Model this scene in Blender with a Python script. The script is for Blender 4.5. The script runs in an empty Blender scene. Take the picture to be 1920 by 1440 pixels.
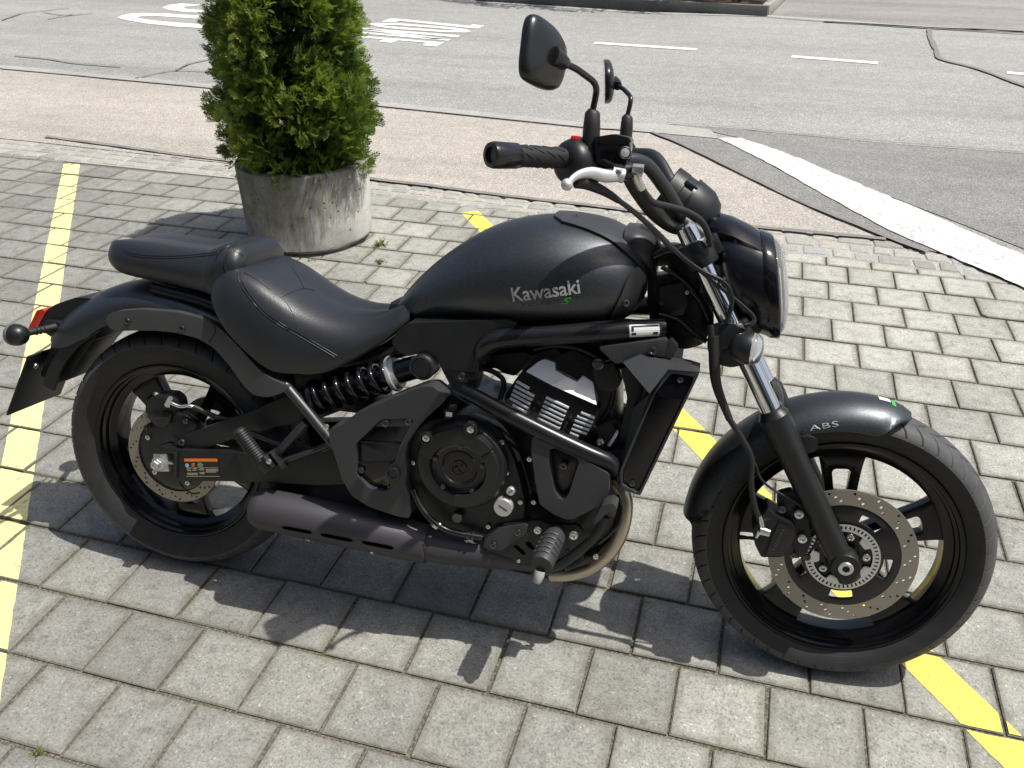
import bpy, bmesh, math, random
import numpy as np
from mathutils import Vector, Matrix
from mathutils.geometry import delaunay_2d_cdt

# ------------------------------------------------------------------ camera, world, sun, exposure
scene = bpy.context.scene
CAM = np.array([1.59419651, -1.40502931, 1.55129204])
ROT = np.array([[0.96176931, 0.27385625, 0.0015959],      # right
                [0.14133035, -0.49133673, -0.85942652],   # down
                [-0.2345752, 0.8267956, -0.51125679]])    # forward
FOC = 1600.0
cam_data = bpy.data.cameras.new('camera')
cam = bpy.data.objects.new('camera', cam_data)
scene.collection.objects.link(cam)
cam_data.sensor_fit = 'HORIZONTAL'
cam_data.sensor_width = 36.0
cam_data.lens = FOC / 1920.0 * 36.0
cam_data.clip_start = 0.02
cam_data.clip_end = 800.0
cam.matrix_world = Matrix(((ROT[0][0], -ROT[1][0], -ROT[2][0], CAM[0]),
                           (ROT[0][1], -ROT[1][1], -ROT[2][1], CAM[1]),
                           (ROT[0][2], -ROT[1][2], -ROT[2][2], CAM[2]),
                           (0, 0, 0, 1)))
scene.camera = cam

SUN_AZ, SUN_EL = math.radians(9.0), math.radians(65.5)     # azimuth from +X towards +Y
world = bpy.data.worlds.new('World')
scene.world = world
world.use_nodes = True
wn = world.node_tree
wn.nodes.clear()
w_out = wn.nodes.new('ShaderNodeOutputWorld')
w_bg = wn.nodes.new('ShaderNodeBackground')
w_sky = wn.nodes.new('ShaderNodeTexSky')
w_sky.sky_type = 'NISHITA'
w_sky.sun_disc = False
w_sky.sun_elevation = SUN_EL
w_sky.sun_rotation = math.radians(90) - SUN_AZ
w_sky.air_density = 1.0
w_sky.dust_density = 4.0
w_sky.ozone_density = 0.8
w_bg.inputs['Strength'].default_value = 0.10
wn.links.new(w_sky.outputs[0], w_bg.inputs['Color'])
wn.links.new(w_bg.outputs[0], w_out.inputs['Surface'])

sun_data = bpy.data.lights.new('sun', 'SUN')
sun_data.energy = 4.1
sun_data.angle = math.radians(0.53)
sun_data.color = (1.0, 0.97, 0.90)
sun = bpy.data.objects.new('sun', sun_data)
scene.collection.objects.link(sun)
SUN_DIR = Vector((math.cos(SUN_AZ) * math.cos(SUN_EL), math.sin(SUN_AZ) * math.cos(SUN_EL), math.sin(SUN_EL)))
sun.rotation_euler = SUN_DIR.to_track_quat('Z', 'Y').to_euler()
sun.location = SUN_DIR * 30

scene.view_settings.view_transform = 'Standard'
scene.view_settings.look = 'None'
scene.view_settings.exposure = 0.30
scene.view_settings.gamma = 1.0
scene.view_settings.use_curve_mapping = False
scene.render.engine = 'CYCLES'
scene.cycles.max_bounces = 5
scene.cycles.diffuse_bounces = 2
scene.cycles.glossy_bounces = 3
scene.cycles.transmission_bounces = 4
scene.cycles.caustics_reflective = False
scene.cycles.caustics_refractive = False
scene.cycles.use_denoising = True

random.seed(7)
RNG = np.random.default_rng(7)

# ------------------------------------------------------------------ helpers
def ray(px, py):
    d = ROT.T @ np.array([(px - 960.0) / FOC, (py - 720.0) / FOC, 1.0])
    return d / np.linalg.norm(d)

def G(px, py, z=0.0):
    """point of the ground (height z) seen at a picture position"""
    d = ray(px, py)
    p = CAM + d * ((z - CAM[2]) / d[2])
    return (float(p[0]), float(p[1]))

def finish(me, smooth_angle=35.0):
    if smooth_angle is None:
        return me
    bm = bmesh.new(); bm.from_mesh(me)
    a = math.radians(smooth_angle)
    for f in bm.faces:
        f.smooth = True
    for e in bm.edges:
        if len(e.link_faces) == 2:
            e.smooth = e.calc_face_angle(0.0) < a
    bm.to_mesh(me); bm.free()
    return me

def new_obj(name, me, mat=None, parent=None, label=None, cat=None, group=None, kind=None):
    o = bpy.data.objects.new(name, me)
    scene.collection.objects.link(o)
    if mat is not None and me is not None:
        if len(me.materials) == 0:
            me.materials.append(mat)
        else:
            me.materials[0] = mat
    if parent is not None:
        o.parent = parent
    if label: o['label'] = label
    if cat: o['category'] = cat
    if group: o['group'] = group
    if kind: o['kind'] = kind
    return o

def mesh_from(verts, faces, smooth=35.0, name='mesh'):
    me = bpy.data.meshes.new(name)
    me.from_pydata([tuple(map(float, v)) for v in verts], [], [tuple(f) for f in faces])
    me.update()
    return finish(me, smooth)

def obj(name, vf, mat, parent=None, smooth=35.0, **kw):
    return new_obj(name, mesh_from(vf[0], vf[1], smooth, name), mat, parent, **kw)

def merge(*vfs):
    V, F = [], []
    for v, f in vfs:
        n = len(V)
        V += list(v)
        F += [tuple(i + n for i in q) for q in f]
    return V, F

def catmull(pts, n=6, closed=False):
    P = [np.array(p, float) for p in pts]
    out = []
    m = len(P)
    rng = range(m) if closed else range(m - 1)
    for i in rng:
        if closed:
            p0, p1, p2, p3 = P[(i - 1) % m], P[i], P[(i + 1) % m], P[(i + 2) % m]
        else:
            p1, p2 = P[i], P[i + 1]
            p0 = P[i - 1] if i > 0 else 2 * p1 - p2
            p3 = P[i + 2] if i + 2 < m else 2 * p2 - p1
        for k in range(n):
            t = k / n
            out.append(0.5 * ((2 * p1) + (-p0 + p2) * t + (2 * p0 - 5 * p1 + 4 * p2 - p3) * t * t + (-p0 + 3 * p1 - 3 * p2 + p3) * t ** 3))
    if not closed:
        out.append(P[-1])
    return out

def frame_along(P, up=None):
    """parallel-transport frames for a polyline"""
    P = [np.array(p, float) for p in P]
    T = []
    for i in range(len(P)):
        a = P[max(i - 1, 0)]; b = P[min(i + 1, len(P) - 1)]
        t = b - a
        T.append(t / (np.linalg.norm(t) + 1e-12))
    n0 = np.array([0, 0, 1.0]) if up is None else np.array(up, float)
    if abs(n0 @ T[0]) > 0.95:
        n0 = np.array([0, 1.0, 0])
    N = []
    n = n0 - T[0] * (n0 @ T[0]); n /= np.linalg.norm(n)
    for t in T:
        n = n - t * (n @ t); n /= (np.linalg.norm(n) + 1e-12)
        N.append(n.copy())
    return P, T, N

def tube(pts, r, seg=12, cap=True, smooth_n=0, closed=False, squash=1.0):
    P = catmull(pts, smooth_n) if smooth_n else [np.array(p, float) for p in pts]
    if np.ndim(r) == 0:
        rr = [r] * len(P)
    else:
        x0 = np.linspace(0, 1, len(r)); rr = np.interp(np.linspace(0, 1, len(P)), x0, r)
    P, T, N = frame_along(P)
    V, F = [], []
    for p, t, n, q in zip(P, T, N, rr):
        b = np.cross(t, n)
        for k in range(seg):
            a = 2 * math.pi * k / seg
            V.append(p + q * (math.cos(a) * n + squash * math.sin(a) * b))
    L = len(P)
    for i in range(L - 1):
        for k in range(seg):
            k2 = (k + 1) % seg
            F.append((i * seg + k, i * seg + k2, (i + 1) * seg + k2, (i + 1) * seg + k))
    if cap:
        F.append(tuple(range(seg - 1, -1, -1)))
        F.append(tuple(range((L - 1) * seg, L * seg)))
    return V, F

def axis_basis(ax):
    ax = np.array(ax, float); ax /= np.linalg.norm(ax)
    u = np.array([0, 0, 1.0]) if abs(ax[2]) < 0.9 else np.array([1.0, 0, 0])
    u = u - ax * (u @ ax); u /= np.linalg.norm(u)
    return ax, u, np.cross(ax, u)

def lathe(profile, origin, axis, seg=32, close=False, start=0.0, sweep=2 * math.pi):
    """profile: list of (r, h) along the axis"""
    ax, u, w = axis_basis(axis)
    o = np.array(origin, float)
    V, F = [], []
    full = abs(sweep - 2 * math.pi) < 1e-6
    ns = seg if full else seg + 1
    for r, h in profile:
        for k in range(ns):
            a = start + sweep * k / seg
            V.append(o + ax * h + max(r, 0.0) * (math.cos(a) * u + math.sin(a) * w))
    n = len(profile)
    for i in range(n - 1 if not close else n):
        j = (i + 1) % n
        for k in range(seg):
            k2 = (k + 1) % ns if full else k + 1
            F.append((i * ns + k, i * ns + k2, j * ns + k2, j * ns + k))
    return V, F

def clean(V, F, dist=1e-5):
    bm = bmesh.new()
    bv = [bm.verts.new(tuple(map(float, v))) for v in V]
    for f in F:
        try:
            bm.faces.new([bv[i] for i in f])
        except ValueError:
            pass
    bmesh.ops.remove_doubles(bm, verts=bm.verts, dist=dist)
    bmesh.ops.dissolve_degenerate(bm, edges=bm.edges, dist=dist)
    bmesh.ops.recalc_face_normals(bm, faces=bm.faces)
    bm.verts.index_update()
    V2 = [np.array(v.co) for v in bm.verts]
    F2 = [tuple(v.index for v in f.verts) for f in bm.faces]
    bm.free()
    return V2, F2

def loft(sections, cap=True, closed_loop=True):
    n = len(sections[0])
    V = [np.array(p, float) for s in sections for p in s]
    F = []
    for i in range(len(sections) - 1):
        for k in range(n if closed_loop else n - 1):
            k2 = (k + 1) % n
            F.append((i * n + k, i * n + k2, (i + 1) * n + k2, (i + 1) * n + k))
    if cap and closed_loop:
        F.append(tuple(range(n - 1, -1, -1)))
        m = (len(sections) - 1) * n
        F.append(tuple(range(m, m + n)))
    return V, F

def round_poly(pts, r=0.0, n=4):
    """round the corners of a 2D outline; pts may carry their own radius as third item"""
    out = []
    m = len(pts)
    for i in range(m):
        p = np.array(pts[i][:2], float); a = np.array(pts[i - 1][:2], float); b = np.array(pts[(i + 1) % m][:2], float)
        rr = pts[i][2] if len(pts[i]) > 2 else r
        da, db = a - p, b - p
        la, lb = np.linalg.norm(da), np.linalg.norm(db)
        t = min(rr, la * 0.45, lb * 0.45)
        if t < 1e-6:
            out.append(tuple(p)); continue
        p1 = p + da / la * t; p2 = p + db / lb * t
        for k in range(n + 1):
            s = k / n
            q = (1 - s) ** 2 * p1 + 2 * s * (1 - s) * p + s * s * p2
            out.append(tuple(q))
    return out

def poly_area(p):
    return 0.5 * sum(p[i - 1][0] * p[i][1] - p[i][0] * p[i - 1][1] for i in range(len(p)))

def plate2d(outer, holes=()):
    """triangles of an outline with holes -> verts2d, tris, loops of indices"""
    outer = list(outer)
    if poly_area(outer) < 0: outer = outer[::-1]
    co, fc = [], []
    loops = [outer]
    for h in holes:
        h = list(h)
        if poly_area(h) > 0: h = h[::-1]
        loops.append(h)
    edges = []
    for l in loops:
        n = len(co)
        co += [Vector((float(p[0]), float(p[1]))) for p in l]
        edges += [(n + i, n + (i + 1) % len(l)) for i in range(len(l))]
    v, e, f, ov, oe, of = delaunay_2d_cdt(co, edges, [], 0, 1e-7)
    tris = []
    def inside(q, l):
        c = False
        j = len(l) - 1
        for i in range(len(l)):
            if (l[i][1] > q[1]) != (l[j][1] > q[1]) and q[0] < (l[j][0] - l[i][0]) * (q[1] - l[i][1]) / (l[j][1] - l[i][1] + 1e-30) + l[i][0]:
                c = not c
            j = i
        return c
    for t in f:
        cx = sum(v[i][0] for i in t) / len(t); cy = sum(v[i][1] for i in t) / len(t)
        if inside((cx, cy), outer) and not any(inside((cx, cy), h) for h in loops[1:]):
            tris.append(tuple(t))
    return [tuple(p) for p in v], tris

def plate(outer, y0, y1, holes=(), bevel=0.0, plane='xz', bevel_seg=2, both=False):
    """outline (x,z) extruded along y from y0 (back) to y1 (face, bevelled)"""
    v, t = plate2d(outer, holes)
    bm = bmesh.new()
    bv = [bm.verts.new((p[0], y1, p[1])) for p in v]
    for q in t:
        try: bm.faces.new([bv[i] for i in q])
        except ValueError: pass
    bm.normal_update()
    faces = list(bm.faces)
    want = -1.0 if y1 < y0 else 1.0
    for f in faces:
        if f.normal.y * want < 0: f.normal_flip()
    ret = bmesh.ops.extrude_face_region(bm, geom=faces)
    # extruded region are new faces -> move the *new* ones to y1 and the old stay: move old back
    newv = [g for g in ret['geom'] if isinstance(g, bmesh.types.BMVert)]
    oldv = [x for x in bm.verts if x not in set(newv)]
    for x in oldv: x.co.y = y0
    bmesh.ops.recalc_face_normals(bm, faces=bm.faces)
    if bevel > 0:
        ed = []
        for e in bm.edges:
            if len(e.link_faces) == 2 and e.calc_face_angle(0) > 0.9:
                ys = [w.co.y for w in e.verts]
                if all(abs(y - y1) < 1e-6 for y in ys) or (both and all(abs(y - y0) < 1e-6 for y in ys)):
                    ed.append(e)
        bmesh.ops.bevel(bm, geom=ed, offset=bevel, segments=bevel_seg, affect='EDGES', profile=0.6, clamp_overlap=True)
    bm.verts.index_update()
    V = [np.array(x.co) for x in bm.verts]
    F = [tuple(x.index for x in f.verts) for f in bm.faces]
    bm.free()
    return V, F

def boxvf(c, s, rot=None, bevel=0.0):
    c = np.array(c, float); s = np.array(s, float) / 2
    bm = bmesh.new()
    bmesh.ops.create_cube(bm, size=1.0)
    for v in bm.verts:
        v.co = Vector((v.co.x * 2 * s[0], v.co.y * 2 * s[1], v.co.z * 2 * s[2]))
    if bevel > 0:
        bmesh.ops.bevel(bm, geom=list(bm.edges), offset=bevel, segments=2, affect='EDGES', profile=0.5)
    M = np.eye(3) if rot is None else np.array(rot)
    bm.verts.index_update()
    V = [M @ np.array(v.co) + c for v in bm.verts]
    F = [tuple(v.index for v in f.verts) for f in bm.faces]
    bm.free()
    return V, F

def mirror_y(vf):
    return [np.array([v[0], -v[1], v[2]]) for v in vf[0]], [tuple(reversed(f)) for f in vf[1]]

# ------------------------------------------------------------------ materials
def mat_base(name):
    m = bpy.data.materials.new(name)
    m.use_nodes = True
    nt = m.node_tree
    b = nt.nodes['Principled BSDF']
    return m, nt, b

def N(nt, kind, **kw):
    n = nt.nodes.new(kind)
    for k, v in kw.items():
        if k in n.inputs: n.inputs[k].default_value = v
        else: setattr(n, k, v)
    return n

def ramp(nt, fac, stops, interp='LINEAR'):
    r = nt.nodes.new('ShaderNodeValToRGB')
    r.color_ramp.interpolation = interp
    el = r.color_ramp.elements
    while len(el) > 1: el.remove(el[-1])
    for i, (p, c) in enumerate(stops):
        e = el[0] if i == 0 else el.new(p)
        e.position = p
        e.color = (*c, 1.0) if len(c) == 3 else c
    nt.links.new(fac, r.inputs['Fac'])
    return r.outputs['Color']

def mix(nt, fac, a, b, mode='MIX'):
    n = nt.nodes.new('ShaderNodeMix'); n.data_type = 'RGBA'; n.blend_type = mode
    for s, v in ((n.inputs[0], fac), (n.inputs[6], a), (n.inputs[7], b)):
        if hasattr(v, 'is_linked') or isinstance(v, bpy.types.NodeSocket): nt.links.new(v, s)
        elif isinstance(v, (int, float)): s.default_value = v if s.type == 'VALUE' else (v, v, v, 1)
        else: s.default_value = (*v, 1.0)
    return n.outputs[2]

def math_n(nt, op, a, b=None, c=None):
    n = nt.nodes.new('ShaderNodeMath'); n.operation = op
    for i, v in enumerate((a, b, c)):
        if v is None: continue
        if isinstance(v, bpy.types.NodeSocket): nt.links.new(v, n.inputs[i])
        else: n.inputs[i].default_value = v
    return n.outputs[0]

def simple(name, col, rough=0.5, metal=0.0, coat=0.0, bump=0.0, bump_scale=400.0, spec=0.5, vary=0.0, coat_rough=0.03):
    m, nt, b = mat_base(name)
    b.inputs['Base Color'].default_value = (*col, 1)
    b.inputs['Roughness'].default_value = rough
    b.inputs['Metallic'].default_value = metal
    b.inputs['Coat Weight'].default_value = coat
    b.inputs['Coat Roughness'].default_value = coat_rough
    b.inputs['Specular IOR Level'].default_value = spec
    tc = N(nt, 'ShaderNodeTexCoord')
    if vary > 0:
        n = N(nt, 'ShaderNodeTexNoise', Scale=14.0, Detail=6.0, Roughness=0.65)
        nt.links.new(tc.outputs['Object'], n.inputs['Vector'])
        r = N(nt, 'ShaderNodeMapRange')
        r.inputs['From Min'].default_value = 0.3; r.inputs['From Max'].default_value = 0.7
        r.inputs['To Min'].default_value = max(0.02, rough - vary); r.inputs['To Max'].default_value = min(1, rough + vary)
        nt.links.new(n.outputs['Fac'], r.inputs['Value'])
        nt.links.new(r.outputs[0], b.inputs['Roughness'])
    if bump > 0:
        n = N(nt, 'ShaderNodeTexNoise', Scale=bump_scale, Detail=3.0)
        nt.links.new(tc.outputs['Object'], n.inputs['Vector'])
        bp = N(nt, 'ShaderNodeBump', Strength=bump, Distance=0.001)
        nt.links.new(n.outputs['Fac'], bp.inputs['Height'])
        nt.links.new(bp.outputs[0], b.inputs['Normal'])
    return m

def world_pos(nt):
    return nt.nodes.new('ShaderNodeNewGeometry').outputs['Position']

def concrete_paver():
    m, nt, b = mat_base('concrete_paver')
    L = nt.links
    pos = world_pos(nt)
    geo = nt.nodes.new('ShaderNodeNewGeometry'); oi = nt.nodes.new('ShaderNodeObjectInfo')
    rnd = math_n(nt, 'FRACT', math_n(nt, 'ADD', geo.outputs['Random Per Island'], oi.outputs['Random']))
    base = ramp(nt, rnd, [(0.0, (0.185, 0.187, 0.176)), (0.3, (0.212, 0.214, 0.202)), (0.75, (0.228, 0.230, 0.216)), (1.0, (0.252, 0.252, 0.236))])
    # base colour gets paler with rising x and y, plus broad noise
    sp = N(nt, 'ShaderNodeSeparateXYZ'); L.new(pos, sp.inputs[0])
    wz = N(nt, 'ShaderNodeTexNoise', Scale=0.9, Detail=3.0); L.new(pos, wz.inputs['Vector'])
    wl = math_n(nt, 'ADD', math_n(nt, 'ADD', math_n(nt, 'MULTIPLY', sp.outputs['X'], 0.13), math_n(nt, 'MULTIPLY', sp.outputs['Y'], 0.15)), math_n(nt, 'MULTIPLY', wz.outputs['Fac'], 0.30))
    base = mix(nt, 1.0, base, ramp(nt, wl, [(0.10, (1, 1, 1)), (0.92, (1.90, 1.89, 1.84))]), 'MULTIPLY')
    big = N(nt, 'ShaderNodeTexNoise', Scale=1.6, Detail=3.0, Roughness=0.6); L.new(pos, big.inputs['Vector'])
    bigc = ramp(nt, big.outputs['Fac'], [(0.32, (0.82, 0.81, 0.79)), (0.5, (1, 1, 1)), (0.68, (1.1, 1.09, 1.06))])
    mid = N(nt, 'ShaderNodeTexNoise', Scale=22.0, Detail=3.0, Roughness=0.7); L.new(pos, mid.inputs['Vector'])
    midc = ramp(nt, mid.outputs['Fac'], [(0.30, (0.72, 0.71, 0.69)), (0.48, (0.98, 0.98, 0.97)), (0.7, (1.14, 1.13, 1.1))])
    c = mix(nt, 1.0, base, bigc, 'MULTIPLY'); c = mix(nt, 1.0, c, midc, 'MULTIPLY')
    # aggregate grains
    v1 = N(nt, 'ShaderNodeTexVoronoi', Scale=240.0); L.new(pos, v1.inputs['Vector'])
    g1 = ramp(nt, v1.outputs['Color'], [(0.0, (0.60, 0.60, 0.61)), (0.15, (0.86, 0.86, 0.86)), (0.45, (0.98, 0.98, 0.98)), (0.82, (1.05, 1.05, 1.05)), (0.92, (1.40, 1.39, 1.36)), (1.0, (1.9, 1.88, 1.8))])
    c = mix(nt, 0.85, c, mix(nt, 1.0, c, g1, 'MULTIPLY'))
    v2 = N(nt, 'ShaderNodeTexNoise', Scale=160.0, Detail=2.0, Roughness=0.8); L.new(pos, v2.inputs['Vector'])
    g2 = ramp(nt, v2.outputs['Fac'], [(0.33, (0.6, 0.6, 0.6)), (0.47, (1, 1, 1)), (0.62, (1.05, 1.05, 1.04)), (0.75, (1.35, 1.33, 1.3))])
    c = mix(nt, 1.0, c, g2, 'MULTIPLY')
    # dirt creeping in from the edges (wear layer, attribute made on the mesh)
    at = N(nt, 'ShaderNodeAttribute', attribute_name='edge')
    nz = N(nt, 'ShaderNodeTexNoise', Scale=55.0, Detail=2.0); L.new(pos, nz.inputs['Vector'])
    e = math_n(nt, 'MULTIPLY', at.outputs['Fac'], math_n(nt, 'ADD', nz.outputs['Fac'], 0.12))
    c = mix(nt, math_n(nt, 'MULTIPLY', e, 0.8), c, (0.13, 0.12, 0.095))
    # gum and oil spots
    sv_ = N(nt, 'ShaderNodeTexVoronoi', Scale=4.2); L.new(pos, sv_.inputs['Vector'])
    spot = ramp(nt, math_n(nt, 'ADD', sv_.outputs['Distance'], math_n(nt, 'MULTIPLY', nz.outputs['Fac'], 0.05)), [(0.055, (0.55, 0.55, 0.55)), (0.085, (0, 0, 0))])
    c = mix(nt, spot, c, (0.10, 0.095, 0.085))
    # scattered darker stains
    st = N(nt, 'ShaderNodeTexNoise', Scale=5.5, Detail=4.0, Roughness=0.75); L.new(pos, st.inputs['Vector'])
    sf = ramp(nt, st.outputs['Fac'], [(0.56, (0, 0, 0)), (0.70, (0.5, 0.5, 0.5))])
    c = mix(nt, sf, c, mix(nt, 1.0, c, (0.66, 0.64, 0.62), 'MULTIPLY'))
    L.new(c, b.inputs['Base Color'])
    b.inputs['Roughness'].default_value = 0.92
    b.inputs['Specular IOR Level'].default_value = 0.3
    bp = N(nt, 'ShaderNodeBump', Strength=0.5, Distance=0.0016)
    L.new(math_n(nt, 'ADD', v2.outputs['Fac'], math_n(nt, 'MULTIPLY', v1.outputs['Distance'], 0.6)), bp.inputs['Height'])
    L.new(bp.outputs[0], b.inputs['Normal'])
    return m

def joint_soil():
    m, nt, b = mat_base('joint_soil')
    L = nt.links; pos = world_pos(nt)
    n = N(nt, 'ShaderNodeTexNoise', Scale=3.5, Detail=6.0, Roughness=0.7); L.new(pos, n.inputs['Vector'])
    f = N(nt, 'ShaderNodeTexNoise', Scale=160.0, Detail=4.0); L.new(pos, f.inputs['Vector'])
    soil = ramp(nt, f.outputs['Fac'], [(0.3, (0.065, 0.058, 0.046)), (0.5, (0.13, 0.118, 0.095)), (0.7, (0.24, 0.22, 0.18))])
    moss = ramp(nt, f.outputs['Fac'], [(0.3, (0.03, 0.04, 0.012)), (0.55, (0.09, 0.105, 0.025)), (0.75, (0.16, 0.15, 0.05))])
    mf = ramp(nt, n.outputs['Fac'], [(0.56, (0, 0, 0)), (0.66, (0.8, 0.8, 0.8))])
    L.new(mix(nt, mf, soil, moss), b.inputs['Base Color'])
    b.inputs['Roughness'].default_value = 1.0
    b.inputs['Specular IOR Level'].default_value = 0.1
    bp = N(nt, 'ShaderNodeBump', Strength=1.0, Distance=0.004); L.new(f.outputs['Fac'], bp.inputs['Height']); L.new(bp.outputs[0], b.inputs['Normal'])
    return m

def asphalt(name, cols, grain=1.0, patch=(0.9, 1.06)):
    m, nt, b = mat_base(name)
    L = nt.links; pos = world_pos(nt)
    v = N(nt, 'ShaderNodeTexVoronoi', Scale=130.0); L.new(pos, v.inputs['Vector'])
    base = ramp(nt, v.outputs['Color'], cols)
    v2 = N(nt, 'ShaderNodeTexVoronoi', Scale=310.0); L.new(pos, v2.inputs['Vector'])
    g = ramp(nt, v2.outputs['Color'], [(0.0, (1 - 0.45 * grain,) * 3), (0.5, (1, 1, 1)), (1.0, (1 + 0.4 * grain,) * 3)])
    c = mix(nt, 1.0, base, g, 'MULTIPLY')
    n = N(nt, 'ShaderNodeTexNoise', Scale=0.55, Detail=4.0, Roughness=0.6); L.new(pos, n.inputs['Vector'])
    pc = ramp(nt, n.outputs['Fac'], [(0.3, (patch[0],) * 3), (0.7, (patch[1],) * 3)])
    c = mix(nt, 1.0, c, pc, 'MULTIPLY')
    n2 = N(nt, 'ShaderNodeTexNoise', Scale=7.0, Detail=4.0, Roughness=0.7); L.new(pos, n2.inputs['Vector'])
    pc2 = ramp(nt, n2.outputs['Fac'], [(0.3, (0.9, 0.9, 0.9)), (0.7, (1.07, 1.07, 1.07))])
    c = mix(nt, 1.0, c, pc2, 'MULTIPLY')
    # wheel tracks and washed-out streaks along the street
    mp = N(nt, 'ShaderNodeMapping'); mp.inputs['Scale'].default_value = (0.10, 1.3, 1.0); mp.inputs['Rotation'].default_value = (0, 0, 0.14); L.new(pos, mp.inputs['Vector'])
    n3 = N(nt, 'ShaderNodeTexNoise', Scale=1.0, Detail=4.0, Roughness=0.6); L.new(mp.outputs[0], n3.inputs['Vector'])
    c = mix(nt, 1.0, c, ramp(nt, n3.outputs['Fac'], [(0.35, (0.86, 0.86, 0.86)), (0.5, (1, 1, 1)), (0.68, (1.08, 1.08, 1.07))]), 'MULTIPLY')
    L.new(c, b.inputs['Base Color'])
    b.inputs['Roughness'].default_value = 0.9
    b.inputs['Specular IOR Level'].default_value = 0.35
    bp = N(nt, 'ShaderNodeBump', Strength=0.6, Distance=0.004); L.new(v.outputs['Distance'], bp.inputs['Height']); L.new(bp.outputs[0], b.inputs['Normal'])
    return m

def paint(name, col, worn=0.35, under=(0.2, 0.19, 0.18), dirt=0.12):
    m, nt, b = mat_base(name)
    L = nt.links; pos = world_pos(nt)
    n = N(nt, 'ShaderNodeTexNoise', Scale=45.0, Detail=5.0, Roughness=0.75); L.new(pos, n.inputs['Vector'])
    n2 = N(nt, 'ShaderNodeTexNoise', Scale=4.0, Detail=5.0); L.new(pos, n2.inputs['Vector'])
    d = ramp(nt, n2.outputs['Fac'], [(0.3, (1 - dirt, 1 - dirt, 1 - dirt)), (0.65, (1, 1, 1))])
    c = mix(nt, 1.0, col, d, 'MULTIPLY')
    s = math_n(nt, 'ADD', n.outputs['Fac'], math_n(nt, 'MULTIPLY', n2.outputs['Fac'], 0.25))
    f = ramp(nt, s, [(0.70 + 0.12 * (1 - worn), (0, 0, 0)), (0.78 + 0.12 * (1 - worn), (0.85, 0.85, 0.85))])
    L.new(mix(nt, f, c, under), b.inputs['Base Color'])
    b.inputs['Roughness'].default_value = 0.75
    v2 = N(nt, 'ShaderNodeTexVoronoi', Scale=300.0); L.new(pos, v2.inputs['Vector'])
    bp = N(nt, 'ShaderNodeBump', Strength=0.35, Distance=0.0015); L.new(v2.outputs['Distance'], bp.inputs['Height']); L.new(bp.outputs[0], b.inputs['Normal'])
    return m

def granite():
    m, nt, b = mat_base('granite_sett')
    L = nt.links; pos = world_pos(nt)
    oi = nt.nodes.new('ShaderNodeObjectInfo')
    base = ramp(nt, oi.outputs['Random'], [(0.0, (0.27, 0.262, 0.24)), (0.5, (0.345, 0.335, 0.305)), (0.8, (0.40, 0.375, 0.32)), (1.0, (0.33, 0.335, 0.33))])
    n = N(nt, 'ShaderNodeTexNoise', Scale=40.0, Detail=8.0, Roughness=0.8); L.new(pos, n.inputs['Vector'])
    g = ramp(nt, n.outputs['Fac'], [(0.3, (0.6, 0.59, 0.57)), (0.5, (1, 1, 1)), (0.7, (1.18, 1.17, 1.13))])
    c = mix(nt, 1.0, base, g, 'MULTIPLY')
    v = N(nt, 'ShaderNodeTexVoronoi', Scale=330.0); L.new(pos, v.inputs['Vector'])
    c = mix(nt, 1.0, c, ramp(nt, v.outputs['Color'], [(0, (0.7, 0.7, 0.7)), (0.5, (1, 1, 1)), (1, (1.25, 1.25, 1.25))]), 'MULTIPLY')
    L.new(c, b.inputs['Base Color']); b.inputs['Roughness'].default_value = 0.85
    bp = N(nt, 'ShaderNodeBump', Strength=0.8, Distance=0.004); L.new(n.outputs['Fac'], bp.inputs['Height']); L.new(bp.outputs[0], b.inputs['Normal'])
    return m

M = {}
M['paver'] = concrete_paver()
M['soil'] = joint_soil()
M['road'] = asphalt('grey_asphalt', [(0.0, (0.165, 0.164, 0.155)), (0.35, (0.275, 0.273, 0.258)), (0.7, (0.335, 0.332, 0.314)), (1.0, (0.53, 0.525, 0.495))])
M['road_new'] = asphalt('patched_asphalt', [(0.0, (0.13, 0.129, 0.124)), (0.4, (0.215, 0.213, 0.205)), (0.8, (0.265, 0.262, 0.252)), (1.0, (0.40, 0.395, 0.38))])
M['red_asphalt'] = asphalt('reddish_asphalt', [(0.0, (0.23, 0.208, 0.185)), (0.35, (0.365, 0.335, 0.300)), (0.7, (0.428, 0.394, 0.354)), (1.0, (0.60, 0.56, 0.51))], patch=(0.9, 1.05))
M['far_asphalt'] = asphalt('pale_asphalt', [(0.0, (0.17, 0.16, 0.15)), (0.35, (0.25, 0.24, 0.225)), (0.7, (0.30, 0.285, 0.265)), (1.0, (0.40, 0.38, 0.36))])
M['bitumen'] = simple('bitumen_seal', (0.19, 0.18, 0.165), 0.85, bump=0.8, bump_scale=150)
M['kerb'] = asphalt('kerb_concrete', [(0.0, (0.28, 0.275, 0.26)), (0.4, (0.36, 0.355, 0.335)), (0.8, (0.40, 0.395, 0.37)), (1.0, (0.48, 0.47, 0.45))], grain=0.5)
M['kerb_shaded'] = asphalt('shaded_kerb_concrete', [(0.0, (0.10, 0.098, 0.092)), (0.4, (0.14, 0.137, 0.13)), (0.8, (0.165, 0.162, 0.155)), (1.0, (0.20, 0.197, 0.187))], grain=0.5)  # kerb concrete with the shade on the bed's front face put into its colour
M['white_paint'] = paint('white_road_paint', (0.78, 0.78, 0.74), worn=0.15)
M['white_edge'] = paint('worn_white_paint', (0.68, 0.69, 0.66), worn=1.35, under=(0.26, 0.25, 0.235), dirt=0.2)
M['yellow_pale'] = paint('pale_yellow_paint', (0.76, 0.70, 0.32), worn=1.05, under=(0.36, 0.34, 0.24), dirt=0.16)
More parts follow.
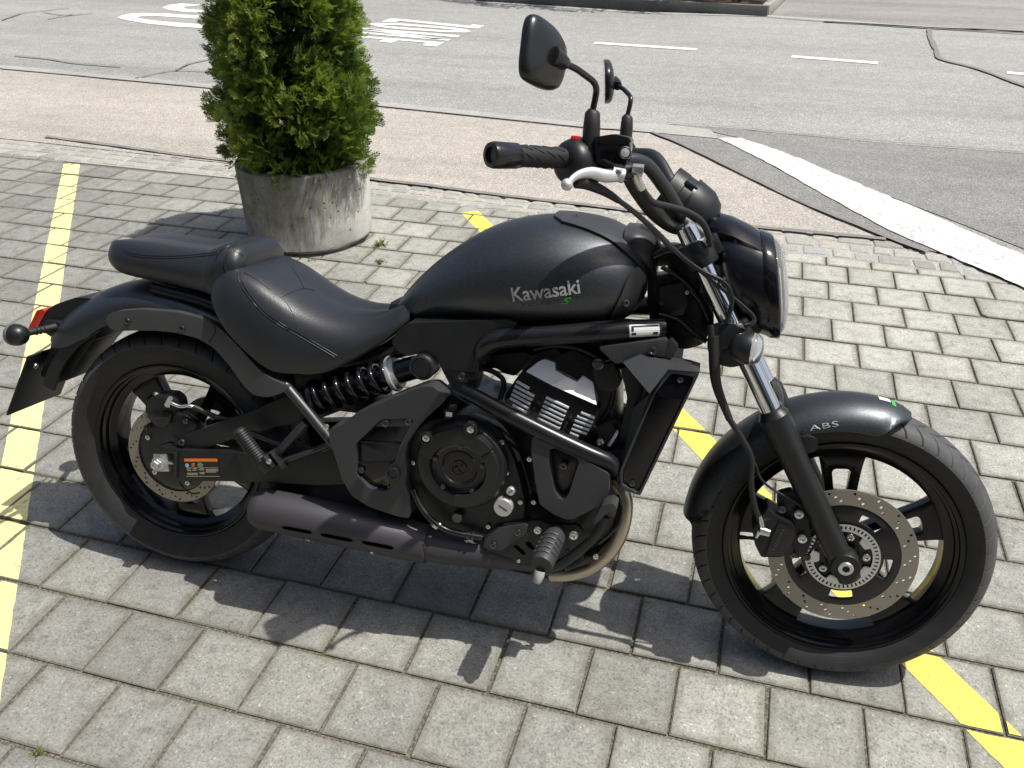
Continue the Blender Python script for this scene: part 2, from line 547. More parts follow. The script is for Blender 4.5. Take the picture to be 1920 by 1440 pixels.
M['yellow'] = paint('yellow_paint', (0.78, 0.64, 0.11), worn=1.05, under=(0.34, 0.30, 0.14), dirt=0.16)
M['granite'] = granite()

# ------------------------------------------------------------------ ground and road
def sheet(name, pts, z, mat, thick=0.0, kind='structure', **kw):
    pts = list(pts)
    if poly_area(pts) < 0: pts = pts[::-1]
    v, t = plate2d(pts)
    V = [(p[0], p[1], z) for p in v]
    F = []
    for q in t:
        a, b, c = (np.array(v[i]) for i in q[:3])
        F.append(q if ((b - a)[0] * (c - a)[1] - (b - a)[1] * (c - a)[0]) > 0 else q[::-1])
    return obj(name, (V, F), mat, None, None, kind=kind, **kw)

def stroke_poly(pts, w, jitter=0.0, n=5, square=False):
    """ribbon of width w (or widths) along ground points -> outline"""
    P = catmull([np.array([p[0], p[1], 0]) for p in pts], n) if n else [np.array([p[0], p[1], 0.0]) for p in pts]
    ww = np.interp(np.linspace(0, 1, len(P)), np.linspace(0, 1, len(w)), w) if np.ndim(w) else [w] * len(P)
    Lf, Rt = [], []
    for i, p in enumerate(P):
        t = P[min(i + 1, len(P) - 1)] - P[max(i - 1, 0)]
        t /= np.linalg.norm(t) + 1e-9
        nn = np.array([-t[1], t[0]])
        a = ww[i] / 2 * (1 + random.uniform(-jitter, jitter)); b_ = ww[i] / 2 * (1 + random.uniform(-jitter, jitter))
        Lf.append((p[0] + nn[0] * a, p[1] + nn[1] * a)); Rt.append((p[0] - nn[0] * b_, p[1] - nn[1] * b_))
    V = [(q[0], q[1]) for q in Lf] + [(q[0], q[1]) for q in Rt]
    m = len(Lf)
    F = [(i + m, i + 1 + m, i + 1, i) for i in range(m - 1)]
    return V, F

def ribbon(name, pts, w, z, mat, jitter=0.0, n=5, parent=None, kind='structure'):
    V, F = stroke_poly(pts, w, jitter, n)
    return obj(name, ([(p[0], p[1], z) for p in V], F), mat, parent, None, kind=kind if parent is None else None)

PX, PY = 0.19910, 0.19624                                        # paver pitch along and across the rows

obj('ground', ([(-120, -60, -0.022), (120, -60, -0.022), (120, 160, -0.022), (-120, 160, -0.022)], [(0, 1, 2, 3)]), M['far_asphalt'], smooth=None, kind='structure')

# edge line between the sett strip and the pavement, and the kerb line along the road
def edge_y(x):
    return float(np.interp(x, [-40, -3.1, -1.57, -0.57, 0.75, 1.82, 2.29, 4.5, 30], [4.6, 3.30, 3.22, 3.15, 3.05, 2.99, 2.965, 2.83, 1.6]))
def kerb_y(x):
    return float(np.interp(x, [-40, -5.27, -2.9, -1.32, 0.376, 0.72], [7.0, 5.30, 5.10, 4.90, 4.70, 4.665]))

soil = obj('paving_bed', ([(-9, -6, -0.0075), (10, -6, -0.0075), (10, 2.2, -0.0075), (2.29, 2.99, -0.0075), (-9, 3.5, -0.0075)], [(0, 1, 2, 3, 4)]), M['soil'], smooth=None, kind='structure')

xs = [-40, -3.1, -1.57, -0.57, 0.75, 1.82, 2.29]
red = [(x, edge_y(x)) for x in xs]
wedge = [G(1640, 437), G(1500, 378), G(1400, 330), G(1290, 276), G(1222, 250)]
red += wedge + [(x, kerb_y(x)) for x in (0.376, -1.32, -2.9, -5.27, -40)]
sheet('pavement', red, 0.0, M['red_asphalt'])

far_l = [(-60, 14.5), (-9.2, 11.9), (-3.3, 11.40), G(1200, 26), G(1440, 31), G(1680, 50), (4.42, 10.45), (60, 3.0)]
road = [(60, -8)] + [(60, 3.0)] + far_l[::-1][1:] + [(-60, 8.8), (-40, 7.0)] + [(x, kerb_y(x) + 0.13) for x in (-5.27, -2.9, -1.32, 0.376)] + [G(1222, 249), G(1345, 262), G(1420, 296), G(1520, 352), G(1640, 419), G(1760, 473), G(1850, 510), G(1960, 555), (9, 0.3)]
sheet('road', road, 0.0, M['road'])
# newer patch of asphalt beside the white edge, its seam, and the wedge of grey between white edge and red asphalt
sheet('road_patch', [G(1255, 233), G(1480, 252), G(1700, 273), G(1925, 290), (7.0, 3.9), (7.0, 1.9), G(1925, 470), G(1800, 420), G(1600, 343), G(1450, 283), G(1390, 260), G(1330, 247)], 0.004, M['road_new'])
sheet('pavement_wedge', [G(1222, 250), G(1290, 276), G(1400, 330), G(1500, 378), G(1640, 437), G(1700, 465), G(1760, 474), G(1640, 420), G(1520, 353), G(1420, 297), G(1350, 262), G(1290, 256)], 0.004, M['road_new'])
# flush kerb between pavement and road
kv = [(x, kerb_y(x)) for x in (-40, -5.27, -2.9, -1.32, 0.376)] + [G(1222, 250)]
kw_ = [G(1350, 262), G(1330, 244), G(1240, 234)] + [(x, kerb_y(x) + 0.135) for x in (0.376, -1.32, -2.9, -5.27, -40)]
sheet('road_kerb', kv + kw_, 0.008, M['kerb'])
ribbon('kerb_joint', [(x, kerb_y(x) - 0.006) for x in (-12, -5.27, -4, -2.9, -2.1, -1.32, -0.5, 0.376)] + [G(1190, 246)], 0.008, 0.012, M['bitumen'], 0.5, 4)
# white painted flush edge sweeping to the right
we_l = [G(1345, 261), G(1420, 297), G(1520, 353), G(1640, 420), G(1760, 474), G(1850, 512), G(1960, 560)]
we_r = [G(1960, 500), G(1850, 452), G(1700, 385), G(1600, 343), G(1500, 300), G(1450, 281), G(1388, 261)]
def rough(pts, amp, n):
    P = catmull([np.array([p[0], p[1], 0.]) for p in pts], n)
    return [(p[0] + random.uniform(-amp, amp), p[1] + random.uniform(-amp, amp)) for p in P]
sheet('white_edge_line', rough(we_l, 0.005, 9) + rough(we_r, 0.008, 9), 0.009, M['white_edge'])

# bitumen crack seals, poured over the asphalt
for pts, w in ((((85, 258), (140, 265), (250, 280), (330, 291), (437, 304)), 0.045), (((690, 337), (800, 350), (950, 370), (1100, 387), (1220, 402)), 0.055),
               (((1330, 420), (1450, 432), (1560, 442), (1660, 451)), 0.06),
               (((1222, 250), (1290, 278), (1400, 332), (1500, 380), (1590, 418), (1690, 458), (1740, 475)), 0.05),
               (((1400, 243), (1480, 252), (1700, 272), (1925, 289)), 0.035), (((1250, 233), (1330, 238), (1400, 243)), 0.012),
               (((1742, 56), (1745, 75), (1755, 95), (1765, 113), (1830, 130), (1925, 165)), 0.085),
               (((28, 106), (90, 112), (140, 120), (227, 127)), 0.045), (((254, 149), (290, 140), (330, 134), (400, 136)), 0.035), (((330, 134), (360, 120), (420, 108)), 0.04),
               (((4, 39), (30, 30), (50, 25), (130, 16)), 0.05), (((82, 24), (100, 27), (125, 30), (138, 27)), 0.04), (((90, 37), (130, 30), (175, 26)), 0.05)):
    ribbon('crack_seal', [G(*p) for p in pts], w * 0.62, 0.0125, M['bitumen'], 0.25, 5)

# centre line dashes
for a, b_ in (((1114, 81), (1306, 93.5)), ((1484, 106.5), (1646, 119)), ((1888, 137), (2060, 152))):
    ribbon('road_dash', [G(*a), G(*b_)], 0.125, 0.005, M['white_paint'], 0.02, 0)

# lettering on the road: ZONE 30, drawn for drivers coming from the left
def mark(name, polys):
    vs = []
    for p in polys:
        q = [G(*t) for t in p]
        if poly_area(q) < 0: q = q[::-1]
        v, t = plate2d(q)
        F = []
        for tri in t:
            a, b_, c = (np.array(v[i]) for i in tri[:3])
            F.append(tri if ((b_ - a)[0] * (c - a)[1] - (b_ - a)[1] * (c - a)[0]) > 0 else tri[::-1])
        vs.append(([(x[0], x[1], 0.005) for x in v], F))
    return obj(name, merge(*vs), M['white_paint'], smooth=None, kind='structure')

def r2(x, y): return (600 + x / 6.0, y / 6.0)
def r1(x, y): return (200 + x / 6.857, y / 6.857)
mark('road_letter', [[r2(690, 246), r2(800, 212), r2(960, 222), r2(1690, 297), r2(1710, 278), r2(1850, 292), r2(1775, 325), r2(1640, 315), r2(900, 238), r2(820, 256)]])
def loopmark(name, outer, inner):
    q = [G(*t) for t in outer]; h = [G(*t) for t in inner]
    v, t = plate2d(q, [h])
    F = []
    for tri in t:
        a, b_, c = (np.array(v[i]) for i in tri[:3])
        F.append(tri if ((b_ - a)[0] * (c - a)[1] - (b_ - a)[1] * (c - a)[0]) > 0 else tri[::-1])
    return obj(name, ([(x[0], x[1], 0.005) for x in v], F), M['white_paint'], smooth=None, kind='structure')
loopmark('road_letter', [r2(552, 275), r2(620, 263), r2(850, 264), r2(1480, 312), r2(1640, 333), r2(1700, 355), r2(1640, 369), r2(1400, 366), r2(850, 328), r2(650, 304)],
         [r2(700, 284), r2(860, 285), r2(1300, 318), r2(1530, 340), r2(1560, 348), r2(1400, 346), r2(900, 312), r2(730, 294)])
mark('road_letter', [[r2(412, 330), r2(440, 316), r2(1578, 402), r2(1545, 424)], [r2(380, 371), r2(400, 357), r2(1475, 447), r2(1440, 463)], [r2(420, 332), r2(560, 330), r2(1470, 446), r2(1300, 446)]])
mark('road_letter', [[r2(180, 402), r2(300, 395), r2(700, 428), r2(860, 438), r2(1200, 468), r2(1398, 482), r2(1305, 527), r2(1155, 514), r2(1195, 484), r2(880, 458), r2(810, 486), r2(662, 473), r2(715, 445), r2(260, 412), r2(200, 440), r2(150, 432)]])
loopmark('road_numeral', [r1(135, 230), r1(200, 200), r1(330, 177), r1(520, 172), r1(800, 180), r1(1400, 222), r1(2000, 290), r1(2500, 345), r1(2640, 375), r1(2500, 405), r1(2200, 408), r1(1500, 378), r1(900, 347), r1(500, 305), r1(250, 263)],
         [r1(385, 232), r1(440, 214), r1(640, 210), r1(1100, 240), r1(1700, 290), r1(2250, 345), r1(2380, 370), r1(2200, 380), r1(1500, 335), r1(900, 295), r1(560, 265)])
mark('road_numeral', [[r1(720, 100), r1(800, 68), r1(960, 48), r1(1240, 68), r1(1000, 90), r1(985, 103), r1(1040, 122), r1(1250, 138), r1(1700, 150), r1(2100, 178), r1(2300, 215), r1(2060, 215), r1(1700, 182), r1(1300, 172), r1(1000, 158), r1(800, 132)]])

# far kerb line and the pavement beyond it
ribbon('far_kerb', [(-60, 14.55), (-9.2, 11.95), (-3.3, 11.45), G(1200, 24), G(1440, 30.5), G(1680, 48), G(1920, 61), (6.5, 10.0), (60, 2.9)], 0.14, 0.006, M['kerb'], 0.04, 2)
ribbon('far_kerb_joint', [G(1440, 33), G(1680, 51), G(1925, 63.5)], 0.03, 0.010, M['bitumen'], 0.4, 3)

# ------------------------------------------------------------------ pavers
def clip_half(poly, a, b, c):
    """keep a*x + b*y <= c"""
    out = []
    for i in range(len(poly)):
        p, q = poly[i - 1], poly[i]
        dp = a * p[0] + b * p[1] - c; dq = a * q[0] + b * q[1] - c
        if (dp <= 0) != (dq <= 0):
            t = dp / (dp - dq)
            out.append((p[0] + (q[0] - p[0]) * t, p[1] + (q[1] - p[1]) * t))
        if dq <= 0: out.append(q)
    return out

def clip_convex(poly, clip):
    for i in range(len(clip)):
        p, q = clip[i - 1], clip[i]
        a, b_ = (q[1] - p[1]), -(q[0] - p[0])
        poly = clip_half(poly, a, b_, a * p[0] + b_ * p[1])
        if not poly: return []
    return poly

def inset_poly(poly, d):
    if poly_area(poly) < 0: poly = poly[::-1]
    n = len(poly); out = []
    for i in range(n):
        p0, p1, p2 = (np.array(poly[(i + k) % n], float) for k in (-1, 0, 1))
        e1 = (p1 - p0) / (np.linalg.norm(p1 - p0) + 1e-9); e2 = (p2 - p1) / (np.linalg.norm(p2 - p1) + 1e-9)
        n1 = np.array([-e1[1], e1[0]]); n2 = np.array([-e2[1], e2[0]])
        s = 1 + n1 @ n2
        out.append(tuple(p1 + (n1 + n2) * d / max(s, 0.3)))
    return out

def slab_vf(poly, ch=0.0028, depth=0.05, inner=0.02, dome=0.0):
    if poly_area(poly) < 0: poly = poly[::-1]
    n = len(poly)
    r0 = poly; r1_ = inset_poly(poly, ch); r2_ = inset_poly(poly, ch + inner)
    V = [(p[0], p[1], -depth) for p in r0] + [(p[0], p[1], -ch) for p in r0] + [(p[0], p[1], 0) for p in r1_] + [(p[0], p[1], dome) for p in r2_]
    F = []
    for k in range(3):
        for i in range(n):
            j = (i + 1) % n
            F.append((k * n + i, k * n + j, (k + 1) * n + j, (k + 1) * n + i))
    F.append(tuple(range(3 * n, 4 * n)))
    E = [1.0] * (3 * n) + [0.0] * n
    return V, F, E

def slab_mesh(poly, name='paver', **kw):
    V, F, E = slab_vf(poly, **kw)
    me = mesh_from(V, F, None, name)
    at = me.attributes.new('edge', 'FLOAT', 'POINT')
    at.data.foreach_set('value', E)
    return me

def pave_lim(x):
    return float(np.interp(x, [-12, -3.1, -1.42, 0.5, 1.83, 2.84, 9], [3.4, 3.005, 2.985, 2.85, 2.685, 2.60, 2.1]))

full_meshes = []
GAPX, GAPY = 0.0074, 0.0088
def base_quad(jit=0.0):
    hx, hy = (PX - GAPX) / 2, (PY - GAPY) / 2
    return [(sx * hx + random.uniform(-jit, jit), sy * hy + random.uniform(-jit, jit)) for sx, sy in ((-1, -1), (1, -1), (1, 1), (-1, 1))]
for k in range(10):
    q = base_quad(0.0017)
    if k > 5:                                      # a chipped corner
        c_ = random.randrange(4); p = q[c_]; a = q[c_ - 1]; b_ = q[(c_ + 1) % 4]; t = random.uniform(0.05, 0.12)
        q[c_:c_ + 1] = [(p[0] + (a[0] - p[0]) * t, p[1] + (a[1] - p[1]) * t), (p[0] + (b_[0] - p[0]) * t, p[1] + (b_[1] - p[1]) * t)]
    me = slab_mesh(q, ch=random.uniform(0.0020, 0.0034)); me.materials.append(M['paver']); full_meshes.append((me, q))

def project(p):
    c = ROT @ (np.array([p[0], p[1], p[2] if len(p) > 2 else 0.0]) - CAM)
    if c[2] < 0.05: return None
    return (960 + FOC * c[0] / c[2], 720 + FOC * c[1] / c[2])

pavers = []                                        # centre, quad (local), full?, tilt
for v in range(-24, 17):
    for u in range(-36, 42):
        off = 0.0 if v % 2 == 0 else 0.45
        cx = (u + off + 0.5) * PX + random.uniform(-0.0012, 0.0012); cy = (v - 0.5) * PY + random.uniform(-0.0010, 0.0010)
        if cx < -6.5 or cx > 7.0 or cy < -4.2: continue
        me, q = random.choice(full_meshes[:6] if random.random() < 0.8 else full_meshes)
        lim = pave_lim(cx) - 0.006
        full = cy + PY / 2 < lim
        if not full:
            if cy - PY / 2 > lim - 0.05: continue
            sl = (pave_lim(cx + 0.1) - pave_lim(cx - 0.1)) / 0.2
            q = clip_half([(p[0] + cx, p[1] + cy) for p in q], -sl, 1.0, lim - sl * cx)
            if len(q) < 3 or abs(poly_area(q)) < 0.004: continue
            q = [(p[0] - cx, p[1] - cy) for p in q]
        dz = random.uniform(-0.0022, 0.0008); tx = random.uniform(-0.006, 0.006); ty = random.uniform(-0.006, 0.006)
        pr_ = [project((cx + p[0], cy + p[1])) for p in q]
        area = 0.0
        if all(pr_):
            mx = sum(p[0] for p in pr_) / len(pr_); my = sum(p[1] for p in pr_) / len(pr_)
            if -60 < mx < 1980 and -40 < my < 1500: area = abs(poly_area(pr_))
        pavers.append(dict(c=(cx, cy), q=q, me=me if full else None, dz=dz, t=(tx, ty), area=area))
pavers.sort(key=lambda d: -d['area'])
rest = []
for i, d in enumerate(pavers):
    cx, cy = d['c']
    if i < 300 and d['area'] > 0:
        me = d['me']
        if me is None:
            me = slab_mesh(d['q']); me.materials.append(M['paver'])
        o = new_obj('paver', me, None, soil)
        o.location = (cx, cy, d['dz']); o.rotation_euler = (d['t'][0], d['t'][1], 0)
    else:
        V, F, E = slab_vf(d['q'])
        rest.append(([(p[0] + cx, p[1] + cy, p[2] + d['dz'] + p[1] * d['t'][0] - p[0] * d['t'][1]) for p in V], F, E))
mv, mf, me_ = [], [], []
for V, F, E in rest:
    n = len(mv); mv += V; mf += [tuple(i + n for i in f) for f in F]; me_ += E
me = mesh_from(mv, mf, None, 'paver_field')
me.attributes.new('edge', 'FLOAT', 'POINT').data.foreach_set('value', me_)
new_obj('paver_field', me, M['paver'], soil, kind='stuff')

# yellow parking lines: paint lies on each paver and stops at the joints
def paint_line(name, a, b, w, mat):
    a = np.array(a); b = np.array(b); t = (b - a) / np.linalg.norm(b - a); n = np.array([-t[1], t[0]]) * w / 2
    strip = [tuple(a - n), tuple(b - n), tuple(b + n), tuple(a + n)]
    if poly_area(strip) < 0: strip = strip[::-1]
    V, F = [], []
    for d in pavers:
        cx, cy = d['c']
        if abs((np.array([cx, cy]) - a) @ np.array([-t[1], t[0]])) > 0.3: continue
        q = inset_poly([(p[0], p[1]) for p in d['q']], 0.0022)
        if poly_area(q) < 0: q = q[::-1]
        c_ = clip_convex([(p[0] + cx, p[1] + cy) for p in q], [(p[0], p[1]) for p in strip][::-1] if False else strip)
        if len(c_) < 3: continue
        k = len(V)
        # roughen the long cut edges a little
        pts = []
        for i in range(len(c_)):
            p, r = np.array(c_[i]), np.array(c_[(i + 1) % len(c_)])
            m = max(1, int(np.linalg.norm(r - p) / 0.02))
            for s in range(m):
                z_ = p + (r - p) * s / m
                pts.append(z_ + (RNG.uniform(-0.0012, 0.0012, 2) if s else 0))
        ctr = sum(pts) / len(pts)
        for p in [ctr] + pts:
            V.append((p[0], p[1], d['dz'] + (p[1] - cy) * d['t'][0] - (p[0] - cx) * d['t'][1] + 0.0012))
        m = len(pts)
        F += [(k, k + 1 + i, k + 1 + (i + 1) % m) for i in range(m)]
    return obj(name, (V, F), mat, smooth=None, kind='structure')
def clip_test(): pass
paint_line('parking_line', (-2.512, 2.945), (1.188, -1.916), 0.096, M['yellow_pale'])
paint_line('parking_line', (0.165, 2.783), (4.305, -2.730), 0.096, M['yellow'])

# ------------------------------------------------------------------ granite setts along the pavement
def strip_bed():
    xs_ = [-9, -5, -3.1, -1.42, 0.5, 1.83, 2.4, 2.9, 4.5]
    lo = [(x, pave_lim(x) - 0.015) for x in xs_]; hi = [(x, edge_y(x) + 0.004) for x in xs_]
    return lo + hi[::-1]
sett_bed = sheet('sett_strip', strip_bed(), -0.0045, M['kerb'])
row_x = [-6.5 + random.uniform(0, 0.1) for _ in range(3)]
for r_ in range(3):
    x = row_x[r_]
    while x < 4.2:
        w = random.uniform(0.085, 0.175)
        lo, hi = pave_lim(x + w / 2), edge_y(x + w / 2)
        h = (hi - lo) / 3
        y0 = lo + h * r_ + 0.006; y1 = lo + h * (r_ + 1) - 0.006
        g = 0.007
        j = lambda s=0.007: random.uniform(-s, s)
        q = [(x + g + j(), y0 + j()), (x + w / 2 + j(0.004), y0 + j(0.004)), (x + w - g + j(), y0 + j()), (x + w - g + j(), y1 + j()), (x + w * 0.5 + j(0.004), y1 + j(0.004)), (x + g + j(), y1 + j())]
        c_ = (x + w / 2, (y0 + y1) / 2)
        pr_ = project(c_)
        if pr_ and -80 < pr_[0] < 2010 and h > 0.03:
            q = [(p[0] - c_[0], p[1] - c_[1]) for p in q]
            me = slab_mesh(q, 'sett', ch=0.006, depth=0.04, inner=0.018, dome=random.uniform(0.0, 0.004)); me.materials.append(M['granite'])
            o = new_obj('sett', me, None, sett_bed); o.location = (c_[0], c_[1], random.uniform(-0.003, 0.002))
        x += w

# ------------------------------------------------------------------ planter with a thuja
def planter_mat():
    m, nt, b = mat_base('weathered_planter_concrete')
    L = nt.links
    tc = N(nt, 'ShaderNodeTexCoord'); sx = N(nt, 'ShaderNodeSeparateXYZ'); L.new(tc.outputs['Object'], sx.inputs[0])
    at2 = math_n(nt, 'ARCTAN2', sx.outputs['Y'], sx.outputs['X'])
    cb = N(nt, 'ShaderNodeCombineXYZ'); L.new(math_n(nt, 'MULTIPLY', at2, 3.2), cb.inputs[0]); L.new(math_n(nt, 'MULTIPLY', sx.outputs['Z'], 2.0), cb.inputs[1])
    runs = N(nt, 'ShaderNodeTexNoise', Scale=2.2, Detail=9.0, Roughness=0.72); L.new(cb.outputs[0], runs.inputs['Vector'])
    cb3 = N(nt, 'ShaderNodeCombineXYZ'); L.new(math_n(nt, 'MULTIPLY', at2, 26.0), cb3.inputs[0]); L.new(math_n(nt, 'MULTIPLY', sx.outputs['Z'], 4.0), cb3.inputs[1])
    fine = N(nt, 'ShaderNodeTexNoise', Scale=2.0, Detail=5.0, Roughness=0.7); L.new(cb3.outputs[0], fine.inputs['Vector'])
    nz = N(nt, 'ShaderNodeTexNoise', Scale=16.0, Detail=8.0, Roughness=0.75); L.new(tc.outputs['Object'], nz.inputs['Vector'])
    clean_c = ramp(nt, nz.outputs['Fac'], [(0.3, (0.50, 0.49, 0.45)), (0.55, (0.62, 0.61, 0.57)), (0.75, (0.70, 0.69, 0.65))])
    hgt = N(nt, 'ShaderNodeMapRange'); hgt.inputs['From Min'].default_value = 0.02; hgt.inputs['From Max'].default_value = 0.385
    L.new(sx.outputs['Z'], hgt.inputs['Value'])
    # the weather side: stains hang from the rim mostly on one side of the pot
    side = math_n(nt, 'MULTIPLY_ADD', math_n(nt, 'COSINE', math_n(nt, 'ADD', at2, 2.25)), 0.30, 0.0)
    k = math_n(nt, 'ADD', math_n(nt, 'MULTIPLY', hgt.outputs[0], 0.62), math_n(nt, 'ADD', math_n(nt, 'MULTIPLY', runs.outputs['Fac'], 0.85), math_n(nt, 'MULTIPLY', fine.outputs['Fac'], 0.30)))
    k = math_n(nt, 'ADD', k, side)
    sf = ramp(nt, k, [(0.90, (0, 0, 0)), (1.0, (0.45, 0.45, 0.45)), (1.0, (0.45, 0.45, 0.45))])
    k2 = math_n(nt, 'SUBTRACT', math_n(nt, 'ADD', k, math_n(nt, 'MULTIPLY', math_n(nt, 'GREATER_THAN', sx.outputs['Z'], 0.3885), 0.22)), 0.30)
    sf = ramp(nt, k2, [(0.45, (0, 0, 0)), (0.56, (0.50, 0.50, 0.50)), (0.76, (0.92, 0.92, 0.92))])
    stain = ramp(nt, nz.outputs['Fac'], [(0.3, (0.085, 0.085, 0.078)), (0.5, (0.16, 0.158, 0.145)), (0.7, (0.25, 0.245, 0.22))])
    algae = N(nt, 'ShaderNodeTexNoise', Scale=1.7, Detail=3.0); L.new(cb.outputs[0], algae.inputs['Vector'])
    stain = mix(nt, ramp(nt, algae.outputs['Fac'], [(0.5, (0, 0, 0)), (0.66, (0.8, 0.8, 0.8))]), stain, (0.115, 0.105, 0.03))
    c = mix(nt, sf, clean_c, stain)
    pits = N(nt, 'ShaderNodeTexVoronoi', Scale=24.0); L.new(tc.outputs['Object'], pits.inputs['Vector'])
    pf = ramp(nt, pits.outputs['Distance'], [(0.09, (1, 1, 1)), (0.14, (0, 0, 0))])
    c = mix(nt, pf, c, (0.08, 0.075, 0.065))
    L.new(c, b.inputs['Base Color']); b.inputs['Roughness'].default_value = 0.9; b.inputs['Specular IOR Level'].default_value = 0.25
    bp = N(nt, 'ShaderNodeBump', Strength=0.5, Distance=0.004); L.new(math_n(nt, 'SUBTRACT', nz.outputs['Fac'], pf), bp.inputs['Height']); L.new(bp.outputs[0], b.inputs['Normal'])
    return m

POT = np.array([-0.488, 2.2364])
pot = new_obj('planter', None, None, label='round weathered concrete planter with grey and green stains holding the conifer', cat='planter')
pot.location = (POT[0], POT[1], 0)
prof = [(0.262, 0.0), (0.264, 0.022), (0.292, 0.024), (0.3005, 0.030), (0.3035, 0.04), (0.308, 0.2), (0.3145, 0.378), (0.313, 0.387), (0.307, 0.3905), (0.276, 0.391), (0.269, 0.388), (0.266, 0.38), (0.262, 0.30), (0.0, 0.30)]
V, F = lathe(prof, (0, 0, 0), (0, 0, 1), 72)
V = [np.array(v) * np.array([1 + 0.004 * math.sin(5 * math.atan2(v[1], v[0])), 1 + 0.004 * math.cos(3 * math.atan2(v[1], v[0])), 1]) for v in V]
for i, v in enumerate(V):
    if 0.02 < v[2] < 0.032: v[2] += random.uniform(-0.004, 0.006)
obj('pot', (V, F), planter_mat(), pot, 40)
M['mulch'] = asphalt('potting_soil', [(0.0, (0.025, 0.015, 0.01)), (0.4, (0.06, 0.035, 0.022)), (0.8, (0.11, 0.065, 0.04)), (1.0, (0.2, 0.13, 0.08))])
Vs, Fs = lathe([(0.27, 0.340), (0.22, 0.350), (0.16, 0.358), (0.1, 0.362), (0.0, 0.365)], (0, 0, 0), (0, 0, 1), 40)
Vs = [v + np.array([0, 0, random.uniform(-0.006, 0.006)]) for v in Vs]
obj('soil', (Vs, Fs), M['mulch'], pot, 60)
M['bark'] = simple('bark_chip', (0.21, 0.115, 0.06), 0.9)
nt = M['bark'].node_tree; g_ = nt.nodes.new('ShaderNodeNewGeometry')
nt.links.new(ramp(nt, g_.outputs['Random Per Island'], [(0, (0.07, 0.035, 0.02)), (0.5, (0.19, 0.10, 0.05)), (0.9, (0.33, 0.2, 0.11)), (1, (0.5, 0.36, 0.2))]), nt.nodes['Principled BSDF'].inputs['Base Color'])
V, F = [], []
for i in range(900):
    a = random.uniform(0, 6.283); r_ = 0.262 * math.sqrt(random.random())
    z = 0.346 + 0.02 * (1 - r_ / 0.26) + random.uniform(0.0, 0.012)
    l, w = random.uniform(0.008, 0.03), random.uniform(0.003, 0.008)
    yaw = random.uniform(0, 6.283); d = np.array([math.cos(yaw), math.sin(yaw), random.uniform(-0.3, 0.3)]) * l / 2
    s = np.array([-math.sin(yaw), math.cos(yaw), random.uniform(-0.5, 0.5)]) * w / 2
    c_ = np.array([r_ * math.cos(a), r_ * math.sin(a), z]); up = np.array([0, 0, 0.0025]); k = len(V)
    V += [c_ - d - s, c_ + d - s, c_ + d + s, c_ - d + s, c_ - d * 0.8 - s * 0.7 + up, c_ + d * 0.8 - s * 0.7 + up, c_ + d * 0.8 + s * 0.7 + up, c_ - d * 0.8 + s * 0.7 + up]
    F += [(k + 4, k + 5, k + 6, k + 7), (k, k + 1, k + 5, k + 4), (k + 1, k + 2, k + 6, k + 5), (k + 2, k + 3, k + 7, k + 6), (k + 3, k, k + 4, k + 7)]
obj('bark_mulch', (V, F), M['bark'], pot, None, kind='stuff')

def foliage_mat(name, stops, trans=0.3):
    m, nt, b = mat_base(name)
    L = nt.links
    at = N(nt, 'ShaderNodeAttribute', attribute_name='tone')
    c = ramp(nt, at.outputs['Fac'], stops)
    L.new(c, b.inputs['Base Color']); b.inputs['Roughness'].default_value = 0.55; b.inputs['Specular IOR Level'].default_value = 0.35
    tr = N(nt, 'ShaderNodeBsdfTranslucent'); L.new(mix(nt, 1.0, c, (1.15, 1.25, 0.6), 'MULTIPLY'), tr.inputs['Color'])
    ms = N(nt, 'ShaderNodeMixShader'); ms.inputs[0].default_value = trans
    L.new(b.outputs[0], ms.inputs[1]); L.new(tr.outputs[0], ms.inputs[2])
    L.new(ms.outputs[0], nt.nodes['Material Output'].inputs['Surface'])
    return m

def quads_to_mesh(name, verts, tone, mat, parent, **kw):
    """verts: (n,4,3) quads"""
    n = len(verts)
    me = bpy.data.meshes.new(name)
    me.vertices.add(4 * n); me.vertices.foreach_set('co', np.asarray(verts, np.float32).reshape(-1))
    me.loops.add(4 * n); me.loops.foreach_set('vertex_index', np.arange(4 * n, dtype=np.int32))
    me.polygons.add(n); me.polygons.foreach_set('loop_start', np.arange(0, 4 * n, 4, dtype=np.int32)); me.polygons.foreach_set('loop_total', np.full(n, 4, np.int32))
    me.update(calc_edges=True)
    me.attributes.new('tone', 'FLOAT', 'POINT').data.foreach_set('value', np.repeat(np.asarray(tone, np.float32), 4))
    return new_obj(name, me, mat, parent, **kw)

def rand_rot(dirs, rng, spin=True):
    """frames whose x axis follows dirs"""
    x = dirs / np.linalg.norm(dirs, axis=1, keepdims=True)
    r_ = rng.normal(size=x.shape)
    z = r_ - x * np.sum(r_ * x, 1, keepdims=True); z /= np.linalg.norm(z, axis=1, keepdims=True)
    y = np.cross(z, x)
    return np.stack([x, y, z], 2)              # columns

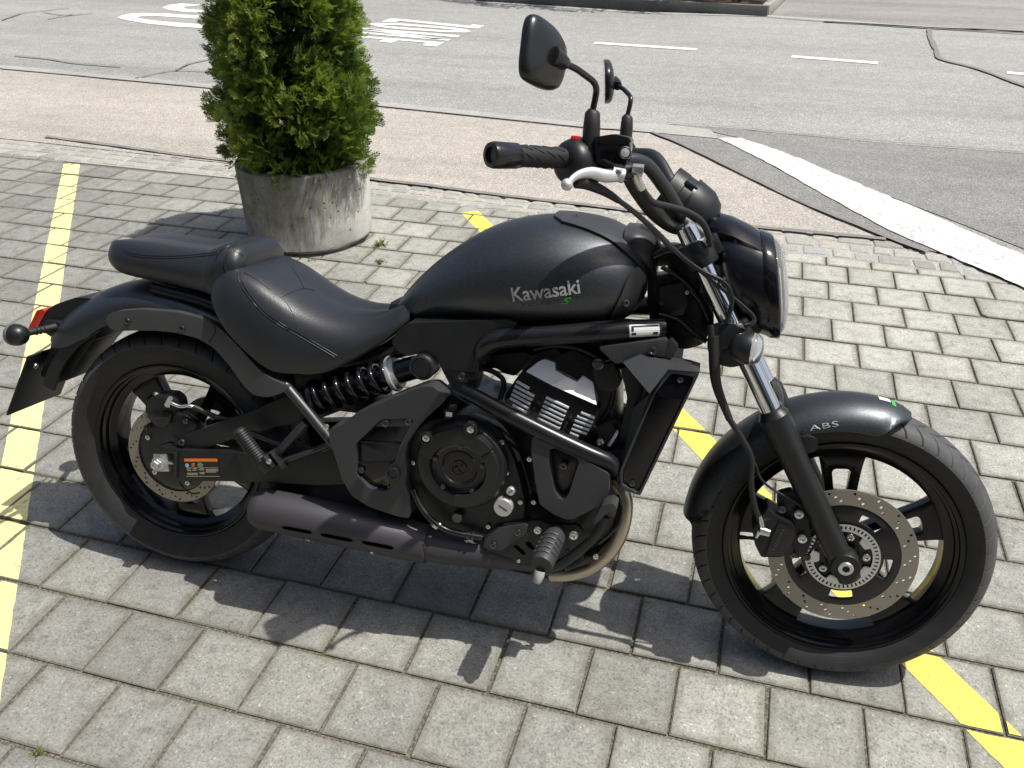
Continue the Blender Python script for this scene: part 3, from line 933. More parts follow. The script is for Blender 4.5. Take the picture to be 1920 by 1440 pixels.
def spray_proto(rng):
    """a flat fan of scale-leaved twigs, unit length"""
    Q = []
    def leaf(p, d, l, w):
        n = np.array([-d[1], d[0], 0]); e = p + d * l
        z = rng.uniform(-0.03, 0.03)
        Q.append([p - n * w * 0.35, p + d * l * 0.55 - n * w * 0.5 + [0, 0, z], e, p + d * l * 0.55 + n * w * 0.5 + [0, 0, z]])
    leaf(np.array([0., 0, 0]), np.array([1., 0, 0]), 1.0, 0.075)
    for k in range(6):
        t = 0.12 + 0.135 * k
        for s in (-1, 1):
            a = s * rng.uniform(0.55, 0.95); d = np.array([math.cos(a), math.sin(a), rng.uniform(-0.15, 0.15)])
            l = (0.62 - 0.5 * abs(t - 0.32)) * rng.uniform(0.6, 1.1)
            p = np.array([t + rng.uniform(-0.03, 0.03), 0, 0])
            leaf(p, d, l, 0.085)
            for j in range(1):
                b_ = a + rng.choice([-1, 1]) * rng.uniform(0.35, 0.7)
                leaf(p + d * l * rng.uniform(0.25, 0.7), np.array([math.cos(b_), math.sin(b_), rng.uniform(-0.2, 0.2)]), l * rng.uniform(0.35, 0.55), 0.08)
    return np.array(Q)

def scatter_sprays(P, D, size, tone, rng, protos):
    out, tn = [], []
    R_ = rand_rot(D, rng)
    which = rng.integers(0, len(protos), len(P))
    for k, pq in enumerate(protos):
        idx = np.where(which == k)[0]
        q = np.einsum('nij,qvj->nqvi', R_[idx], pq) * size[idx][:, None, None, None] + P[idx][:, None, None, :]
        out.append(q.reshape(-1, 4, 3)); tn.append(np.repeat(tone[idx], len(pq)) + rng.uniform(-0.06, 0.06, len(idx) * len(pq)))
    return np.concatenate(out), np.concatenate(tn)

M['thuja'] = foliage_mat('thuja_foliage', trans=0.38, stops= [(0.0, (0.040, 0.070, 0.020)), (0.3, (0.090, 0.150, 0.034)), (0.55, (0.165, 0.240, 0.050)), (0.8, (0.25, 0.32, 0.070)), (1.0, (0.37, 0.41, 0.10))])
M['twig'] = simple('brown_twig', (0.11, 0.07, 0.045), 0.9)
rng = np.random.default_rng(11)
tree = new_obj('thuja_tree', None, None, label='bushy green thuja conifer growing in the concrete planter', cat='tree')
tree.location = (POT[0], POT[1], 0.345)
obj('trunk', tube([(0, 0, -0.03), (0.01, 0.0, 0.3), (-0.01, 0.01, 0.7), (0.0, 0.0, 1.05)], [0.028, 0.022, 0.014, 0.005], 8, smooth_n=4), M['twig'], tree)
def crown_r(z):
    return np.interp(z, [0.0, 0.08, 0.2, 0.4, 0.6, 0.8, 0.95, 1.08, 1.16], [0.23, 0.29, 0.32, 0.325, 0.295, 0.275, 0.235, 0.15, 0.03])
clumps = []
for k in range(185):
    z = rng.uniform(0.0, 1.10); a = rng.uniform(0, 2 * math.pi)
    rr = crown_r(z) * rng.uniform(0.72, 1.04)
    clumps.append((rr * math.cos(a), rr * math.sin(a), z, rng.uniform(0.04, 0.078), rng.uniform(0.30, 0.95)))
clumps += [(0.33, -0.05, 0.06, 0.05, 0.6), (0.36, -0.10, 0.24, 0.045, 0.45), (0.35, -0.12, 0.40, 0.04, 0.5), (0.06, -0.27, 0.05, 0.05, 0.75), (-0.14, -0.30, 0.28, 0.06, 0.92), (-0.10, -0.30, 0.17, 0.05, 0.95), (0.24, -0.2, 0.42, 0.06, 0.8), (0.16, -0.25, 0.36, 0.06, 0.7)]
V, F = [], []
branch = []
for cx, cy, cz, cr, ct in clumps:
    st = np.array([0, 0, max(0.02, cz - 0.28)]); en = np.array([cx, cy, cz])
    md = (st + en) / 2 + np.array([0, 0, -0.02])
    branch.append(tube([st, md, en * 0.97], [0.007, 0.0045, 0.002], 5, smooth_n=3))
obj('branches', merge(*branch), M['twig'], tree, kind='stuff')
P, D, S_, T_ = [], [], [], []
for cx, cy, cz, cr, ct in clumps:
    n = int(96 * (cr / 0.07) ** 2)
    d = rng.normal(size=(n, 3)); d /= np.linalg.norm(d, axis=1, keepdims=True)
    rad = cr * rng.uniform(0.15, 1.0, (n, 1)) ** 0.6
    p = np.array([cx, cy, cz]) + d * rad * np.array([1, 1, 1.25])
    out = np.array([cx, cy, 0]); out = out / (np.linalg.norm(out) + 1e-6)
    D.append(d * 0.55 + out * 0.65 + np.array([0, 0, 0.45]) + rng.normal(size=(n, 3)) * 0.25); P.append(p)
    S_.append(rng.uniform(0.032, 0.060, n)); T_.append(np.clip(ct + rng.normal(0, 0.10, n), 0, 1))
n = 2600                                                  # inner, darker foliage
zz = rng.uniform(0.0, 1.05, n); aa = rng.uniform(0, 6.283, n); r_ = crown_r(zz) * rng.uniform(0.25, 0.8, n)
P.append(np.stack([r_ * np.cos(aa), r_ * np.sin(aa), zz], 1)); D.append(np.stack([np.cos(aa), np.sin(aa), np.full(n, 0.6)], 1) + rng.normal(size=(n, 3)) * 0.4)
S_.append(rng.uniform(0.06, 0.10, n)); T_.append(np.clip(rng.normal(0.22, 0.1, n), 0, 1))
protos = [spray_proto(rng) for _ in range(6)]
q, tn = scatter_sprays(np.concatenate(P), np.concatenate(D), np.concatenate(S_), np.concatenate(T_), rng, protos)
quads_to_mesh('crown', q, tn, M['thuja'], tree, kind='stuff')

# ------------------------------------------------------------------ planting bed across the road
bx, by = 1.515, 11.02
def at_bed(px, py): return G(px, py)
bed = new_obj('planting_bed', None, None, label='low dark concrete-edged planting bed across the road at the top edge', cat='planting bed')
obj('front_kerb', boxvf((bx - 2.2, by + 0.12, 0.06), (4.4, 0.10, 0.15), np.array(Matrix.Rotation(-0.10, 3, 'Z')), 0.008), M['kerb_shaded'], bed)
a_ = -0.10
def bedp(u, v, z=0.0):
    c, s = math.cos(a_), math.sin(a_)
    return np.array([bx + u * c - v * s, by - 0.10 + u * s + v * c, z])
bed.children[0].data.transform(Matrix.Identity(4))
bpy.data.objects.remove(bed.children[0])
Rb = np.array(Matrix.Rotation(a_, 3, 'Z'))
obj('kerb', boxvf(bedp(-2.06, 0.05, 0.055), (4.10, 0.10, 0.15), Rb, 0.008), M['kerb_shaded'], bed)
obj('kerb', boxvf(bedp(-0.05, 1.25, 0.056), (0.10, 2.28, 0.15), Rb, 0.008), M['kerb'], bed)
obj('soil', ([bedp(-4.1, 0.06, 0.09), bedp(-0.06, 0.06, 0.09), bedp(-0.06, 2.4, 0.11), bedp(-4.1, 2.4, 0.11)], [(0, 1, 2, 3)]), M['mulch'], bed, None)
M['shrub'] = foliage_mat('shrub_leaves', [(0.0, (0.012, 0.026, 0.008)), (0.4, (0.03, 0.06, 0.014)), (0.75, (0.06, 0.10, 0.02)), (1.0, (0.12, 0.05, 0.03))], 0.25)
def leaf_proto(rng):
    Q = []
    for k in range(14):
        t = rng.uniform(0, 1); a = rng.uniform(-1.2, 1.2); d = np.array([math.cos(a), math.sin(a), rng.uniform(-0.5, 0.7)]); d /= np.linalg.norm(d)
        n = np.cross(d, rng.normal(size=3)); n /= np.linalg.norm(n); p = np.array([t * 0.8, 0, 0.0]); l = rng.uniform(0.3, 0.5)
        Q.append([p, p + d * l * 0.5 - n * l * 0.24, p + d * l, p + d * l * 0.5 + n * l * 0.24])
    return np.array(Q)
lp = [leaf_proto(rng) for _ in range(4)]
def shrub(loc, r, h, n, label, low=0.0, tone0=0.35):
    root = new_obj('shrub', None, None, label=label, cat='shrub', group='shrubs in the bed across the road'); root.location = loc
    d = rng.normal(size=(n, 3)); d[:, 2] = np.abs(d[:, 2]) * 0.9 - 0.15; d /= np.linalg.norm(d, axis=1, keepdims=True)
    rad = rng.uniform(0.45, 1.0, n) ** 0.5 * (1 + 0.18 * np.sin(3 * np.arctan2(d[:, 1], d[:, 0]) + loc[0]))
    p = d * rad[:, None] * np.array([r, r, h * 0.5]) + np.array([0, 0, h * 0.5]); p[:, 2] = np.maximum(p[:, 2], low + 0.02)
    q, tn = scatter_sprays(p, d + rng.normal(size=(n, 3)) * 0.5, rng.uniform(0.07, 0.12, n), np.clip(rng.normal(tone0, 0.16, n), 0, 0.9), rng, lp)
    quads_to_mesh('crown', q, tn, M['shrub'], root, kind='stuff')
    st = []
    for k in range(6):
        a = k * 1.05; st.append(tube([(0.03 * math.cos(a), 0.03 * math.sin(a), -0.03), (0.4 * r * math.cos(a), 0.4 * r * math.sin(a), h * 0.45), (0.7 * r * math.cos(a), 0.7 * r * math.sin(a), h * 0.75)], [0.012, 0.009, 0.004], 5, smooth_n=3))
    obj('stems', merge(*st), M['twig'], root)
for i, (u, v, r_, h, lb) in enumerate(((-0.5, 0.55, 0.45, 0.7, 'dark green shrub at the right end of the bed across the road'), (-1.35, 0.50, 0.62, 1.0, 'dark green shrub second from the right end of the far bed'),
                                   (-2.3, 0.42, 0.75, 1.5, 'dark green shrub in the middle of the far planting bed'), (-3.3, 0.42, 0.8, 1.7, 'dark green shrub near the left end of the far planting bed'))):
    p = bedp(u, v, 0.09); shrub(tuple(p), r_, h, 700, lb, (0.0, 0.3, 0.45, 0.45)[i])
# a hedge further left along the far pavement (its shade falls on the road)
for i, (x, y, r_, h) in enumerate(((-3.6, 12.05, 0.85, 2.0), (-5.2, 12.3, 0.9, 2.0))):
    shrub((x, y, 0), r_, h, 700, ('tall hedge shrub across the road whose shade reaches the kerb', 'tall hedge shrub across the road left of the planting bed')[i], 0.05)

# unseen building added behind the viewpoint to darken the bike's reflections and sky light
M['render'] = asphalt('facade_render', [(0.0, (0.34, 0.33, 0.31)), (0.5, (0.38, 0.37, 0.345)), (1.0, (0.42, 0.41, 0.385))], grain=0.2)
M['pane'] = simple('added_building_glass', (0.012, 0.014, 0.016), 0.04)
M['win_frame'] = simple('dark_window_frame', (0.05, 0.05, 0.052), 0.4)
added_shop = new_obj('added_building', None, None, label='unseen building with dark windows, added behind the viewpoint for reflections', cat='building')
added_shop.location = (1.0, -6.4, 0)
obj('wall', boxvf((0, -0.25, 3.1), (26, 0.5, 6.2), None, 0.01), M['render'], added_shop, None)
obj('roof', boxvf((0, -0.3, 6.3), (26.8, 1.6, 0.22), None, 0.01), M['win_frame'], added_shop, None)
for k in range(7):
    for z0, z1 in ((0.35, 2.7), (3.6, 5.2)):
        cxw = -10.5 + 3.5 * k
        w_ = obj('window', boxvf((cxw, 0.02, (z0 + z1) / 2), (2.9, 0.08, z1 - z0), None, 0.01), M['win_frame'], added_shop, None)
        for q in (-0.71, 0.71):
            obj('pane', boxvf((cxw + q, 0.055, (z0 + z1) / 2), (1.3, 0.03, z1 - z0 - 0.14), None, 0.0), M['pane'], w_, None)

# weeds growing in the joints
M['weed'] = foliage_mat('weed_leaves', [(0.0, (0.05, 0.09, 0.02)), (0.5, (0.11, 0.17, 0.04)), (1.0, (0.22, 0.22, 0.07))], 0.3)
def weed(px, py, n, s, label):
    x, y = G(px, py)
    Q = []
    for k in range(n):
        a = rng.uniform(0, 6.283); el = rng.uniform(0.25, 1.2); l = s * rng.uniform(0.5, 1.1); w = s * rng.uniform(0.05, 0.10)
        d = np.array([math.cos(a) * math.cos(el), math.sin(a) * math.cos(el), math.sin(el)]); sd = np.array([-math.sin(a), math.cos(a), 0])
        p = np.array([rng.normal(0, s * 0.16), rng.normal(0, s * 0.10), -0.008]); m_ = p + d * l * 0.55; e = p + d * l + np.array([0, 0, -0.25 * l])
        Q.append([p, m_ - sd * w, e, m_ + sd * w])
    o = quads_to_mesh('weed', np.array(Q), rng.uniform(0.1, 1.0, n), M['weed'], None, label=label, cat='weed', group='weeds in the paving joints')
    o.location = (x, y, 0)
weed(713, 461, 60, 0.055, 'small green weed beside the right foot of the planter')
weed(713, 492, 40, 0.042, 'smaller green weed just in front of the planter weed')
weed(583, 489, 18, 0.03, 'tiny weed right at the front of the planter base')
weed(70, 1411, 40, 0.026, 'small weed in a joint at the lower left corner')
weed(425, 1177, 26, 0.016, 'tiny yellowish weed in a joint below the rear wheel')

# ------------------------------------------------------------------ motorcycle (built in its own frame: x forward, y to its left, z up)
PSI, PHI = 0.04416079, -0.23893302                     # heading, lean onto the side stand
BO = np.array([0.31934701, 0.02247904, 0.0])
_rz = np.array([[math.cos(PSI), -math.sin(PSI), 0], [math.sin(PSI), math.cos(PSI), 0], [0, 0, 1]])
_rx = np.array([[1, 0, 0], [0, math.cos(PHI), -math.sin(PHI)], [0, math.sin(PHI), math.cos(PHI)]])
MB = _rz @ _rx
CB = MB.T @ (CAM - BO)

def B(px, py, y):
    """point of the machine's lateral plane y (its own frame) for a picture position"""
    d = MB.T @ ray(px, py)
    return CB + d * ((y - CB[1]) / d[1])

def B2(px, py, y):
    p = B(px, py, y)
    return (float(p[0]), float(p[2]))

bike = new_obj('motorcycle', None, None, label='matt black cruiser motorcycle leaning on its side stand across the parking line', cat='motorcycle')
bike.matrix_world = Matrix([[*MB[0], BO[0]], [*MB[1], BO[1]], [*MB[2], BO[2]], [0, 0, 0, 1]])

# materials of the machine
def tank_paint():
    m, nt, b = mat_base('flat_black_metallic')
    L = nt.links
    tc = N(nt, 'ShaderNodeTexCoord')
    v = N(nt, 'ShaderNodeTexVoronoi', Scale=1100.0); L.new(tc.outputs['Object'], v.inputs['Vector'])
    L.new(ramp(nt, v.outputs['Color'], [(0.0, (0.058, 0.063, 0.070)), (0.8, (0.085, 0.092, 0.101)), (1.0, (0.20, 0.21, 0.225))]), b.inputs['Base Color'])
    b.inputs['Metallic'].default_value = 0.85
    b.inputs['Roughness'].default_value = 0.42
    b.inputs['Coat Weight'].default_value = 0.06; b.inputs['Coat Roughness'].default_value = 0.22
    bp = N(nt, 'ShaderNodeBump', Strength=0.06, Distance=0.0005); L.new(v.outputs['Distance'], bp.inputs['Height']); L.new(bp.outputs[0], b.inputs['Normal'])
    return m

def leather():
    m, nt, b = mat_base('seat_vinyl')
    L = nt.links
    tc = N(nt, 'ShaderNodeTexCoord')
    v = N(nt, 'ShaderNodeTexVoronoi', Scale=420.0); L.new(tc.outputs['Object'], v.inputs['Vector'])
    n = N(nt, 'ShaderNodeTexNoise', Scale=9.0, Detail=6.0); L.new(tc.outputs['Object'], n.inputs['Vector'])
    L.new(ramp(nt, n.outputs['Fac'], [(0.3, (0.012, 0.0135, 0.017)), (0.7, (0.017, 0.019, 0.0235))]), b.inputs['Base Color'])
    b.inputs['Roughness'].default_value = 0.40
    b.inputs['Specular IOR Level'].default_value = 0.6
    bp = N(nt, 'ShaderNodeBump', Strength=0.35, Distance=0.0006); L.new(v.outputs['Distance'], bp.inputs['Height']); L.new(bp.outputs[0], b.inputs['Normal'])
    return m

def tyre_mat(name, R_, half, ngroove):
    m, nt, b = mat_base(name)
    L = nt.links
    tc = N(nt, 'ShaderNodeTexCoord'); sx = N(nt, 'ShaderNodeSeparateXYZ'); L.new(tc.outputs['Object'], sx.inputs[0])
    rad = math_n(nt, 'SQRT', math_n(nt, 'ADD', math_n(nt, 'MULTIPLY', sx.outputs['X'], sx.outputs['X']), math_n(nt, 'MULTIPLY', sx.outputs['Z'], sx.outputs['Z'])))
    n = N(nt, 'ShaderNodeTexNoise', Scale=30.0, Detail=8.0, Roughness=0.7); L.new(tc.outputs['Object'], n.inputs['Vector'])
    c = ramp(nt, n.outputs['Fac'], [(0.3, (0.018, 0.018, 0.019)), (0.7, (0.030, 0.030, 0.031))])
    ta = N(nt, 'ShaderNodeAttribute', attribute_name='tread'); ga_ = N(nt, 'ShaderNodeAttribute', attribute_name='groove')
    worn = ramp(nt, n.outputs['Fac'], [(0.3, (0.050, 0.051, 0.054)), (0.7, (0.078, 0.079, 0.082))])
    c = mix(nt, ta.outputs['Fac'], c, worn)
    L.new(mix(nt, ga_.outputs['Fac'], c, (0.008, 0.008, 0.008)), b.inputs['Base Color'])
    b.inputs['Roughness'].default_value = 0.62
    b.inputs['Specular IOR Level'].default_value = 0.4
    # moulded ribs on the sidewall
    rw = math_n(nt, 'MULTIPLY', math_n(nt, 'SINE', math_n(nt, 'MULTIPLY', rad, 1400.0)), math_n(nt, 'LESS_THAN', rad, R_ - 0.045))
    hh = math_n(nt, 'MULTIPLY', rw, 0.02)
    bp = N(nt, 'ShaderNodeBump', Strength=1.0, Distance=0.004); L.new(hh, bp.inputs['Height']); L.new(bp.outputs[0], b.inputs['Normal'])
    return m

def disc_mat():
    m, nt, b = mat_base('brake_disc_steel')
    L = nt.links
    tc = N(nt, 'ShaderNodeTexCoord'); sx = N(nt, 'ShaderNodeSeparateXYZ'); L.new(tc.outputs['Object'], sx.inputs[0])
    rad = math_n(nt, 'SQRT', math_n(nt, 'ADD', math_n(nt, 'MULTIPLY', sx.outputs['X'], sx.outputs['X']), math_n(nt, 'MULTIPLY', sx.outputs['Z'], sx.outputs['Z'])))
    cb = N(nt, 'ShaderNodeCombineXYZ'); L.new(math_n(nt, 'MULTIPLY', rad, 900.0), cb.inputs[0])
    n = N(nt, 'ShaderNodeTexNoise', Scale=1.0, Detail=3.0); L.new(cb.outputs[0], n.inputs['Vector'])
    L.new(ramp(nt, n.outputs['Fac'], [(0.3, (0.30, 0.27, 0.235)), (0.7, (0.43, 0.395, 0.345))]), b.inputs['Base Color'])
    b.inputs['Metallic'].default_value = 0.85; b.inputs['Roughness'].default_value = 0.48
    return m

M['tank'] = tank_paint()
M['leather'] = leather()
M['satin'] = simple('satin_dark_grey', (0.060, 0.062, 0.066), 0.38, 0.65, vary=0.06)
M['frame'] = simple('frame_black', (0.036, 0.037, 0.040), 0.28, 0.7, vary=0.05)
M['plastic'] = simple('black_plastic', (0.0092, 0.0102, 0.0118), 0.42, bump=0.12, bump_scale=900, vary=0.08)
M['plastic_l'] = simple('moulded_grey_plastic', (0.036, 0.038, 0.042), 0.42, bump=0.10, bump_scale=900, vary=0.05)
M['gloss'] = simple('gloss_black', (0.005, 0.005, 0.007), 0.10, 0.0)
M['semi'] = simple('semi_gloss_black', (0.008, 0.008, 0.009), 0.30, 0.0, coat=0.2, vary=0.08)
M['rubber'] = simple('rubber', (0.012, 0.012, 0.0125), 0.55, bump=0.1)
M['alloy'] = simple('bare_aluminium', (0.62, 0.63, 0.63), 0.5, 0.7, vary=0.08)
M['fin'] = simple('machined_fin', (0.72, 0.74, 0.75), 0.5, 0.35)
M['lamp_shell'] = simple('lamp_shell_black', (0.006, 0.0065, 0.009), 0.26, 0.0, coat=0.15)
M['strut'] = simple('strut_satin_grey', (0.085, 0.086, 0.088), 0.44, 0.45, vary=0.04)
M['void'] = simple('slot_shade_black', (0.002, 0.002, 0.002), 1.0, spec=0.0)
M['cover'] = simple('engine_cover_satin', (0.034, 0.0345, 0.036), 0.36, 0.5, vary=0.05)
M['chrome'] = simple('chrome', (0.78, 0.79, 0.80), 0.06, 1.0)
M['steel'] = simple('plated_steel', (0.68, 0.685, 0.67), 0.26, 0.9)
M['boltdark'] = simple('dark_bolt', (0.12, 0.122, 0.125), 0.30, 0.9)
M['exhaust'] = simple('exhaust_heat_black', (0.060, 0.058, 0.066), 0.55, 0.4, vary=0.05)
M['header'] = simple('stainless_header', (0.50, 0.43, 0.35), 0.33, 0.95, vary=0.1)
M['disc'] = disc_mat()
M['wheel'] = simple('wheel_black', (0.004, 0.004, 0.005), 0.16, 0.0, spec=0.4, vary=0.04)
M['mirror'] = simple('mirror_glass', (0.85, 0.86, 0.87), 0.02, 1.0)
M['red_button'] = simple('red_switch', (0.55, 0.02, 0.025), 0.35)
M['red_lens'] = simple('red_tail_lens', (0.50, 0.030, 0.012), 0.15, coat=0.6)
M['label_w'] = simple('white_label', (0.72, 0.73, 0.72), 0.35)
M['label_k'] = simple('label_black', (0.012, 0.012, 0.012), 0.35)
M['orange'] = simple('orange_print', (0.80, 0.20, 0.02), 0.45)
M['blue'] = simple('blue_print', (0.25, 0.48, 0.68), 0.45)
M['tan_print'] = simple('tan_print', (0.42, 0.37, 0.26), 0.5)
M['green'] = simple('green_print', (0.03, 0.42, 0.04), 0.4)
M['silver_print'] = simple('silver_print', (0.40, 0.405, 0.41), 0.45, 0.2)
M['dark_print'] = simple('dark_print', (0.05, 0.052, 0.053), 0.4, 0.2)
M['gum'] = simple('footpeg_rubber', (0.035, 0.037, 0.040), 0.5)
M['peg_tip'] = simple('peg_feeler_grey', (0.42, 0.43, 0.40), 0.6)
M['forkleg'] = simple('fork_leg_black', (0.013, 0.0132, 0.014), 0.42, 0.1, vary=0.04)
gl, nt_, b_ = mat_base('clear_lens')
b_.inputs['Base Color'].default_value = (0.92, 0.93, 0.93, 1); b_.inputs['Roughness'].default_value = 0.05; b_.inputs['Transmission Weight'].default_value = 0.85; b_.inputs['IOR'].default_value = 1.3
M['lens'] = gl
M['reflector'] = simple('lamp_reflector', (0.75, 0.73, 0.72), 0.22, 0.85)

BOLT = {}
def bolt_mesh(kind):
    if kind in BOLT: return BOLT[kind]
    # unit radius socket-head bolt, axis +h
    prof = [(1.0, 0.0), (1.0, 0.45), (0.93, 0.6), (0.8, 0.66), (0.5, 0.66), (0.46, 0.62), (0.44, 0.25), (0.0, 0.25)]
    V, F = lathe(prof, (0, 0, 0), (0, -1, 0), 14)
    me = mesh_from(V, F, 40, 'bolt'); BOLT[kind] = me
    me.materials.append(M[kind])
    return me
def bolt(p, r, mat='boltdark', parent=None, name='bolt', axis=None):
    o = new_obj(name, bolt_mesh(mat), None, parent or bike)
    o.location = tuple(map(float, p)); o.scale = (r, r, r)
    if axis is not None:
        o.rotation_euler = Vector((0, -1, 0)).rotation_difference(Vector(axis)).to_euler()
    return o
def boltpx(px, py, y, r, mat='boltdark', parent=None, name='bolt'):
    return bolt(B(px, py, y), r, mat, parent, name)

def pp(name, pxs, y, thick, mat, parent=None, holes=(), bevel=0.004, r=0.0, seg=2, smooth=40):
    """plate traced as an outline on the lateral plane y, running inwards by thick"""
    out = round_poly([(*B2(p[0], p[1], y), *p[2:]) for p in pxs], r)
    hs = [round_poly([(*B2(p[0], p[1], y), *p[2:]) for p in h], r) for h in holes]
    return obj(name, plate(out, y + thick, y, hs, bevel, bevel_seg=seg), mat, parent or bike, smooth)

def ppts(l, y): return [B(p[0], p[1], p[2] if len(p) > 2 else y) for p in l]
def ptube(name, l, r, mat, y=None, parent=None, seg=12, n=6):
    return obj(name, tube(ppts(l, y), r, seg, smooth_n=n), mat, parent or bike, 50)
def cyl(name, c, axis, prof, mat, parent=None, seg=32, smooth=35):
    return obj(name, lathe(prof, c, axis, seg), mat, parent or bike, smooth)
RIGHT = (0, -1, 0)

# ---------------- wheels
def arc_pts(r, a0, a1, n): return [(r * math.cos(a0 + (a1 - a0) * k / n), r * math.sin(a0 + (a1 - a0) * k / n)) for k in range(n + 1)]
def circle_pts(c, r, n): return [(c[0] + r * math.cos(2 * math.pi * k / n), c[1] + r * math.sin(2 * math.pi * k / n)) for k in range(n)]

def tyre_mesh(tread, wall, R_, half, ng, na, mat, parent):
    """tread: (r, y) from the crown to the shoulder; wall: shoulder to bead; grooves are cut into the tread"""
    tc_ = catmull([np.array([p[0], p[1], 0]) for p in tread], 8)
    L_ = np.concatenate([[0], np.cumsum([np.linalg.norm(tc_[k + 1] - tc_[k]) for k in range(len(tc_) - 1)])])
    nt_ = 46
    q = np.linspace(0, L_[-1], nt_)
    hr = np.interp(q, L_, [p[0] for p in tc_]); hy = np.interp(q, L_, [p[1] for p in tc_]); ht = q / L_[-1]
    wc = catmull([np.array([p[0], p[1], 0]) for p in wall], 4)
    hr = np.concatenate([hr, [p[0] for p in wc[1:]]]); hy = np.concatenate([hy, [p[1] for p in wc[1:]]]); ht = np.concatenate([ht, np.full(len(wc) - 1, 2.0)])
    r = np.concatenate([hr[::-1], hr[1:]]); y = np.concatenate([-hy[::-1], hy[1:]]); t = np.concatenate([ht[::-1], ht[1:]])
    n = len(r)
    a = np.linspace(0, 2 * math.pi, na, endpoint=False)
    per = 2 * math.pi * R_ / ng
    sarc = (-a * R_)[:, None] / per + np.where(y < 0, 0.0, 0.5)[None, :]      # in periods, forward positive
    tt = np.broadcast_to(t[None, :], sarc.shape)
    Lt = L_[-1]
    strokes = [((-0.5, 0.27), (-0.25, 0.34)), ((-0.25, 0.34), (0.0, 0.38)), ((0.0, 0.38), (0.35, 0.33)), ((0.35, 0.33), (0.62, 0.21)), ((0.62, 0.21), (0.86, 0.07)), ((0.19, 0.44), (0.45, 0.60)), ((0.45, 0.60), (0.66, 0.76)), ((0.66, 0.76), (0.80, 0.93))]
    dist = np.full(sarc.shape, 1.0)
    for (s0, t0), (s1, t1) in strokes:
        sm = 0.5 * (s0 + s1)
        ds = (sarc - sm + 0.5) % 1.0 - 0.5
        px, py = ds * per, (tt - 0.5 * (t0 + t1)) * Lt
        ex, ey = (s1 - s0) * per, (t1 - t0) * Lt
        k = np.clip((px * ex + py * ey) / (ex * ex + ey * ey), -0.5, 0.5)
        dist = np.minimum(dist, np.hypot(px - k * ex, py - k * ey))
    g = np.clip((0.0021 - dist) / 0.0012, 0, 1) * (tt < 1.0)
    rr = r[None, :] - 0.0036 * g
    V = np.stack([rr * np.cos(a)[:, None], np.broadcast_to(y[None, :], rr.shape), rr * np.sin(a)[:, None]], -1).reshape(-1, 3)
    i0 = np.arange(na)[:, None] * n + np.arange(n - 1)[None, :]; i1 = ((np.arange(na) + 1) % na)[:, None] * n + np.arange(n - 1)[None, :]
    Fq = np.stack([i0, i0 + 1, i1 + 1, i1], -1).reshape(-1, 4)
    me = bpy.data.meshes.new('tyre')
    me.vertices.add(len(V)); me.vertices.foreach_set('co', V.astype(np.float32).reshape(-1))
    me.loops.add(Fq.size); me.loops.foreach_set('vertex_index', Fq.astype(np.int32).reshape(-1))
    me.polygons.add(len(Fq)); me.polygons.foreach_set('loop_start', np.arange(0, Fq.size, 4, dtype=np.int32)); me.polygons.foreach_set('loop_total', np.full(len(Fq), 4, np.int32))
    me.polygons.foreach_set('use_smooth', np.ones(len(Fq), bool))
    me.update(calc_edges=True)
    me.attributes.new('groove', 'FLOAT', 'POINT').data.foreach_set('value', g.astype(np.float32).reshape(-1))
    me.attributes.new('tread', 'FLOAT', 'POINT').data.foreach_set('value', np.broadcast_to((t < 1.01).astype(np.float32)[None, :], rr.shape).reshape(-1))
    return new_obj('tyre', me, mat, parent)

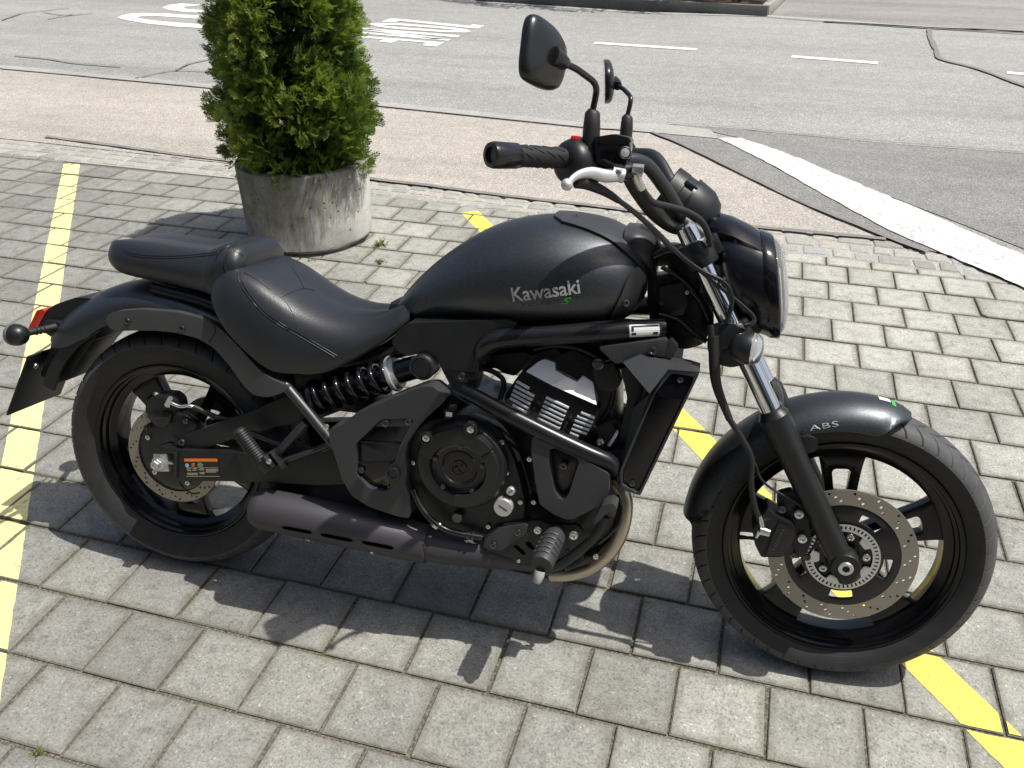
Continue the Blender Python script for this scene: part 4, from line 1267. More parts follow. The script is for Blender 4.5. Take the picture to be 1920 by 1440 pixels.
def make_wheel(name, cx, R_, half, rim_r, rim_half, inner, pairs, spoke_w, tread):
    c = (cx, 0, R_)
    rp = [(rim_r, -rim_half), (rim_r - 0.004, -rim_half - 0.0040), (rim_r - 0.009, -rim_half - 0.0042), (rim_r - 0.0125, -rim_half - 0.0015), (rim_r - 0.014, -rim_half * 0.86), (rim_r - 0.020, -rim_half * 0.80), (rim_r - 0.0215, -rim_half * 0.62), (rim_r - 0.028, -rim_half * 0.56), (inner + 0.006, -rim_half * 0.50), (inner + 0.001, -rim_half * 0.44), (inner, -rim_half * 0.25)]
    prof = rp + [(r, -h) for r, h in reversed(rp)] + [(rim_r - 0.014, rim_half * 0.6), (rim_r - 0.014, -rim_half * 0.6)]
    rim = obj(name, lathe([(r, -h) for r, h in prof], (0, 0, 0), RIGHT, 96, close=True), M['wheel'], bike, 40)
    rim.location = c
    hh = R_ - (rim_r + 0.0)
    tread_p = [(R_, 0.0), (R_ - 0.0016, half * 0.30), (R_ - 0.0062, half * 0.55), (R_ - 0.0145, half * 0.79), (R_ - 0.0260, half * 0.945), (R_ - 0.0345, half * 1.0)]
    s0 = R_ - 0.0345
    wall_p = [(s0, half), (s0 - 0.0015, half * 0.995), (s0 - 0.28 * (s0 - rim_r), half * 0.965), (s0 - 0.62 * (s0 - rim_r), half * 0.90), (rim_r + 0.003, rim_half + 0.004), (rim_r - 0.006, rim_half - 0.002)]
    ty = tyre_mesh(tread_p, wall_p, R_, half, tread, 1700, tyre_mat(name + '_tyre_rubber', R_, half, tread), rim)
    # hub
    obj('hub', lathe([(0.018, -0.062), (0.034, -0.062), (0.040, -0.054), (0.042, -0.03), (0.046, -0.012), (0.046, 0.012), (0.042, 0.03), (0.040, 0.054), (0.034, 0.062), (0.018, 0.062)], (0, 0, 0), RIGHT, 40), M['wheel'], rim)
    w = spoke_w
    for a in pairs:
        a = math.radians(a)
        outl = [(0.030, -w * 0.55), (0.10, -w * 0.80), (inner - 0.05, -w * 0.98), (inner - 0.012, -w * 1.18), (inner + 0.012, -w * 1.45), (inner + 0.012, w * 1.45), (inner - 0.012, w * 1.18), (inner - 0.05, w * 0.98), (0.10, w * 0.80), (0.030, w * 0.55)]
        win = [(0.070, -w * 0.20), (inner - 0.034, -w * 0.52), (inner - 0.034, w * 0.52), (0.070, w * 0.20)]
        rot = lambda p: (p[0] * math.cos(a) - p[1] * math.sin(a), p[0] * math.sin(a) + p[1] * math.cos(a))
        o1 = [rot(p) for p in round_poly(outl, 0.02, 3)]; h1 = [rot(p) for p in round_poly(win, 0.012, 4)]
        obj('spoke', plate(o1, 0.014, -0.014, [h1], 0.004, both=True), M['wheel'], rim, 40)
    # valve stem
    a = math.radians(187); d = np.array([math.cos(a), 0, math.sin(a)])
    obj('valve_stem', tube([d * (inner + 0.004) + [0, -0.004, 0], d * (inner - 0.016) + [0, -0.006, 0], d * (inner - 0.036) + [0, -0.008, 0]], [0.006, 0.004, 0.0045], 10), M['rubber'], rim)
    return rim

def holes_ring(n, rows, hr, start=0.0):
    H = []
    for k in range(n):
        for r, da in rows:
            a = start + 2 * math.pi * k / n + math.radians(da)
            H.append(circle_pts((r * math.cos(a), r * math.sin(a)), hr, 10))
    return H

fw = make_wheel('front_wheel', 1.575, 0.3126, 0.060, 0.247, 0.045, 0.2065, [97, 25, -47, -119, 169], 0.038, 50)
disc = obj('brake_disc', plate(circle_pts((0, 0), 0.150, 96), -0.0690, -0.0735, [circle_pts((0, 0), 0.1165, 72)] + holes_ring(18, [(0.1245, 0), (0.1335, 4.6), (0.1425, 9.2)], 0.0033), 0.0), M['disc'], fw, 40)
slots = []
for k in range(5):
    a = math.radians(-82 + 72 * k)
    slots.append(round_poly(arc_pts(0.101, a - 0.25, a + 0.25, 8) + arc_pts(0.083, a + 0.25, a - 0.25, 8), 0.007, 3))
obj('disc_carrier', plate(circle_pts((0, 0), 0.1172, 72), -0.0665, -0.0725, [circle_pts((0, 0), 0.034, 40)] + slots, 0.0012), M['semi'], disc, 40)
sl = []
for k in range(50):
    a = 2 * math.pi * k / 50
    sl.append([(r * math.cos(a + d), r * math.sin(a + d)) for r, d in ((0.0645, -0.026), (0.0715, -0.026), (0.0715, 0.026), (0.0645, 0.026))])
ring = obj('sensor_ring', plate(circle_pts((0, 0), 0.0752, 72), -0.0775, -0.0795, [circle_pts((0, 0), 0.0595, 60)] + sl, 0.0), M['steel'], fw, 40)
for k in range(5):
    a = math.radians(-100 + 72 * k); ca, sa = math.cos(a), math.sin(a)
    tab = [(0.046, -0.010), (0.062, -0.016), (0.062, 0.016), (0.046, 0.010)]
    obj('ring_tab', plate(round_poly([(p[0] * ca - p[1] * sa, p[0] * sa + p[1] * ca) for p in tab], 0.003), -0.0774, -0.0794, bevel=0.0006), M['steel'], ring)
    a2 = math.radians(-64 + 72 * k)
    bolt((0.047 * math.cos(a2), -0.0735, 0.047 * math.sin(a2)), 0.0085, 'steel', fw, 'disc_bolt')

rw = make_wheel('rear_wheel', 0.0, 0.312, 0.080, 0.230, 0.060, 0.192, [126, 54, -18, -90, -162], 0.036, 40)
rdisc = obj('brake_disc', plate(circle_pts((0, 0), 0.125, 96), -0.0700, -0.0752, [circle_pts((0, 0), 0.0975, 72)] + holes_ring(15, [(0.1035, 0), (0.1115, 5.5), (0.1185, 11)], 0.0032), 0.0), M['disc'], rw, 40)
obj('disc_carrier', plate(circle_pts((0, 0), 0.098, 72), -0.066, -0.0715, [circle_pts((0, 0), 0.034, 40)], 0.001), M['semi'], rdisc, 40)
sl = []
for k in range(44):
    a = 2 * math.pi * k / 44
    sl.append([(r * math.cos(a + d), r * math.sin(a + d)) for r, d in ((0.058, -0.028), (0.0645, -0.028), (0.0645, 0.028), (0.058, 0.028))])
obj('sensor_ring', plate(circle_pts((0, 0), 0.068, 72), -0.0620, -0.0640, [circle_pts((0, 0), 0.054, 60)] + sl, 0.0), M['steel'], rw, 40)
for k in range(5):
    a2 = math.radians(-64 + 72 * k)
    bolt((0.078 * math.cos(a2), -0.0715, 0.078 * math.sin(a2)), 0.007, 'steel', rw, 'disc_bolt')

# ---------------- front fork
FD = np.array([-0.5168, 0.0, 0.8561])
def FK(s, y): return np.array([1.5765, y, 0.3035]) + FD * s
def fork_s(px, py, y=-0.1):
    p = B(px, py, y); return float((p - FK(0, y)) @ FD)
S_leg, S_low, S_top = fork_s(1452, 775), fork_s(1385, 635), fork_s(1312, 478)
fork = obj('front_fork', merge(tube([FK(S_leg - 0.06, -0.1), FK(S_top + 0.055, -0.1)], 0.0205, 24), tube([FK(S_leg - 0.06, 0.1), FK(S_top + 0.055, 0.1)], 0.0205, 24)), M['chrome'], bike, 40, )
for s_ in (-1, 1):
    y = 0.1 * s_
    V, F = lathe([(0.0235, -0.03), (0.0255, 0.0), (0.0262, 0.10), (0.0275, S_leg - 0.11), (0.0295, S_leg - 0.055), (0.0315, S_leg - 0.03), (0.0318, S_leg - 0.004), (0.0290, S_leg), (0.0262, S_leg + 0.004), (0.0240, S_leg + 0.010), (0.0210, S_leg + 0.012)], FK(0, y), FD, 28)
    leg = obj('fork_leg', (V, F), M['forkleg'], fork, 35)
    cyl('axle_clamp', (1.575, y - 0.028 * 1, 0.3126), RIGHT, [(0.0, -0.050), (0.026, -0.050), (0.030, -0.046), (0.030, -0.003), (0.028, 0.0), (0.0, 0.0)], M['forkleg'], fork)
cyl('axle_end', (1.575, -0.128, 0.3126), RIGHT, [(0.0150, -0.004), (0.0150, 0.003), (0.0135, 0.0045), (0.0075, 0.0045), (0.0070, -0.004), (0.0, -0.004)], M['steel'], fork, 24)
cyl('axle', (1.575, 0.0, 0.3126), RIGHT, [(0.0, -0.125), (0.012, -0.125), (0.012, 0.12), (0.0, 0.12)], M['steel'], fork, 16)
# fender bridge / brace over the wheel behind the legs
obj('fork_brace', merge(tube([FK(S_leg - 0.02, -0.09), FK(S_leg + 0.0, -0.06) + [0.012, 0, 0.012], FK(S_leg, 0.06) + [0.012, 0, 0.012], FK(S_leg - 0.02, 0.09)], 0.012, 10, smooth_n=4)), M['forkleg'], fork)

# triple clamps, steering stem
def clamp(name, s, h, parent):
    vs = []
    for y in (-0.1, 0.1):
        vs.append(lathe([(0.0208, -h / 2), (0.031, -h / 2), (0.0335, -h / 2 + 0.004), (0.0335, h / 2 - 0.004), (0.031, h / 2), (0.0208, h / 2)], FK(s, y), FD, 24))
    ux = np.cross([0, 1, 0], FD)
    Rm = np.stack([-ux, np.array([0, 1.0, 0]), FD], 1)
    vs.append(boxvf(FK(s, 0) + ux * 0.016, (0.062, 0.17, h * 0.8), Rm, 0.006))
    return obj(name, merge(*vs), M['plastic'], parent, 35)
clamp('upper_clamp', S_top + 0.004, 0.052, fork)
clamp('lower_clamp', S_low + 0.008, 0.05, fork)
ux = np.cross([0, 1, 0], FD)
obj('steering_head', tube([FK(S_low - 0.01, 0) + ux * 0.03, FK(S_top + 0.02, 0) + ux * 0.03], 0.034, 20), M['frame'], bike, 40)
bolt(B(1331, 452, -0.13), 0.008, 'boltdark', fork)
cyl('fork_cap', FK(S_top + 0.055, -0.1), FD, [(0.0205, 0.0), (0.0205, 0.006), (0.017, 0.010), (0.0, 0.010)], M['chrome'], fork, 20)
cyl('fork_cap', FK(S_top + 0.055, 0.1), FD, [(0.0205, 0.0), (0.0205, 0.006), (0.017, 0.010), (0.0, 0.010)], M['chrome'], fork, 20)

# ---------------- fenders
def fender(name, c, a0, a1, n, Rf, wf, lowf, mat, parent, thick=0.004, crease=0.72):
    """arched mudguard round c; Rf, wf, lowf: functions of the angle (deg) for crown radius, half width, radius of the side edge"""
    secs = []
    for k in range(n + 1):
        a = a0 + (a1 - a0) * k / n; ar = math.radians(a)
        R0, w0, l0 = Rf(a), wf(a), lowf(a)
        half = [(0.0, R0), (0.25 * w0, R0 - 0.0015), (0.5 * w0, R0 - 0.007), (0.72 * w0, R0 - 0.017), (0.88 * w0, R0 - 0.030), (0.97 * w0, R0 - 0.044), (1.0 * w0, R0 - 0.058)]
        half = [(y, max(r, l0)) for y, r in half]
        half += [(w0 * 1.0, l0 + (half[-1][1] - l0) * 0.5), (w0 * 0.992, l0)]
        outer = [(-y, r) for y, r in half[::-1]] + half[1:]
        inner_ = [(y * (1 - thick / w0 * 1.2), r - (thick if abs(y) < 0.9 * w0 else 0.0)) for y, r in outer][::-1]
        loop = outer + inner_
        secs.append([np.array([c[0] + r * math.cos(ar), y, c[2] + r * math.sin(ar)]) for y, r in loop])
    return obj(name, clean(*loft(secs)), mat, parent, 50)

fc = (1.575, 0, 0.3126)
def ff_R(a): return float(np.interp(a, [73, 76, 82, 95, 120, 150, 180], [0.324, 0.330, 0.334, 0.337, 0.338, 0.338, 0.336]))
def ff_w(a): return float(np.interp(a, [73, 74, 76, 79, 84, 100, 150, 180], [0.022, 0.040, 0.058, 0.069, 0.0755, 0.0785, 0.0785, 0.074]))
def ff_l(a): return float(np.interp(a, [73, 76, 78.6, 81, 84, 87, 100, 115, 135, 150, 167, 172, 177], [0.319, 0.316, 0.308, 0.292, 0.276, 0.274, 0.279, 0.282, 0.284, 0.287, 0.288, 0.296, 0.316]))
ff = fender('front_fender', fc, 73, 177, 72, ff_R, ff_w, ff_l, M['tank'], bike)
fr_c = (0.0, 0, 0.312)
def rf_R(a): return float(np.interp(a, [20, 60, 100, 140, 152], [0.400, 0.415, 0.430, 0.437, 0.436]))
def rf_w(a): return float(np.interp(a, [20, 60, 100, 130, 152], [0.095, 0.100, 0.102, 0.098, 0.082]))
def rf_l(a): return float(np.interp(a, [20, 45, 60, 80, 100, 118, 126, 134, 138, 141], [0.345, 0.345, 0.345, 0.348, 0.352, 0.348, 0.345, 0.356, 0.368, 0.385]))
rf = fender('rear_fender', fr_c, 22, 141, 60, rf_R, rf_w, rf_l, M['tank'], bike)
obj('inner_mudguard', clean(*loft([[np.array([fr_c[0] + r * math.cos(math.radians(a)), y, fr_c[2] + r * math.sin(math.radians(a))]) for y, r in ((-0.085, 0.345), (-0.085, 0.375), (0.085, 0.375), (0.085, 0.345), (0.075, 0.345), (0.075, 0.362), (-0.075, 0.362), (-0.075, 0.345))] for a in np.linspace(120, 158, 12)])), M['plastic'], bike, 45)

# fender struts
strut = [(198, 600), (203, 589), (220, 583), (265, 580), (330, 585), (380, 597), (400, 607), (425, 625), (460, 655), (500, 690), (530, 706), (558, 717), (545, 728), (512, 738), (482, 735), (460, 718), (430, 683), (400, 652), (370, 634), (330, 624), (290, 620), (250, 620), (215, 621), (202, 612)]
so = pp('fender_strut', strut, -0.122, 0.020, M['strut'], rf, bevel=0.009, r=0.012, seg=3)
for v_ in so.data.vertices:
    t_ = min(max((v_.co.x - 0.16) / 0.17, 0.0), 1.0)
    v_.co.y -= 0.034 * t_ * t_ * (3 - 2 * t_)
boltpx(240, 602, -0.122, 0.0075, 'boltdark', so); boltpx(342, 616, -0.122, 0.0075, 'boltdark', so)
strut_m = obj('fender_strut', mirror_y(plate(round_poly([B2(p[0], p[1], -0.122) for p in strut], 0.012), -0.106, -0.122, (), 0.006)), M['satin'], rf)
# seam on the strut
obj('strut_seam', tube(ppts([(395, 602), (402, 612), (403, 624), (392, 641)], -0.1225), 0.0012, 6, smooth_n=3), M['label_k'], so)

# ---------------- tail: light, licence plate, indicators
tail = obj('tail_unit', plate(round_poly([B2(*p, -0.055) for p in ((86, 582), (105, 570), (145, 557), (175, 560), (190, 600), (178, 640), (150, 645), (105, 638), (66, 612))], 0.01), 0.055, -0.055, (), 0.012, both=True, bevel_seg=3), M['plastic'], bike)
obj('tail_lens', plate(round_poly([B2(*p, -0.045) for p in ((76, 580), (87, 577), (92, 584), (74, 618), (60, 614))], 0.004), 0.058, -0.058, (), 0.006, both=True), M['red_lens'], tail)
arm = obj('plate_bracket', plate(round_poly([B2(*p, -0.05) for p in ((104, 626), (172, 618), (176, 640), (152, 672), (130, 712), (105, 718), (76, 704), (96, 650))], 0.008), 0.052, -0.052, (), 0.006, both=True), M['plastic'], bike)
pa, pb, pc_, pd = B(52, 668, -0.095), B(12, 779, -0.095), B(92, 760, 0.095), B(126, 668, 0.095)
e1 = (pb - pa); e1[1] = 0; e1 /= np.linalg.norm(e1); e2 = np.array([0, 1.0, 0]); e3 = np.cross(e1, e2)
Lp = np.linalg.norm(pb - pa)
holder_c = pa + e1 * Lp / 2 + e2 * 0.095
obj('number_plate_holder', boxvf(holder_c, (Lp, 0.19, 0.006), np.stack([e1, e2, e3], 1), 0.0025), M['plastic'], arm)
bolt(holder_c - e1 * Lp * 0.30 + e2 * -0.06 + e3 * (0.004 if e3[0] > 0 else -0.004), 0.007, 'steel', arm, 'bolt', tuple(e3 if e3[0] > 0 else -e3))
def indicator(name, base, tip, out, rad, parent, lens='lens', flip=1.0, fwd=-1.0):
    base, tip = np.array(base), np.array(tip)
    st = obj(name, tube([base, base * 0.6 + tip * 0.4, tip], [0.011, 0.008, 0.009], 12), M['rubber'], parent, 50)
    fx = np.array(out, float); fx /= np.linalg.norm(fx)
    obj('indicator_body', lathe([(0.0, -rad * 0.95), (rad * 0.45, -rad * 0.88), (rad * 0.78, -rad * 0.6), (rad * 0.97, -rad * 0.15), (rad, rad * 0.3), (rad * 0.98, rad * 0.36)], tip, fx, 28), M['plastic'], st, 50)
    obj('indicator_lens', lathe([(rad * 0.98, rad * 0.36), (rad * 0.96, rad * 0.62), (rad * 0.75, rad * 0.9), (rad * 0.35, rad * 1.03), (0.0, rad * 1.06)], tip, fx, 28), M[lens], st, 50)
    obj('indicator_bulb', lathe([(0.0, -rad * 0.1), (rad * 0.8, rad * 0.33), (rad * 0.3, rad * 0.5), (0.0, rad * 0.52)], tip, fx, 16), M['reflector'], st, 50)
    for k in range(3):
        p = base * (0.65 - 0.1 * k) + tip * (0.35 + 0.1 * k)
        obj('stalk_rib', lathe([(0.008, -0.002), (0.0105, -0.001), (0.0105, 0.001), (0.008, 0.002)], p, tip - base, 12), M['rubber'], st, 50)
    return st
rb, rt = B(108, 612, -0.062), B(33, 628, -0.155)
indicator('rear_indicator', rb, rt, (-1, -0.05, -0.05), 0.0265, tail)
indicator('rear_indicator', rb * [1, -1, 1], rt * [1, -1, 1], (-1, 0.05, -0.05), 0.029, tail)
obj('indicator_mount', boxvf(B(105, 611, -0.06), (0.05, 0.022, 0.03), None, 0.008), M['plastic'], tail)
fb, ft = B(1358, 655, -0.125), B(1398, 652, -0.152)
indicator('front_indicator', fb, ft, (1, -0.12, -0.03), 0.032, fork)
indicator('front_indicator', fb * [1, -1, 1], ft * [1, -1, 1], (1, 0.12, -0.03), 0.032, fork)
pp('indicator_bracket', [(1330, 615), (1368, 605), (1400, 620), (1412, 680), (1370, 690), (1335, 680), (1325, 650)], -0.135, 0.03, M['plastic'], fork, bevel=0.006, r=0.01)

# ---------------- headlight
def superloop(n, e):
    out = []
    for k in range(n):
        t = 2 * math.pi * k / n
        c, s = math.cos(t), math.sin(t)
        out.append((math.copysign(abs(c) ** (2 / e), c), math.copysign(abs(s) ** (2 / e), s)))
    return out
def shell(secs, n=40, e=2.6, smooth=50, cap=True, dense=4):
    """secs: (x, zc, hy, hz) stations along x"""
    S = catmull([np.array(s, float) for s in secs], dense)
    lp_ = superloop(n, e)
    return loft([[np.array([s[0] + 0.0, y * s[2], s[1] + z * s[3]]) for y, z in lp_] for s in S], cap)
hl = obj('headlight', shell([(1.232, 0.888, 0.018, 0.022), (1.239, 0.886, 0.055, 0.058), (1.256, 0.880, 0.083, 0.084), (1.285, 0.873, 0.098, 0.099), (1.318, 0.865, 0.104, 0.104), (1.340, 0.860, 0.105, 0.1045)], e=2.5), M['lamp_shell'], bike, 50)
obj('headlight_rim', clean(*shell([(1.339, 0.860, 0.1065, 0.106), (1.347, 0.8585, 0.1075, 0.107), (1.362, 0.8565, 0.1045, 0.104), (1.3645, 0.856, 0.099, 0.099), (1.358, 0.856, 0.097, 0.097)], e=2.5, cap=False)), M['gloss'], hl, 40)
obj('headlight_lens', shell([(1.359, 0.856, 0.0965, 0.0965), (1.371, 0.858, 0.092, 0.091), (1.381, 0.861, 0.072, 0.071), (1.3865, 0.863, 0.036, 0.035), (1.3875, 0.863, 0.004, 0.004)], e=2.4), M['lens'], hl, 60)
obj('headlight_reflector', shell([(1.28, 0.864, 0.03, 0.03), (1.32, 0.864, 0.075, 0.076), (1.356, 0.864, 0.095, 0.095)], e=2.4), M['reflector'], hl, 60)
# brow over the lamp
secs = []
for x, z, w, t in ((1.228, 0.990, 0.046, 0.010), (1.242, 0.997, 0.062, 0.013), (1.285, 0.990, 0.080, 0.014), (1.325, 0.974, 0.086, 0.013), (1.352, 0.957, 0.084, 0.011), (1.370, 0.942, 0.076, 0.008)):
    lp_ = []
    for u in np.linspace(-1, 1, 13): lp_.append((u * w, z - 0.020 * u * u - 0.012 * u ** 6))
    for u in np.linspace(1, -1, 13): lp_.append((u * w * 0.96, z - t - 0.022 * u * u - 0.010 * u ** 6))
    secs.append([np.array([x, p[0], p[1]]) for p in lp_])
obj('headlight_brow', loft(secs), M['gloss'], hl, 50)
obj('headlight_bracket', merge(boxvf((1.25, -0.075, 0.87), (0.07, 0.012, 0.06), None, 0.004), boxvf((1.25, 0.075, 0.87), (0.07, 0.012, 0.06), None, 0.004)), M['plastic'], hl)

def tilt(o, ang, c):
    S_ = Matrix.Identity(4); S_[0][2] = ang
    T_ = Matrix.Translation(Vector(c)) @ S_ @ Matrix.Translation(-Vector(c))
    o.data.transform(T_)
for o_ in [hl] + list(hl.children):
    if o_.name.startswith('headlight_bracket'): continue
    tilt(o_, -0.20, (1.29, 0, 0.868))

# ---------------- instrument
gc = B(1283, 384, 0.0)
ga = np.array([-0.86, 0.0, 0.51])
gauge = cyl('speedometer', gc, ga, [(0.0, -0.074), (0.024, -0.072), (0.043, -0.060), (0.0555, -0.036), (0.0580, -0.008), (0.0580, 0.0), (0.0535, 0.001), (0.0535, 0.022), (0.0550, 0.024), (0.0550, 0.050), (0.052, 0.052), (0.048, 0.046), (0.0, 0.046)], M['plastic'], seg=48)
cyl('speedometer_ring', gc, ga, [(0.0540, -0.0015), (0.0592, -0.0015), (0.0592, 0.0045), (0.0540, 0.0045)], M['semi'], gauge, 48)
cyl('speedometer_glass', gc, ga, [(0.048, 0.0465), (0.0, 0.0485)], M['gloss'], gauge, 48)
obj('speedometer_tab', boxvf(gc + ga * 0.012 + np.array([0.02, -0.036, 0.034]), (0.03, 0.016, 0.012), np.stack([ga, [0, 1, 0], np.cross(ga, [0, 1, 0])], 1), 0.004), M['semi'], gauge)

# ---------------- handlebar, controls, mirrors
gi, go = B(1072, 297, -0.300), B(934, 291, -0.430)
ax_g = (go - gi) / np.linalg.norm(go - gi)
bl = lambda t: gi + (go - gi) * t
bar_in = gi - ax_g * 0.10
bar_pts = [go - ax_g * 0.01, gi, bar_in, B(1205, 305, -0.17), B(1246, 352, -0.115), B(1275, 400, -0.075), np.array([1.150, -0.03, 0.985]), np.array([1.150, 0.0, 0.985])]
full = bar_pts + [p * [1, -1, 1] for p in bar_pts[-2::-1]]
hb = obj('handlebar', tube(full, 0.0130, 14, smooth_n=6), M['satin'], bike, 60)
for s_ in (-1, 1):
    obj('riser', tube([FK(S_top + 0.02, s_ * 0.045) + ux * 0.02, np.array([1.150, s_ * 0.045, 0.985])], [0.018, 0.017], 14), M['plastic'], hb, 40)
    mm = np.array([1, -s_ * -1 if False else (1 if s_ == -1 else -1), 1.0])
    f = lambda p: np.array(p) * mm
    axg = ax_g * mm
    Lg = np.linalg.norm(go - gi)
    grip = obj('grip', lathe([(0.0, -0.004), (0.020, -0.004), (0.0205, 0.0)] + [x for k in range(12) for x in ((0.0172, 0.004 + k * 0.0092), (0.0178, 0.0065 + k * 0.0092))] + [(0.0172, 0.116), (0.0, 0.116)], f(bl(0.06)), axg, 24), M['rubber'], hb, 60)
    obj('bar_weight', lathe([(0.0, -0.004), (0.0178, -0.004), (0.0208, 0.0), (0.0215, 0.046), (0.0198, 0.052), (0.0132, 0.053), (0.0115, 0.047), (0.0, 0.047)], f(bl(0.06)) + axg * 0.117, axg, 28), M['semi'], grip, 40)
    # moulded grip ridges
    rid = []
    u_, w_ = axis_basis(axg)[1:]
    for k in range(7):
        for j in range(4):
            t0 = 0.020 + j * 0.024; a0 = k * 0.9 + j * 0.3
            pts = [f(bl(0.06)) + axg * (t0 + 0.018 * q) + 0.0181 * (math.cos(a0 + 0.55 * q) * u_ + math.sin(a0 + 0.55 * q) * w_) for q in (0, 0.33, 0.66, 1)]
            rid.append(tube(pts, 0.0009, 4))
    obj('grip_ridges', merge(*rid), M['rubber'], grip, None, kind='stuff')
    sw = obj('switch_housing', lathe([(0.0, -0.050), (0.026, -0.050), (0.036, -0.045), (0.0395, -0.032), (0.0395, -0.007), (0.0380, -0.006), (0.0380, -0.003), (0.0395, -0.002), (0.0392, 0.008), (0.035, 0.018), (0.024, 0.026), (0.0, 0.026)], f(bl(-0.01)) + np.array([0.004, 0, -0.006]), axg, 32), M['plastic'], hb, 40)
    if s_ == -1:
        obj('kill_switch', boxvf(B(1079, 261, -0.305), (0.016, 0.012, 0.012), None, 0.003), M['red_button'], sw)
    # mirror clamp boss and stem
    mb = f(B(1108, 262, -0.300)); m1 = f(B(1111, 212, -0.300)); m2 = f(B(1118, 160, -0.305)); m3 = f(B(1078, 128, -0.365)); m4 = f(B(1052, 116, -0.395))
    stem = obj('mirror_stem', tube([mb, m1, f(B(1116, 185, -0.302)), f(B(1118, 166, -0.305)), f(B(1112, 153, -0.316)), f(B(1097, 141, -0.338)), f(B(1080, 129, -0.362)), m4], 0.0056, 12, smooth_n=5), M['semi'], hb, 60)
    obj('stem_sleeve', tube([mb + np.array([0, 0, -0.03]), mb, (mb + m1) / 2, m1, m1 + np.array([0.001, 0, 0.006])], [0.0150, 0.0150, 0.0148, 0.0130, 0.0080], 16), M['rubber'], stem, 50)
    # housing: back faces forward-out
    mc = f(B(1024, 107, -0.405))
    nrm = np.array([math.cos(math.radians(25 if s_ == -1 else 9)), -math.sin(math.radians(25 if s_ == -1 else 9)), 0.10]) * np.array([1, mm[1], 1])   # direction of the back shell
    nrm /= np.linalg.norm(nrm)
    upv = np.array([0.42, 0.0, 1.0]); upv = upv + np.array([0, 0.12 * mm[1], 0]); upv -= nrm * (upv @ nrm); upv /= np.linalg.norm(upv)
    sv = np.cross(nrm, upv)
    if sv[1] * mm[1] > 0: sv = -sv                                             # towards the outside of the machine
    outl = [(-0.058, 0.012), (-0.048, 0.040), (-0.015, 0.057), (0.030, 0.060), (0.058, 0.055), (0.068, 0.035), (0.067, 0.0), (0.064, -0.035), (0.056, -0.055), (0.035, -0.060), (-0.015, -0.056), (-0.045, -0.043), (-0.057, -0.018)]
    outl = [(p[0] * 0.86, p[1] * 0.84) for p in catmull([np.array([*p, 0]) for p in outl], 3, True)]
    secs = []
    for sc, d in ((0.93, -0.0075), (0.985, -0.0085), (1.0, -0.006), (1.0, 0.0), (0.97, 0.005), (0.86, 0.0095), (0.60, 0.0135), (0.30, 0.0155), (0.04, 0.016)):
        secs.append([mc + sv * p[0] * sc + upv * p[1] * sc + nrm * d for p in outl])
    mir = obj('mirror_housing', loft(secs), M['semi'], stem, 50)
    obj('mirror_glass', clean(*loft([[mc + sv * p[0] * sc + upv * p[1] * sc + nrm * (-0.0086) for p in outl] for sc in (0.93, 0.5, 0.02)])), M['mirror'], mir, 50)
    kn = mc + nrm * 0.014
    obj('mirror_knuckle', tube([kn, kn * 0.4 + m4 * 0.6 + nrm * 0.004, m4 + (m3 - m4) * 0.25], [0.016, 0.0125, 0.0105], 14), M['semi'], mir, 50)

# right-hand brake master cylinder and lever
res = pp('brake_reservoir', [(1112, 262), (1120, 257), (1150, 254), (1176, 258), (1181, 268), (1178, 300), (1168, 315), (1140, 314), (1118, 305)], -0.318, 0.052, M['gloss'], hb, bevel=0.005, r=0.008)
obj('reservoir_lid', plate(round_poly([(p[0], p[1]) for p in [B2(*q, -0.320) for q in ((1110, 266), (1114, 257), (1150, 251), (1180, 258), (1184, 267), (1150, 272))]], 0.006), -0.262, -0.321, (), 0.003, both=True), M['semi'], res)
cyl('sight_glass', B(1172, 286, -0.3185), (0.25, -1, 0.0), [(0.0105, -0.004), (0.0105, 0.003), (0.0085, 0.004), (0.0075, 0.002), (0.0, 0.002)], M['boltdark'], res, 24)
cyl('sight_window', B(1172, 286, -0.3205), (0.25, -1, 0.0), [(0.0074, 0.0015), (0.0, 0.0025)], M['alloy'], res, 20)
mcyl = obj('master_cylinder', tube([B(1110, 318, -0.30), B(1150, 318, -0.29), B(1182, 322, -0.27)], [0.014, 0.016, 0.015], 16), M['semi'], hb, 50)
lev = obj('brake_lever', tube(ppts([(1160, 331, -0.335), (1135, 330, -0.355), (1110, 324, -0.375), (1090, 326, -0.395), (1075, 334, -0.408), (1066, 344, -0.418)], None), [0.009, 0.011, 0.0095, 0.0075, 0.006, 0.0055], 14, smooth_n=5, squash=0.7), M['alloy'], hb, 60)
sph = lathe([(0.0098 * math.sin(t), -0.0098 * math.cos(t)) for t in np.linspace(0.02, math.pi - 0.02, 14)], B(1063, 346, -0.420), (0, 0, 1), 20)
obj('lever_ball', sph, M['alloy'], lev, 70)
obj('lever_pivot', tube(ppts([(1148, 326, -0.335), (1170, 330, -0.330)], None), 0.012, 14), M['alloy'], lev, 40)
bolt(B(1160, 322, -0.342), 0.006, 'steel', lev, axis=(0, 0, 1))
bj = obj('banjo_bolt', tube(ppts([(1186, 317, -0.285), (1206, 320, -0.285)], None), [0.0095, 0.0108], 6), M['steel'], hb, 20)
obj('hose_fitting', tube(ppts([(1193, 326, -0.284), (1197, 340, -0.28), (1204, 354, -0.272)], None), [0.0062, 0.007, 0.0075], 10), M['steel'], bj, 50)
# clutch side master on the far bar end (cable perch and lever)
obj('clutch_lever', mirror_y(tube(ppts([(1150, 331, -0.335), (1130, 330, -0.355), (1107, 324, -0.375), (1090, 326, -0.395), (1075, 334, -0.408)], None), [0.009, 0.011, 0.0095, 0.0075, 0.006], 12, smooth_n=4, squash=0.7)), M['alloy'], hb, 60)

